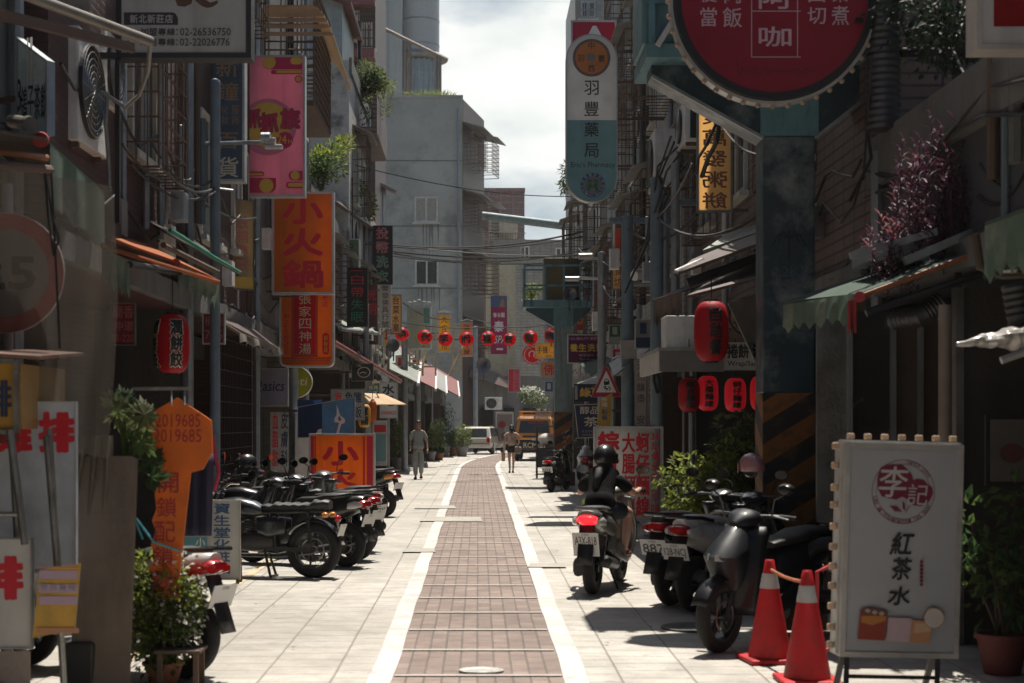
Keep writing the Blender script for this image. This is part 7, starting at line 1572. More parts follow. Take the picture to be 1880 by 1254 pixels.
def helmet(label, c, m, r=.135, rz=0):
    root = thing('helmet', label, 'helmet', c, rz)
    q = MB(); rs = []
    for i in range(11):
        t = R(2 + 108 * i / 10); rs.append([Vector((r * .86 * math.sin(t) * math.cos(2 * math.pi * j / 24), r * 1.06 * math.sin(t) * math.sin(2 * math.pi * j / 24), r * math.cos(t) + r)) for j in range(24)])
    q.loft(rs); q.build('shell', m, root)
    q = MB(); q.grid(lambda i, j: Vector((r * .93 * math.sin(R(-70 + 140 * i)), r * 1.13 * math.cos(R(-70 + 140 * i)), r * (.55 + .75 * j))), 14, 6); q.build('visor', mat('smoked visor', (.03, .03, .035), .1, bump=0, coat=1), root)
    return root
helmet('glossy black helmet with red trim on the parked motorcycle mirror, left', P(452, 872, 18.6), V_black, .13, R(100))
helmet('dull pink helmet on the black scooter mirror, right', P(1380, 882, 12.2), paint('dusty pink', (.36, .17, .18)), .11, R(30))
for px_, py_, an_, lb_, c_ in ((612, 1005, 70, 'black scooter behind the orange board, half covered by the row', V_black), (560, 1012, 84, 'midnight scooter deep in the left row by the lattice gate', V_navy)):
    l, a = ride(px_, py_, an_); scooter(lb_, (l[0] - .3, l[1] + .9, 0), a, c_, c_, group='scooters parked along the left pavement', lean=.04)
l, a = ride(334, 1243, 66); scooter('white scooter with a red tail light behind the leafy bush, left foreground', l, a, V_white, V_white, group=None, r=.27, lens=V_tail, lean=.03)
l, a = ride(1232, 1110, -38); scooter('dark scooter with red tail wing, furthest of the parked pair on the right', l, a, V_black, V_black, '887', group='scooters parked on the right', lens=V_tail)
l, a = ride(1276, 1122, -42); scooter('pale tailed scooter with plate 128-NCJ parked on the right', l, a, V_navy, V_white, '128-NCJ', group='scooters parked on the right', seat=V_white)
V_jet = mat('blue black plastic', (.006, .008, .011), .45, var=.1, bump=0, spec=.3, coat=.12)
l, a = ride(1322, 1196, 138, True); scooter('midnight blue scooter facing the camera beside the first cone', l, a, V_jet, V_jet, group='scooters parked on the right', r=.255, lean=-.03)
scooter('dark scooter with red lamp in front of the striped far pillar', tuple(Vector((1.95, 37.0, 0))), R(-20), V_black, V_black, 'NXK', group=None)
l, a = ride(1068, 884, 150, True); scooter('black and white scooter beside the far striped pillar', l, a, V_white, V_black, lens=V_clear)
scooter('dark scooter parked past the white wagon at the bend', (1.35, 84, 0), R(70), V_black, V_grey, '')
scooter('red scooter in the shade behind the far striped pillar', (3.0, 37.5, 0), R(-30), V_red, V_red)
RA = R(-17); Rl, _ = ride(1088, 1089, -17)
rid = scooter('silver scooter with a lit brake light and plate A3X-818, ridden up the street', Rl, RA, V_silver, V_silver, 'A3X-818', lit=True, sub='新莊', rail=V_silver, platew=.25)
def car(label, loc, rz, paintm, prof, width, glass_z, taper, plate, cat, name, kind):
    root = thing(name, label, cat, loc, rz)
    return root
def car_wheel(root, x, y, r, w=.2):
    t = MB(); t.torus((x, y, r), r * .78, r * .24, 'X', 32, 8, w / (r * .5)); o = t.build('wheel', M_rubber, root)
    t = MB(); t.lathe([(.001, .0), (r * .62, .01), (r * .66, .03)], 24, Matrix.Translation((x + math.copysign(w * .5, x), y, r)) @ Matrix.Rotation(R(90) * (1 if x > 0 else -1), 4, 'Y'), cap=False); t.build('rim', M_alu, o)
def prof_body(root, name, m, poly, hw_, taper=.0, zt=1.0, bevel=.04):
    """a side profile of (y, z) points given a width that narrows above the waist zt"""
    q = MB(); n = len(poly); vs = []
    for s in (-1, 1):
        for y, z in poly: vs.append((s * (hw_ - max(0, z - zt) * taper), y, z))
    q.add(vs, [tuple(range(n - 1, -1, -1)), tuple(range(n, 2 * n))] + [(i, (i + 1) % n, (i + 1) % n + n, i + n) for i in range(n)])
    return q.build(name, m, root, bevel=bevel)
wg = thing('station_wagon', 'white station wagon parked at the bend beside the potted plants', 'car', (.30, 82.2, 0), R(-13))
V_ivory = paint('ivory white', (.60, .57, .50))
prof_body(wg, 'body', V_ivory, [(-2.05, .34), (-2.1, .5), (-2.08, .85), (-1.98, .92), (-1.72, 1.40), (-1.55, 1.46), (.3, 1.47), (.62, 1.42), (1.15, .98), (2.0, .80), (2.12, .6), (2.1, .32)], .83, .30, .90)
q = MB(); q.add([(-.62, -2.0, .95), (.62, -2.0, .95), (.55, -1.76, 1.36), (-.55, -1.76, 1.36)], [(0, 1, 2, 3)]); q.build('rear_window', M_glass, wg, solid=.03)
for s in (-1, 1):
    q = MB(); q.add([(s * .815, -1.7, .96), (s * .815, .95, .96), (s * .70, .45, 1.38), (s * .69, -1.5, 1.38)], [(0, 1, 2, 3)]); q.build('side_window', M_glass, wg, solid=.03)
    q = MB(); q.box2((s * .62, -2.13, .62), (s * .80, -2.06, .92)); q.build('tail_light', V_tail, wg, bevel=.02)
    q = MB(); q.box((s * .93, .75, 1.0), (.16, .1, .12)); q.build('door_mirror', V_ivory, wg, bevel=.02)
    q = MB(); q.tube([(s * .6, -1.4, 1.50), (s * .6, .2, 1.50)], .02, 6); q.build('roof_rail', M_black, wg)
    for y in (-1.3, 1.3): car_wheel(wg, s * .76, y, .30)
q = MB(); q.box2((-.82, -2.18, .34), (.82, -2.04, .56)); q.build('rear_bumper', V_ivory, wg, bevel=.04)
q = MB(); q.box2((-.70, -2.115, .60), (.60, -2.09, .605)); q.box2((-.56, -2.12, .40), (.56, -2.05, .335)); q.build('trim', M_blackplastic, wg)
plate_mb(wg, (-.18, -2.125, .72), .38, .16, 'AB-5721', 0)
V_yel = paint('taxi yellow', (.60, .24, .018)); V_blk = paint('matt black', (.016, .017, .018), rough=.5, coat=.2)
vn = thing('yellow_van', 'yellow van with black lower body, roof rack and spare plate lettering on its rear', 'van', (2.62, 68.4, 0), R(-5))
prof_body(vn, 'body', V_yel, [(-2.2, .92), (-2.2, 1.10), (-2.02, 1.82), (-1.9, 1.93), (.9, 1.93), (1.3, 1.82), (1.9, 1.15), (2.25, 1.0), (2.3, .92)], .86, .16, 1.05)
prof_body(vn, 'lower_body', V_blk, [(-2.22, .42), (-2.24, .6), (-2.215, .915), (2.31, .915), (2.34, .5), (2.25, .38), (-1.9, .36)], .872, 0, 3)
q = MB(); q.add([(-.68, -2.19, 1.22), (.68, -2.19, 1.22), (.60, -2.062, 1.74), (-.60, -2.062, 1.74)], [(0, 1, 2, 3)]); wo = q.build('rear_window', M_glass, vn, solid=.03)
f = Face(lambda u, v, k: Vector((u, -2.212 + .246 * (v - 1.22) - k, v))); f.mb = MB()
f.text('0922-770', -.28, 1.72, .40, 1.62, I_red, .01); f.done(wo)
q = MB(); q.box2((-.5, -2.23, 1.02), (.45, -2.19, 1.10)); q.build('tailgate_handle', M_blackplastic, vn, bevel=.01)
plate_mb(vn, (.10, -2.225, .985), .40, .17, 'RCM-6', 0)
f = Face(lambda u, v, k: Vector((u, -2.245 - k, v))); f.mb = MB(); f.text('RCM-61', -.46, .80, .46, .58, I_cream, .0); f.done(vn)
for s in (-1, 1):
    q = MB(); q.box2((s * .70, -2.235, .93), (s * .865, -2.1, 1.22)); q.build('tail_light', V_tail, vn, bevel=.03)
    q = MB(); q.box2((s * .69, -2.245, 1.0), (s * .78, -2.20, 1.10)); q.build('reverse_light', V_clear, vn, bevel=.01)
    for y in (-1.35, 1.45): car_wheel(vn, s * .80, y, .33)
    q = MB(); q.add([(s * .86, -1.8, 1.2), (s * .86, 1.4, 1.2), (s * .77, 1.0, 1.75), (s * .77, -1.75, 1.75)], [(0, 1, 2, 3)]); q.build('side_window', M_glass, vn, solid=.03)
    q = MB(); q.box((s * 1.0, 1.35, 1.25), (.18, .1, .24)); q.build('door_mirror', V_blk, vn, bevel=.02)
q = MB()
for z in (2.0, 2.16):
    q.tube([(-.66, -1.95, z), (.66, -1.95, z), (.66, .6, z), (-.66, .6, z), (-.66, -1.95, z)], .022, 6)
for i in range(6):
    for x in (-.66, .66): q.tube([(x, -1.95 + .51 * i, 1.92), (x, -1.95 + .51 * i, 2.16)], .016, 5)
for i in range(9): q.tube([(-.66, -1.9 + .3 * i, 2.0), (.66, -1.9 + .3 * i, 2.0)], .014, 5)
q.build('roof_rack', paint('rack yellow', (.55, .24, .02)), vn)
for i in range(5):
    q = MB(); q.tube([(.05 + .13 * i, -1.98, 2.22), (.05 + .13 * i, .4, 2.24)], .05, 8); q.build('rack_pipe', M_alu if i % 2 else M_roofbrown, vn)
q = MB(); q.tube([(-.5, -2.2, .52), (-.2, -2.32, .36), (0, -2.34, .44), (.2, -2.32, .36), (.5, -2.2, .52)], .02, 6); q.build('tow_bar', M_black, vn)
q = MB(); q.box2((-.12, -2.245, .52), (.12, -2.235, .545)); q.build('reflector', V_tail, vn)
ct = thing('hand_cart', 'dark wire hand cart parked beside the far pillar', 'cart', P(1003, 868, 45) * Vector((1, 1, 0)))
q = MB(); 
for x in (-.28, .3):
    for y in (-.3, .4): q.tube([(x, y, .2), (x, y, 1.55)], .018, 6)
for z in (.35, .9, 1.0, 1.54): q.tube([(-.28, -.3, z), (.3, -.3, z), (.3, .4, z), (-.28, .4, z), (-.28, -.3, z)], .014, 5)
q.build('frame', M_black, ct)
for x in (-.28, .3): 
    t = MB(); t.torus((x, .0, .16), .13, .03, 'X', 20, 6); t.build('wheel', M_rubber, ct)
q = MB(); q.box2((-.27, -.29, .36), (.29, .39, .88)); q.build('box', mat('dark bin', (.03, .03, .032), .6), ct)
q = MB(); rs = []
q.ball((ct.location.x + .02, ct.location.y + .05, 1.17), (.27, .33, .17), 18, 11); q.solo('wrapped_bundle', mat('white cloth wrap', (.60, .57, .52), .8, scale=9, bump=.03), 'wrapped white bundle lying on the hand cart', 'bundle')
def skin_obj(name, nodes, edges, m, parent, root_key, sub=2):
    keys = list(nodes); idx = {k: i for i, k in enumerate(keys)}
    me = bpy.data.meshes.new(name); me.from_pydata([nodes[k][0] for k in keys], [(idx[a], idx[b]) for a, b in edges], [])
    o = bpy.data.objects.new(name, me); col.objects.link(o); o.parent = parent
    me.materials.append(m)
    sk = o.modifiers.new('skin', 'SKIN'); sk.use_smooth_shade = True; sk.branch_smoothing = .6
    lay = me.skin_vertices[0].data if me.skin_vertices else None
    if lay is None:
        bm = bmesh.new(); bm.from_mesh(me); bm.verts.layers.skin.verify(); bm.to_mesh(me); bm.free(); lay = me.skin_vertices[0].data
    for k in keys:
        r = nodes[k][1]; lay[idx[k]].radius = r if isinstance(r, tuple) else (r, r)
        lay[idx[k]].use_root = (k == root_key)
    s = o.modifiers.new('sub', 'SUBSURF'); s.levels = sub; s.render_levels = sub
    return o
K_skin = mat('tanned skin', (.36, .20, .14), .55, var=.08, bump=0, scale=12); K_skin2 = mat('fair skin', (.45, .27, .20), .55, var=.08, bump=0, scale=12); K_hair = mat('black hair', (.012, .010, .010), .5, scale=60, bump=.004)
def fingers(nodes, edges, wrist, hand, side, s, curl):
    """palm and five unequal fingers; hand points along the limb, side is the thumb direction"""
    w = Vector(wrist); d = Vector(hand).normalized(); t = Vector(side).normalized(); n = d.cross(t).normalized()
    nodes['palm%d' % s] = (w + d * .045, (.034, .017)); nodes['knuckle%d' % s] = (w + d * .085, (.036, .014))
    edges += [('wr%d' % s, 'palm%d' % s), ('palm%d' % s, 'knuckle%d' % s)]
    for i, (off, ln) in enumerate(((.026, .068), (.009, .076), (-.009, .070), (-.025, .055))):
        p = w + d * .088 + t * off
        a = p + d * ln * .5 + n * curl * .3 * ln; b = p + d * ln * (1 - .35 * curl) + n * curl * .8 * ln
        nodes['f%d%da' % (s, i)] = (p + d * .012, .0085); nodes['f%d%db' % (s, i)] = (a, .008); nodes['f%d%dc' % (s, i)] = (b, .0065)
        edges += [('knuckle%d' % s, 'f%d%da' % (s, i)), ('f%d%da' % (s, i), 'f%d%db' % (s, i)), ('f%d%db' % (s, i), 'f%d%dc' % (s, i))]
    a = w + d * .05 + t * .040; b = w + d * .082 + t * .055 + n * curl * .02
    nodes['th%da' % s] = (a, .0105); nodes['th%db' % s] = (b, .008)
    edges += [('palm%d' % s, 'th%da' % s), ('th%da' % s, 'th%db' % s)]
def head(parent, c, rz, m, hair_m, cut='short', tilt=0, scale=1.0):
    """head with face, ears and hair as children of the body; c is the middle of the skull, facing +y before rz"""
    M = Matrix.Translation(c) @ Matrix.Rotation(rz, 4, 'Z') @ Matrix.Rotation(tilt, 4, 'X') @ Matrix.Scale(scale, 4)
    q = MB(); q.T = M
    rs = []
    for z, hx, y0, y1 in ((-.125, .018, .045, .088), (-.112, .040, .01, .094), (-.085, .056, -.04, .096), (-.05, .066, -.075, .094), (-.01, .072, -.090, .090), (.03, .074, -.097, .090), (.07, .068, -.088, .078), (.10, .05, -.062, .052), (.118, .02, -.03, .02)):
        rs.append([Vector((hx * math.cos(2 * math.pi * j / 20), (y0 + y1) / 2 + (y1 - y0) / 2 * math.sin(2 * math.pi * j / 20), z)) for j in range(20)])
    q.loft(rs)
    q.loft([[Vector((.006 * math.cos(a), .088 + .004 * math.sin(a), .012)) for a in (0, 1.57, 3.14, 4.71)], [Vector((.012 * math.cos(a), .104 + .01 * math.sin(a), -.028)) for a in (0, 1.57, 3.14, 4.71)], [Vector((.012 * math.cos(a), .094 + .006 * math.sin(a), -.038)) for a in (0, 1.57, 3.14, 4.71)]])
    for s in (-1, 1): q.ball((s * .074, -.008, -.012), (.010, .02, .03), 8, 6)
    h = q.build('head', m, parent)
    q = MB(); q.T = M
    for s in (-1, 1): q.ball((s * .029, .087, .006), (.012, .006, .006), 8, 5)
    q.build('eyes', I_black, h)
    q = MB(); q.T = M
    for s in (-1, 1): q.tube([(s * .014, .094, .026), (s * .044, .084, .028)], .004, 5)
    q.build('eyebrows', hair_m, h)
    q = MB(); q.T = M; q.ball((0, .093, -.066), (.022, .006, .006), 10, 5); q.build('lips', mat('lips', (.30, .11, .09), .5, bump=0), h)
    q = MB(); q.T = M; rs = []
    hl = [(.045, 1.0), (.07, 1.0), (.10, .84), (.122, .5), (.132, .12)]
    low = -.06 if cut == 'short' else -.10
    for i in range(9):
        z = .134 - (.134 - low) * i / 8
        ring_ = []
        for j in range(24):
            a = 2 * math.pi * j / 24; front = max(0, math.sin(a))
            zz = z if z > .058 else z + (.058 - z) * min(1, front * 2.2 + .25 * (front > 0))
            k = math.sqrt(max(.02, 1 - (max(zz, 0) / .140) ** 2.4)); k2 = .84 if zz < -.03 and cut == 'short' else 1
            ring_.append(Vector((.083 * k * k2 * math.cos(a) * (1 + .03 * math.sin(j * 5 + i)), -.004 + (.104 * k * k2) * math.sin(a) * (.98 if math.sin(a) > 0 else 1.0), zz)))
        rs.append(ring_)
    q.loft(rs); ho = q.build('hair', hair_m, h)
    return h
mn = thing('person', 'man in loose grey t-shirt and trousers walking down the left pavement', 'person', Vector(((768 - VX) / F * 44.6, 44.6, 0)), R(180))
nd = {'pel': ((0, 0, .93), .11), 'waist': ((0, .0, 1.08), (.125, .09)), 'chest': ((0, .0, 1.27), (.15, .10)), 'neck0': ((0, -.01, 1.43), .06), 'neck': ((0, .0, 1.50), .05), 'skull': ((0, .015, 1.60), (.06, .06))}
ed = [('pel', 'waist'), ('waist', 'chest'), ('chest', 'neck0'), ('neck0', 'neck'), ('neck', 'skull')]
A_ = {-1: dict(el=(-.245, -.04, 1.11), wr=(-.27, .07, .89)), 1: dict(el=(.235, -.05, 1.11), wr=(.225, .12, .93))}
for s in (-1, 1):
    nd['sh%d' % s] = ((s * .17, -.01, 1.375), .052); nd['el%d' % s] = (A_[s]['el'], .04); nd['wr%d' % s] = (A_[s]['wr'], .027)
    fy, ky, ay = ((.20, .16, .10) if s == 1 else (-.02, .04, -.20))
    nd['hip%d' % s] = ((s * .085, 0, .86), .085); nd['kn%d' % s] = ((s * .085, .11 if s == 1 else .02, .49), .056); nd['an%d' % s] = ((s * .075, .08 if s == 1 else -.16, .075 if s == 1 else .12), .036); nd['toe%d' % s] = ((s * .085, .22 if s == 1 else -.02, .035 if s == 1 else .03), .03)
    ed += [('neck0', 'sh%d' % s), ('sh%d' % s, 'el%d' % s), ('el%d' % s, 'wr%d' % s), ('pel', 'hip%d' % s), ('hip%d' % s, 'kn%d' % s), ('kn%d' % s, 'an%d' % s), ('an%d' % s, 'toe%d' % s)]
    e, w_ = Vector(A_[s]['el']), Vector(A_[s]['wr']); fingers(nd, ed, A_[s]['wr'], w_ - e, (-s * .3, 1, 0), s, .6)
skin_obj('body', nd, ed, K_skin, mn, 'pel')
head(mn, Vector((0, .015, 1.60)), R(8), K_skin, K_hair, 'short')
C_grey = mat('grey jersey', (.235, .25, .24), .9, var=.15, scale=14, bump=.01, stain=(.2, .215, .205), samt=.5, sscale=4)
nd2 = {'hem': ((0, 0, .84), (.19, .135)), 'waist': ((0, 0, 1.0), (.185, .125)), 'chest': ((0, 0, 1.26), (.185, .125)), 'col': ((0, -.01, 1.43), .075)}
ed2 = [('hem', 'waist'), ('waist', 'chest'), ('chest', 'col')]
for s in (-1, 1):
    e = Vector(A_[s]['el']); sh = Vector(nd['sh%d' % s][0]); nd2['sh%d' % s] = (sh + Vector((-s * .015, 0, -.01)), .066); nd2['sl%d' % s] = (sh.lerp(e, .85) + Vector((s * .012, 0, 0)), .068)
    ed2 += [('col', 'sh%d' % s), ('sh%d' % s, 'sl%d' % s)]
skin_obj('shirt', nd2, ed2, C_grey, mn, 'chest')
nd3 = {'top': ((0, 0, .95), .13), 'seat': ((0, 0, .87), .13)}; ed3 = [('top', 'seat')]
for s in (-1, 1):
    for a_, b_, r_ in (('hip', nd['hip%d' % s][0], .105), ('kn', nd['kn%d' % s][0], .085), ('an', nd['an%d' % s][0], .07)): nd3['%s%d' % (a_, s)] = (Vector(b_) + Vector((0, 0, .03 if a_ == 'an' else 0)), r_)
    ed3 += [('seat', 'hip%d' % s), ('hip%d' % s, 'kn%d' % s), ('kn%d' % s, 'an%d' % s)]
skin_obj('trousers', nd3, ed3, C_grey, mn, 'seat')
for s in (-1, 1):
    a_, t_ = Vector(nd['an%d' % s][0]), Vector(nd['toe%d' % s][0]); q = MB(); q.ball((a_ + t_) / 2 + Vector((0, .02, -.025)), (.05, .14, .04)); q.build('sandal', mat('brown sandal', (.05, .03, .025), .7), mn)
q = MB(); q.torus(Vector(A_[1]['wr']) + Vector((0, -.005, .02)), .032, .008, 'Z', 16, 6); q.build('watch', M_whitepaint, mn)
wm = thing('person', 'woman in cream blouse and black shorts with a shoulder bag, walking away', 'person', Vector(((939 - VX) / F * 50.6, 50.6, 0)), R(6))
nd = {'pel': ((0, 0, .87), .105), 'waist': ((0, .0, 1.0), (.10, .08)), 'chest': ((0, .0, 1.17), (.125, .09)), 'neck0': ((0, -.01, 1.31), .045), 'neck': ((0, .0, 1.37), .04), 'skull': ((0, .01, 1.46), .055)}
ed = [('pel', 'waist'), ('waist', 'chest'), ('chest', 'neck0'), ('neck0', 'neck'), ('neck', 'skull')]
A_ = {-1: dict(el=(-.24, -.04, 1.02), wr=(-.25, .04, .80)), 1: dict(el=(.26, -.04, 1.03), wr=(.20, .12, .86))}
for s in (-1, 1):
    nd['sh%d' % s] = ((s * .155, -.01, 1.275), .042); nd['el%d' % s] = (A_[s]['el'], .032); nd['wr%d' % s] = (A_[s]['wr'], .023)
    nd['hip%d' % s] = ((s * .08, 0, .80), .085); nd['kn%d' % s] = ((s * .07, .03 if s == 1 else .0, .45), .05); nd['an%d' % s] = ((s * .06, -.06 if s == -1 else .05, .075), .03); nd['toe%d' % s] = ((s * .065, .07 if s == -1 else .18, .03), .026)
    ed += [('neck0', 'sh%d' % s), ('sh%d' % s, 'el%d' % s), ('el%d' % s, 'wr%d' % s), ('pel', 'hip%d' % s), ('hip%d' % s, 'kn%d' % s), ('kn%d' % s, 'an%d' % s), ('an%d' % s, 'toe%d' % s)]
    e, w_ = Vector(A_[s]['el']), Vector(A_[s]['wr']); fingers(nd, ed, A_[s]['wr'], w_ - e, (-s * .3, 1, 0), s, .7)
skin_obj('body', nd, ed, K_skin2, wm, 'pel')
h = head(wm, Vector((0, .01, 1.47)), 0, K_skin2, K_hair, 'long', scale=.95)
q = MB(); q.ball((0, -.10, 1.44), (.055, .05, .06)); q.tube([(0, -.12, 1.42), (0, -.14, 1.36), (0, -.13, 1.28)], [.03, .035, .01], 10); q.build('ponytail', K_hair, h)
C_cream = mat('cream blouse', (.44, .33, .27), .9, var=.12, scale=16, bump=.008)
nd2 = {'hem': ((0, 0, .90), (.155, .11)), 'waist': ((0, 0, 1.0), (.15, .105)), 'chest': ((0, 0, 1.18), (.15, .11)), 'col': ((0, -.01, 1.31), .06)}
ed2 = [('hem', 'waist'), ('waist', 'chest'), ('chest', 'col')]
for s in (-1, 1):
    e = Vector(A_[s]['el']); sh = Vector(nd['sh%d' % s][0]); nd2['sh%d' % s] = (sh, .07); nd2['sl%d' % s] = (sh.lerp(e, .45) + Vector((s * .04, 0, 0)), .06); ed2 += [('col', 'sh%d' % s), ('sh%d' % s, 'sl%d' % s)]
skin_obj('blouse', nd2, ed2, C_cream, wm, 'chest')
nd3 = {'top': ((0, 0, .93), (.125, .10)), 'seat': ((0, 0, .82), (.135, .12))}; ed3 = [('top', 'seat')]
for s in (-1, 1):
    a_, b_ = Vector(nd['hip%d' % s][0]), Vector(nd['kn%d' % s][0]); nd3['h%d' % s] = (a_ + Vector((0, 0, -.02)), .10); nd3['l%d' % s] = (a_.lerp(b_, .55), .085); ed3 += [('seat', 'h%d' % s), ('h%d' % s, 'l%d' % s)]
skin_obj('shorts', nd3, ed3, mat('black cloth', (.014, .014, .016), .9), wm, 'seat')
for s in (-1, 1):
    a_, t_ = Vector(nd['an%d' % s][0]), Vector(nd['toe%d' % s][0]); q = MB(); q.ball((a_ + t_) / 2 + Vector((0, .0, -.03)), (.04, .12, .028)); q.build('sandal', mat('brown sandal', (.05, .03, .025), .7), wm)
bag = thing('shoulder_bag', 'grey brown bag on a long strap at the hip of the woman walking away', 'bag', wm.location + Vector((.21, -.02, .62)))
q = MB(); q.loft([ring(-.06, .10, .02, .22, 12, 4), ring(.0, .13, .0, .25, 12, 4), ring(.06, .10, .02, .22, 12, 4)]); q.build('pouch', mat('taupe leather', (.20, .15, .13), .6), bag)
q = MB(); q.tube([(-.02, -.02, .24), (-.12, -.115, .42), (-.26, -.125, .60), (-.36, -.06, .695), (-.34, .06, .69), (-.1, .12, .45), (.0, .06, .24)], .011, 6); q.build('strap', mat('taupe leather', (.20, .15, .13), .6), bag)
pb = thing('paper_bag', 'tan paper carrier bag in the left hand of the woman walking away', 'bag', wm.location + Vector((-.27, .0, .38)))
q = MB(); q.box2((-.06, -.1, 0), (.06, .1, .30)); q.build('bag_body', mat('tan paper', (.36, .24, .16), .8), pb); q = MB(); q.tube([(0, -.05, .30), (-.0, .0, .37), (0, .05, .30)], .006, 5); q.build('handle', mat('tan paper', (.36, .24, .16), .8), pb)
rd = thing('person', 'scooter rider in black t-shirt, navy shorts and black helmet, seen from behind', 'person', Rl, RA)
nd = {'pel': ((0, -.30, .87), (.135, .115)), 'waist': ((0, -.27, 1.0), (.115, .085)), 'chest': ((0, -.19, 1.14), (.135, .095)), 'neck0': ((0, -.13, 1.235), .05), 'neck': ((0, -.10, 1.28), .042), 'skull': ((0, -.08, 1.36), .06)}
ed = [('pel', 'waist'), ('waist', 'chest'), ('chest', 'neck0'), ('neck0', 'neck'), ('neck', 'skull')]
for s in (-1, 1):
    nd['sh%d' % s] = ((s * .165, -.13, 1.185), .05); nd['el%d' % s] = ((s * .275, .02, .99), .037); nd['wr%d' % s] = ((s * .30, .19, .965), .025)
    nd['hip%d' % s] = ((s * .10, -.26, .84), .085); nd['kn%d' % s] = ((s * .20, .14, .74), .06); nd['ca%d' % s] = ((s * .185, .10, .54), .05); nd['an%d' % s] = ((s * .165, .10, .37), .033); nd['toe%d' % s] = ((s * .17, .24, .335), .028)
    ed += [('neck0', 'sh%d' % s), ('sh%d' % s, 'el%d' % s), ('el%d' % s, 'wr%d' % s), ('pel', 'hip%d' % s), ('hip%d' % s, 'kn%d' % s), ('kn%d' % s, 'ca%d' % s), ('ca%d' % s, 'an%d' % s), ('an%d' % s, 'toe%d' % s)]
    fingers(nd, ed, nd['wr%d' % s][0], (s * .02, 1, .12), (-s, .2, -.1), s, -s * .9 * 1)
for k in nd:
    v = Vector(nd[k][0])
    if k in ('pel', 'waist', 'chest', 'neck0', 'neck', 'skull') or k[:2] == 'sh': v.z = .80 + (v.z - .87) * .82
    elif k[:2] in ('el',): v.z -= .06
    elif k[:3] == 'hip': v.z -= .06
    nd[k] = (v, nd[k][1])
skin_obj('body', nd, ed, K_skin2, rd, 'pel')
h = head(rd, Vector((0, -.055, 1.228)), R(-8), K_skin2, K_hair, 'long', scale=.95)
q = MB(); q.tube([(0, -.15, 1.20), (-.02, -.22, 1.15), (-.03, -.265, 1.07), (-.03, -.295, .99), (-.03, -.31, .94)], [.045, .05, .045, .03, .006], 12); q.build('ponytail', K_hair, h)
C_black = mat('black t-shirt', (.006, .006, .007), .95, spec=.2, scale=14, bump=.008)
nd2 = {'hem': ((0, -.30, .77), (.185, .14)), 'waist': ((0, -.28, .90), (.165, .12)), 'chest': ((0, -.21, 1.03), (.17, .12)), 'col': ((0, -.14, 1.10), .06)}
ed2 = [('hem', 'waist'), ('waist', 'chest'), ('chest', 'col')]
for s in (-1, 1):
    e = Vector(nd['el%d' % s][0]); sh = Vector(nd['sh%d' % s][0]); nd2['sh%d' % s] = (sh, .068); nd2['sl%d' % s] = (sh.lerp(e, .72), .066); ed2 += [('col', 'sh%d' % s), ('sh%d' % s, 'sl%d' % s)]
skin_obj('shirt', nd2, ed2, C_black, rd, 'chest')
nd3 = {'top': ((0, -.30, .83), (.14, .12)), 'seat': ((0, -.28, .78), (.15, .12))}; ed3 = [('top', 'seat')]
for s in (-1, 1):
    a_, b_ = Vector(nd['hip%d' % s][0]), Vector(nd['kn%d' % s][0]); nd3['h%d' % s] = (a_, .105); nd3['l%d' % s] = (a_.lerp(b_, .72), .09); ed3 += [('seat', 'h%d' % s), ('h%d' % s, 'l%d' % s)]
skin_obj('shorts', nd3, ed3, mat('navy shorts', (.018, .024, .038), .9), rd, 'seat')
for s in (-1, 1):
    t_ = Vector(nd['toe%d' % s][0]); q = MB(); q.ball(t_ + Vector((0, -.06, -.01)), (.045, .125, .032)); q.build('shoe', mat('dark red shoe', (.16, .04, .035), .6), rd)
hm = helmet('black open helmet worn by the scooter rider', Rl, V_black, .135)
hm.location = Vector(Rl) + Matrix.Rotation(RA, 3, 'Z') @ Vector((0, -.055, 1.148)); hm.rotation_euler = (0, 0, RA + R(-8))
def leafmat(name, c, tr=.45, tc=None): return mat('leaf ' + name, c, rough=.58, spec=.3, var=.35, scale=3, bump=0, trans=tr, tcol=tc or tuple(min(1, x * 1.6) for x in c))
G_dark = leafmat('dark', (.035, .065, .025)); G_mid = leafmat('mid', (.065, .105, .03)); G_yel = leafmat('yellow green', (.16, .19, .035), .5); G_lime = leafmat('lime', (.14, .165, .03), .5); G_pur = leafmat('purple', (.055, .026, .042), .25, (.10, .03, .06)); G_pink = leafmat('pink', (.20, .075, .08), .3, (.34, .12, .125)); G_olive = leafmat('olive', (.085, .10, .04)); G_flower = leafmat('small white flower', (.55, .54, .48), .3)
M_stem = mat('brown stem', (.07, .05, .035), .9); M_pot = mat('terracotta pot', (.24, .10, .06), .8, stain=(.15, .08, .05)); M_potg = mat('grey plastic pot', (.30, .28, .26), .7, stain=(.17, .15, .13)); M_soil = mat('potting soil', (.03, .022, .016), .95)
def leaf(mb, p, d, n, L_, w, fold=.2):
    d = d.normalized(); s_ = d.cross(n); s_ = s_.normalized() if s_.length > 1e-4 else Vector((1, 0, 0)); nn = s_.cross(d)
    a = p; b = p + d * L_ * .45 + s_ * w * .5 + nn * fold * w; c = p + d * L_ - nn * L_ * .12; e = p + d * L_ * .45 - s_ * w * .5 + nn * fold * w; m = p + d * L_ * .5
    mb.add([a, b, c, e, m], [(0, 1, 4), (1, 2, 4), (2, 3, 4), (3, 0, 4)])
def rv(r_): 
    while True:
        v = Vector((r_.uniform(-1, 1), r_.uniform(-1, 1), r_.uniform(-1, 1)))
        if .05 < v.length < 1: return v
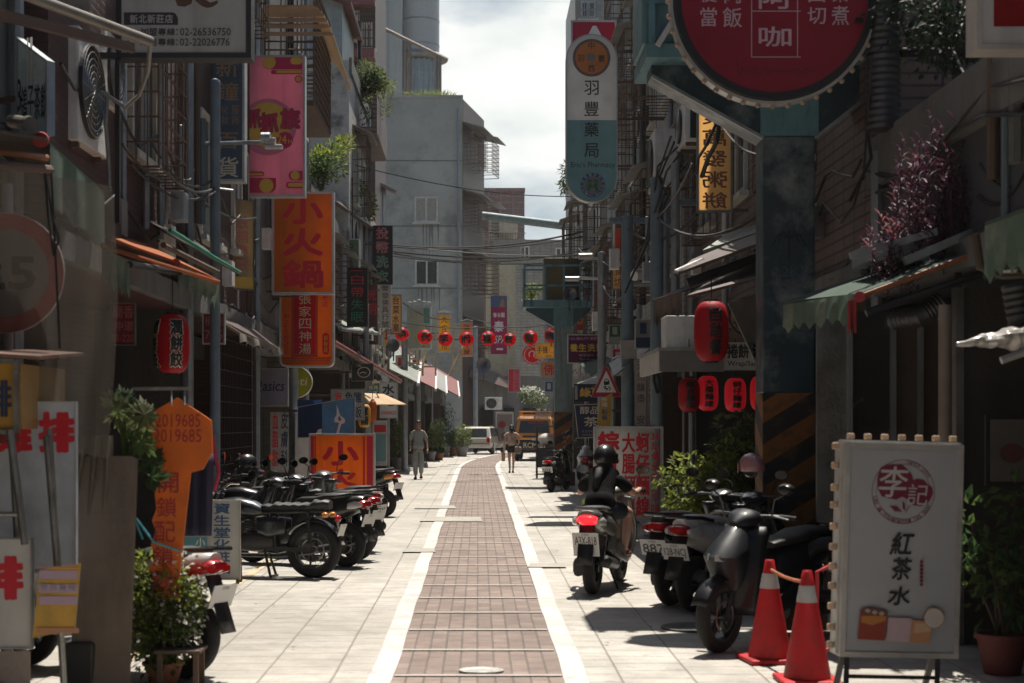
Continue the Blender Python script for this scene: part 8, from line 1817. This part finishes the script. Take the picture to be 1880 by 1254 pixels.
def crown(mb, blobs, n, L_, w, seed, nm=1, droop=.3, shell=.55, up=0):
    """leaves scattered through several lumps, denser towards their outsides, in nm materials"""
    r_ = random.Random(seed); tot = sum(b[1][0] * b[1][1] * b[1][2] for b in blobs) 
    for c, rad in blobs:
        c = Vector(c); k = int(n * (rad[0] * rad[1] * rad[2]) / tot)
        lumps = [(rv(r_) * .6) for _ in range(6)]
        for i in range(k):
            v = rv(r_); v = v.normalized() * (v.length ** (1 - shell))
            if r_.random() < .65:
                q = r_.choice(lumps); v = q + v * .52
            p = c + Vector((v.x * rad[0], v.y * rad[1], v.z * rad[2]))
            d = (v + rv(r_) * .8 + Vector((0, 0, up - droop))).normalized()
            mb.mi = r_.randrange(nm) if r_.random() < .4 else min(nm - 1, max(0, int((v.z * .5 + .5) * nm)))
            s_ = r_.uniform(.45, 1.4); leaf(mb, p, d, rv(r_), L_ * s_, w * s_)
def stems(mb, base, tips, r0=.012, r1=.004, seed=1):
    r_ = random.Random(seed)
    for t in tips:
        b = Vector(base) + Vector((r_.uniform(-.03, .03), r_.uniform(-.03, .03), 0)); t = Vector(t); m_ = b.lerp(t, .5) + rv(r_) * (t - b).length * .12
        mb.tube([b, m_, t], [r0, (r0 + r1) / 2, r1], 5)
def potted(label, base, pr, ph, blobs, n, L_, w, mats, seed, potm=M_pot, group=None, name='potted_plant', cat='plant', droop=.3, up=0):
    root = thing(name, label, cat, base, 0, group)
    if pr:
        q = MB(); q.lathe([(pr * .72, 0), (pr, ph * .86), (pr * 1.1, ph * .87), (pr * 1.1, ph), (pr * .95, ph), (pr * .93, ph * .92)], 24, cap=False); q.add([(pr * .72 * math.cos(a), pr * .72 * math.sin(a), .002) for a in (i * math.pi / 8 for i in range(16))], [tuple(range(15, -1, -1))]); q.build('pot', potm, root)
        q = MB(); q.lathe([(.001, ph * .93), (pr * .95, ph * .93)], 20, cap=False); q.build('soil', M_soil, root)
    q = MB(); stems(q, (0, 0, ph * .9), [Vector(c) + Vector((0, 0, r_[2] * .4)) for c, r_ in blobs] + [Vector(c) + Vector((r_[0] * .5, 0, 0)) for c, r_ in blobs], seed=seed); q.build('stem', M_stem, root)
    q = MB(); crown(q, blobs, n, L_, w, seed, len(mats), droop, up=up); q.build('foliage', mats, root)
    return root
PG = 'potted plants along the far left pavement'
b = P(731, 862, gY(862)); b.z = 0
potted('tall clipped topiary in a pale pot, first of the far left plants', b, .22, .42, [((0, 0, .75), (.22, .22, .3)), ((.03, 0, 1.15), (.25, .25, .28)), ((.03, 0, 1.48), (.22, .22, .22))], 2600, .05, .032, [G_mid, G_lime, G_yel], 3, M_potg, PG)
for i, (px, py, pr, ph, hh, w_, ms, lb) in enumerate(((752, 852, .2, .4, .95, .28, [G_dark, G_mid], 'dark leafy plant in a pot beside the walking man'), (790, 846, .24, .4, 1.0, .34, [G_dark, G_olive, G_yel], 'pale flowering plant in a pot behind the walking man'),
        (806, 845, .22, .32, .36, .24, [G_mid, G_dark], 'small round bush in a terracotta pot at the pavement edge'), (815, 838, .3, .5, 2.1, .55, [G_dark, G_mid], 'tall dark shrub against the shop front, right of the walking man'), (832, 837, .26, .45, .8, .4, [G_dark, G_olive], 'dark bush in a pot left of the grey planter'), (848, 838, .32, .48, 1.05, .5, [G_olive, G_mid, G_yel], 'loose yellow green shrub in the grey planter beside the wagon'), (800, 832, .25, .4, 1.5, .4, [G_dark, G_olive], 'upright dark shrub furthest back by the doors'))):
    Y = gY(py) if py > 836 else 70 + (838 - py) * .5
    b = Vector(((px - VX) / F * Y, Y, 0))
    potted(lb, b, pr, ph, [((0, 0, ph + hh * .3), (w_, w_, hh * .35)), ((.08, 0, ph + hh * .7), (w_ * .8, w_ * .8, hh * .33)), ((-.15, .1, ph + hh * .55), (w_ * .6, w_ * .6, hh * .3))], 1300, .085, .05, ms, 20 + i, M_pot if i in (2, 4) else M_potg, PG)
b = Vector((P(300, 0, 9.5).x, 9.5, 0))
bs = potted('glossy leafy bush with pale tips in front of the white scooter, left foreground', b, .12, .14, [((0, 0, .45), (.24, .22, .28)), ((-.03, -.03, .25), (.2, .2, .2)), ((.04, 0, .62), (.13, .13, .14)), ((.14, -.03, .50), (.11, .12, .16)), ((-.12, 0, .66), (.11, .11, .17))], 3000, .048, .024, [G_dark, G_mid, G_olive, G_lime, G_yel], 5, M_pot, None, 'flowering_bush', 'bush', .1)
q = MB(); crown(q, [((.03, 0, .5), (.25, .23, .36))], 420, .032, .024, 77, 1); q.build('blossoms', G_flower, bs)
st_ = thing('plant_stool', 'low brown wooden stool under the bush at the left', 'stool', b + Vector((.12, -.1, 0)))
for x, y in ((-.1, -.1), (.12, -.1), (.12, .1), (-.1, .1)): q = MB(); q.bar((x, y, 0), (x, y, .22), .03, .03); q.build('leg', M_rust, st_)
q = MB(); q.box2((-.13, -.13, .221), (.15, .13, .238)); q.build('seat', M_rust, st_)
def palmate(label, base, tips, size, mats, seed, stem_r=.012):
    root = thing('papaya_plant', label, 'plant', base); r_ = random.Random(seed)
    q = MB(); 
    for t in tips: q.tube([(0, 0, 0), Vector(t) * .5 + Vector((0, 0, .1)), t], [stem_r, stem_r * .7, stem_r * .4], 6)
    q.build('stem', mats[0], root)
    q = MB()
    for t in tips:
        t = Vector(t); ax = Vector((r_.uniform(-.5, .5), -.7, r_.uniform(-.2, .5))).normalized(); u = ax.orthogonal().normalized(); v = ax.cross(u); q.mi = r_.randrange(len(mats))
        for k in range(7):
            a = 2 * math.pi * (k + r_.uniform(-.2, .2)) / 7.6; d = u * math.cos(a) + v * math.sin(a) - ax * .25; L_ = size * r_.uniform(.75, 1.1)
            leaf(q, t, d, ax, L_, L_ * .34, .1)
            for f_ in (.4, .6):
                for s_ in (-1, 1): leaf(q, t + d.normalized() * L_ * f_ * .7, d + (ax.cross(d)) * s_ * .7, ax, L_ * .42, L_ * .13, .1)
    q.build('foliage', mats, root)
base = P(232, 900, 9.3)
palmate('papaya like plant with big lobed leaves beside the orange key sign', base, [(.05, 0, .36), (-.04, -.05, .48), (.12, -.05, .46), (.16, 0, .18), (.16, -.04, .08), (-.02, 0, .54), (.10, -.04, .30)], .145, [G_mid, G_olive, G_dark], 4)
b = Vector((P(1304, 0, 17).x, 17.0, 0))
potted('leafy shrub with drooping yellow green shoots beside the noodle sign, right', b, .3, .4, [((0, 0, .65), (.48, .4, .4)), ((-.25, -.1, 1.0), (.26, .26, .3)), ((.25, .1, 1.15), (.34, .3, .3)), ((.1, 0, .9), (.42, .36, .36)), ((-.46, -.15, 1.0), (.2, .16, .12)), ((-.2, -.25, .6), (.26, .2, .3)), ((-.42, -.1, .74), (.14, .14, .16))], 3600, .085, .036, [G_mid, G_olive, G_lime, G_yel], 9, M_potg, None, 'shrub', 'shrub', .5)
b = Vector((P(1372, 0, 17.5).x, 17.4, 0))
potted('darker shrub against the teal pillar on the right', b, .28, .4, [((0, 0, 1.0), (.42, .4, .5)), ((-.1, 0, 1.45), (.34, .3, .35))], 2000, .09, .04, [G_dark, G_dark, G_olive], 12, M_potg, None, 'shrub', 'shrub', .5)
potted('small plant on the ground behind the rider', Vector((P(1085, 0, 24).x, 23.2, 0)), .12, .2, [((0, 0, .35), (.18, .18, .2))], 300, .06, .03, [G_mid, G_yel], 13, M_pot)
potted('dim leafy plant in a red pot in the shade of the right shop', Vector((P(1850, 0, 9.8).x, 9.9, 0)), .16, .26, [((0, 0, .55), (.26, .2, .3)), ((-.2, 0, .9), (.2, .2, .25)), ((.1, 0, 1.1), (.15, .15, .2))], 420, .09, .045, [G_dark, G_mid], 14, mat('dark red pot', (.12, .03, .025), .7))
pp = thing('purple_plant', 'purple leaved trailing plant with pink tips above the right awning', 'plant', P(1700, 470, 11.6)); r_ = random.Random(21)
q = MB(pp); q2 = MB(pp); q.mi = 0
for i in range(190):
    u = r_.random(); px = 1590 + 210 * u + r_.uniform(-25, 25); py = 470 - 110 * u * r_.uniform(.2, 1.2) + r_.uniform(-95, 15) * (.4 + .9 * u)
    if i > 96: px = r_.uniform(1640, 1835); py = r_.uniform(190 + abs(px - 1735) * r_.uniform(.2, 1.9), 430)
    elif r_.random() < .1: px, py = r_.uniform(1600, 1680), r_.uniform(470, 500)
    Y = r_.uniform(11.2, 12.0); tip = P(px, py, Y); base = tip + Vector((r_.uniform(-.06, .1), r_.uniform(-.05, .1), -r_.uniform(.14, .3) * (1.6 if i > 96 else 1)))
    q2.tube([base, (base + tip) / 2 + rv(r_) * .02, tip], [.005, .004, .003], 4)
    light = px < 1680 and r_.random() < .4
    for k in range(13):
        t = k / 12; p = base.lerp(tip, t); a = k * 2.4
        q.mi = 1 if (light and t > .55 and r_.random() < .7) else 0
        leaf(q, p, Vector((math.cos(a), math.sin(a), .55 + .5 * t)), Vector((0, 0, 1)), .082 * r_.uniform(.7, 1.3), .021, .25)
q.build('foliage', [G_pur, G_pink], pp); q2.build('stem', mat('purple stem', (.08, .03, .05), .7), pp)
q = MB(pp); q.box2(P(1600, 478, 11.4), P(1665, 462, 12.0)); q.bar(P(1560, 470, 11.3), P(1720, 425, 11.3), .04, .05); q.bar(P(1660, 480, 11.2), P(1860, 395, 11.2), .06, .06); q.build('planter', M_galv, pp)
mb = MB(); mb.tube([P(1790, 430, 9.3), P(1800, 490, 9.3), P(1840, 505, 9.3), P(1920, 500, 9.3)], .03, 8); mb.solo('bent_branch', M_stem, 'bent brown branch hooked under the right edge awning', 'branch')
cr_ = thing('creeper', 'dark green creeper hanging at the top right behind the red and white sign', 'creeper', P(1720, 120, 13))
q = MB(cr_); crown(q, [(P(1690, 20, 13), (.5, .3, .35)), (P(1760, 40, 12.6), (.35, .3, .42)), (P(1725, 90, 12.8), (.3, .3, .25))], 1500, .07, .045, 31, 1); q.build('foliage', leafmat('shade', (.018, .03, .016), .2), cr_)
def growth(label, c, blobs, n, L_, w, mats, seed, name='rooftop_shrub', up=0):
    root = thing(name, label, 'shrub', c); q = MB(root); crown(q, [(P(*b[0]), b[1]) for b in blobs], n, L_, w, seed, len(mats), .2, up=up); q.build('foliage', mats, root)
    q = MB(root); stems(q, Vector(c), [P(*b[0]) for b in blobs], .03, .008, seed); q.build('stem', M_stem, root)
growth('bushy shrub growing out of the mouldy wall high on the left', P(650, 190, 40), [((668, 140, 40), (.42, .4, .42)), ((690, 150, 40), (.35, .35, .3)), ((655, 165, 40.3), (.3, .3, .3))], 2200, .09, .05, [G_dark, G_mid, G_olive], 41)
growth('sparse yellow green shoots hanging below the high shrub on the left', P(660, 180, 40), [((700, 165, 39.8), (.45, .3, .28)), ((692, 195, 39.6), (.4, .3, .35)), ((678, 215, 39.8), (.25, .25, .2)), ((716, 152, 39.6), (.2, .2, .1))], 620, .08, .035, [G_olive, G_lime, G_yel], 42)
growth('dense rooftop shrubs with yellow tips on the low roof beside the pink sign', P(590, 350, 33), [((585, 300, 33), (.4, .4, .35)), ((606, 300, 33.2), (.38, .4, .4)), ((575, 325, 33), (.3, .3, .3)), ((612, 275, 33.5), (.2, .2, .25))], 1700, .11, .04, [G_dark, G_mid, G_yel], 43, up=.4)
growth('spiky yellow plant on the low roof further right', P(632, 290, 34.5), [((630, 272, 34.5), (.16, .16, .22)), ((640, 262, 35), (.12, .12, .15))], 260, .13, .03, [G_yel, G_lime], 44, up=.8)
growth('tuft of creeper along the eave of the low left roof', P(650, 370, 40), [((640, 345, 40), (.5, .3, .35)), ((672, 378, 42), (.3, .3, .5)), ((655, 360, 41), (.35, .3, .3))], 1300, .08, .045, [G_dark, G_olive, G_lime], 45)
growth('small yellow weeds on top of the mouldy wall', P(600, 115, 37.2), [((602, 112, 37.2), (.2, .2, .06)), ((610, 150, 36.9), (.16, .1, .18))], 260, .07, .04, [G_yel, G_lime], 46)
growth('green tuft beside the capsule sign on the right building', P(1045, 330, 55), [((1040, 322, 55), (.22, .2, .5)), ((1036, 345, 55), (.15, .15, .3))], 300, .22, .05, [G_dark, G_olive], 47, up=-.6)
growth('small tree in bloom over the road behind the van', P(975, 760, 86), [((978, 727, 86), (.65, .6, .5)), ((962, 722, 86), (.4, .4, .35)), ((992, 735, 86), (.4, .4, .4))], 900, .16, .08, [G_olive, G_mid, G_flower], 48)
growth('yellow green leaves behind the far transformer', P(980, 560, 60), [((980, 530, 60), (.35, .3, .25)), ((972, 545, 60), (.25, .25, .25))], 300, .12, .08, [G_yel, G_lime], 49)
growth('grass tufts along the top of the blue building', P(790, 178, 90.4), [((790, 176, 90.3), (1.6, .2, .14)), ((818, 177, 90.3), (.8, .2, .1))], 360, .3, .03, [G_olive, G_yel], 50, name='roof_grass_tuft', up=1.2)
def cable(label, pts, r=.012, m=None, d=None):
    mb = MB(); mb.tube(sag(pts[0], pts[1], d) if d is not None else pts, r, 5); mb.solo('cable', m or M_cable, label, 'cable', 'overhead cables')
for i, (a, b, d, r) in enumerate((((640, 440, 42), (1070, 425, 48), .35, .03), ((650, 446, 42), (1090, 430, 48), .3, .022), ((700, 448, 43), (1062, 470, 46), .1, .02), ((690, 458, 43), (1130, 462, 40), .2, .022), ((715, 464, 43), (1100, 452, 45), .35, .02), ((720, 470, 44), (1110, 474, 44), .2, .018), ((640, 300, 38), (1062, 360, 52), .25, .016), ((740, 556, 47), (830, 585, 52), .2, .02))):
    cable(('upper', 'second', 'third', 'fourth', 'fifth', 'lowest', 'lone high', 'short')[i] + ' dark cable crossing the street in front of the blue building', (P(*a), P(*b)), r, M_greycable if i == 2 else None, d)
for i, (a, b, d) in enumerate((((270, 245, 15), (390, 330, 17), .25), ((240, 300, 14), (400, 350, 17), .2), ((300, 310, 14.5), (395, 345, 17), .12), ((330, 330, 15.5), (470, 400, 21), .15), ((225, 265, 13.5), (300, 330, 14.5), .06))):
    cable(('topmost', 'long', 'short', 'far', 'near')[i] + ' black cable drooping along the left brick wall', (P(*a), P(*b)), .014, None, d)
cable('pale hose looping down from the white billboard bracket', [P(276, 76, 11.2), P(272, 130, 12), P(255, 175, 12.4), P(230, 197, 12.6), P(190, 170, 12.6)], .018, M_greycable)
cable('pale hose running down beside the large air conditioner', [P(186, 168, 12.6), P(198, 180, 12.6), P(194, 230, 12.6), P(199, 290, 12.6), P(201, 345, 12.6)], .016, M_greycable)
for i in range(7):
    r_ = random.Random(60 + i); a = P(1232 + i * 6, 250 + i * 10, 21.5); b = P(1195 - i * 8, 430 + i * 18, 22.5)
    cable('black cable tangled on the right house front, strand %s' % ('topmost', 'second from the top', 'third from the top', 'in the middle', 'third from the bottom', 'second from the bottom', 'lowest')[i], [a, a.lerp(b, .3) + rv(r_) * .25, a.lerp(b, .6) + rv(r_) * .25, b], .016)
cable('thick black cable twisting in front of the amber sign', [P(1322, 215, 19), P(1316, 260, 19), P(1300, 290, 19.2), P(1288, 325, 19.4)], .03)
cable('black cable beside the thick one in front of the amber sign', [P(1318, 220, 19), P(1296, 268, 19), P(1282, 290, 19.2), P(1280, 320, 19.4)], .02)
cable('grey cable slanting across the right cages', (P(1270, 300, 20.5), P(1205, 400, 22)), .012, M_greycable, .1)
cable('black cable from the amber sign to the teal pillar', (P(1322, 225, 19), P(1400, 285, 15)), .016, None, .1)
cable('black cable running up beside the grey gable board', [P(1600, 130, 13.2), P(1590, 220, 13.3), P(1600, 290, 13.3), P(1560, 370, 13.4)], .016)
for i, (px, Y, y0, y1, lb) in enumerate(((268, 14.9, -20, 420, 'thin grey conduit on the left brick wall near the cages'), (295, 15.4, 120, 440, 'second grey conduit on the left brick wall'), (362, 17.3, 60, 410, 'rusty conduit at the corner of the brown tiled house'), (660, 41, 40, 470, 'dark lattice post beside the high shrub'), (668, 43.4, 230, 470, 'grey vent pipe against the blue building'), (1180, 28.5, 100, 560, 'dark vertical pipe on the right cages'), (1222, 23, 350, 620, 'grey vertical pipe right of the tall dark pole'), (1240, 21.5, 300, 600, 'thin grey pipe below the air conditioner on the right'))):
    mb = MB(); mb.tube([P(px, y1, Y), P(px, y0, Y)], .035 if i < 3 else .06, 8); mb.solo('wall_pipe', (M_galv, M_galv, M_rust, M_black, M_galv, M_black, M_galv, M_galv)[i], lb, 'pipe')
cg = thing('balcony_cage', 'rusty balcony cage with a sunlit slatted canopy above the pink sign', 'balcony', P(540, 190, 25.4))
q = MB(cg); bars(q, -1, 3.345, 2.58, 23.9, 26.6, P(0, 188, 24).z, P(0, -30, 24).z, 12, 14, .014); q.build('grille', M_rust, cg)
q = MB(cg)
for i in range(8):
    t = i / 7; x = -2.62 + .36 * t; z = P(0, 18, 24).z - .06 * t - .46 * t * t; y = 23.85 - .4 * t
    q.bar((-3.5, y, z), (x, y, z), .025, .06); q.bar((x, y, z - .001), (x, 26.8, z - .12), .06, .03)
q.build('canopy', mat('varnished slats', (.36, .24, .13), .55, stain=(.2, .13, .08), samt=.5), cg)
q = MB(cg); q.box2((-3.34, 23.9, P(0, 190, 24).z - .05), (-2.58, 26.6, P(0, 190, 24).z - .001)); q.build('floor', M_rust, cg)
q = MB(cg); q.box2((-3.2, 24.3, P(0, 189, 24).z), (-2.85, 24.8, P(0, 130, 24).z)); q.build('stored_box', mat('cardboard', (.26, .17, .12), .9), cg)
for px, Y, y0, y1, w_, m_, lb in ((1822, 10.6, 60, 330, .04, M_rust, 'rusty vertical pipe under the red and white corner sign'), (1846, 10.4, 90, 420, .03, M_bluepole, 'thin blue grey pipe at the right edge above the awning'), (1868, 10.2, 80, 300, .06, M_conc, 'thick concrete coloured pipe at the right edge'), (1776, 12.0, 150, 330, .025, M_black, 'dark upright pipe behind the tall purple stems')):
    mb = MB(); mb.tube([P(px, y1, Y), P(px, y0, Y)], w_, 8); mb.solo('wall_pipe', m_, lb, 'pipe')
for k, (a, b, d) in enumerate((((1800, 300, 10.8), (1880, 330, 10.2), .1), ((1795, 360, 11), (1890, 300, 10), .15), ((1600, 100, 13), (1585, 330, 13.4), .05), ((1750, 90, 12.5), (1880, 200, 10), .2))):
    cable('black cable sagging in the dark corner at the right edge, %s' % ('second lowest', 'lowest', 'beside the ribbed duct', 'topmost')[k], (P(*a), P(*b)), .012, None, d)
q = MB(); r_ = random.Random(91)
for i in range(90):
    x = r_.choice((-1, 1)) * r_.uniform(.9, 2.6); y = r_.uniform(9.6, 45); a = r_.uniform(0, 6.3); leaf(q, Vector((x, y, .012)), Vector((math.cos(a), math.sin(a), .15)), Vector((0, 0, 1)), r_.uniform(.03, .07), r_.uniform(.015, .035))
tag(q.build('leaf_litter', mat('dry brown leaf', (.16, .10, .05), .8, var=.5)), kind='stuff')
hz = MB(); hz.box2((-30, -40, -1.05), (40, 175, 44))
M_haze, nt_, N_, L2_ = _new('street haze')
pv = N_('ShaderNodeVolumePrincipled'); pv.inputs['Color'].default_value = (.92, .93, .92, 1); pv.inputs['Density'].default_value = .0003; pv.inputs['Anisotropy'].default_value = .55
oo = N_('ShaderNodeOutputMaterial'); L2_(pv.outputs[0], oo.inputs['Volume'])
tag(hz.build('haze', M_haze), kind='stuff')
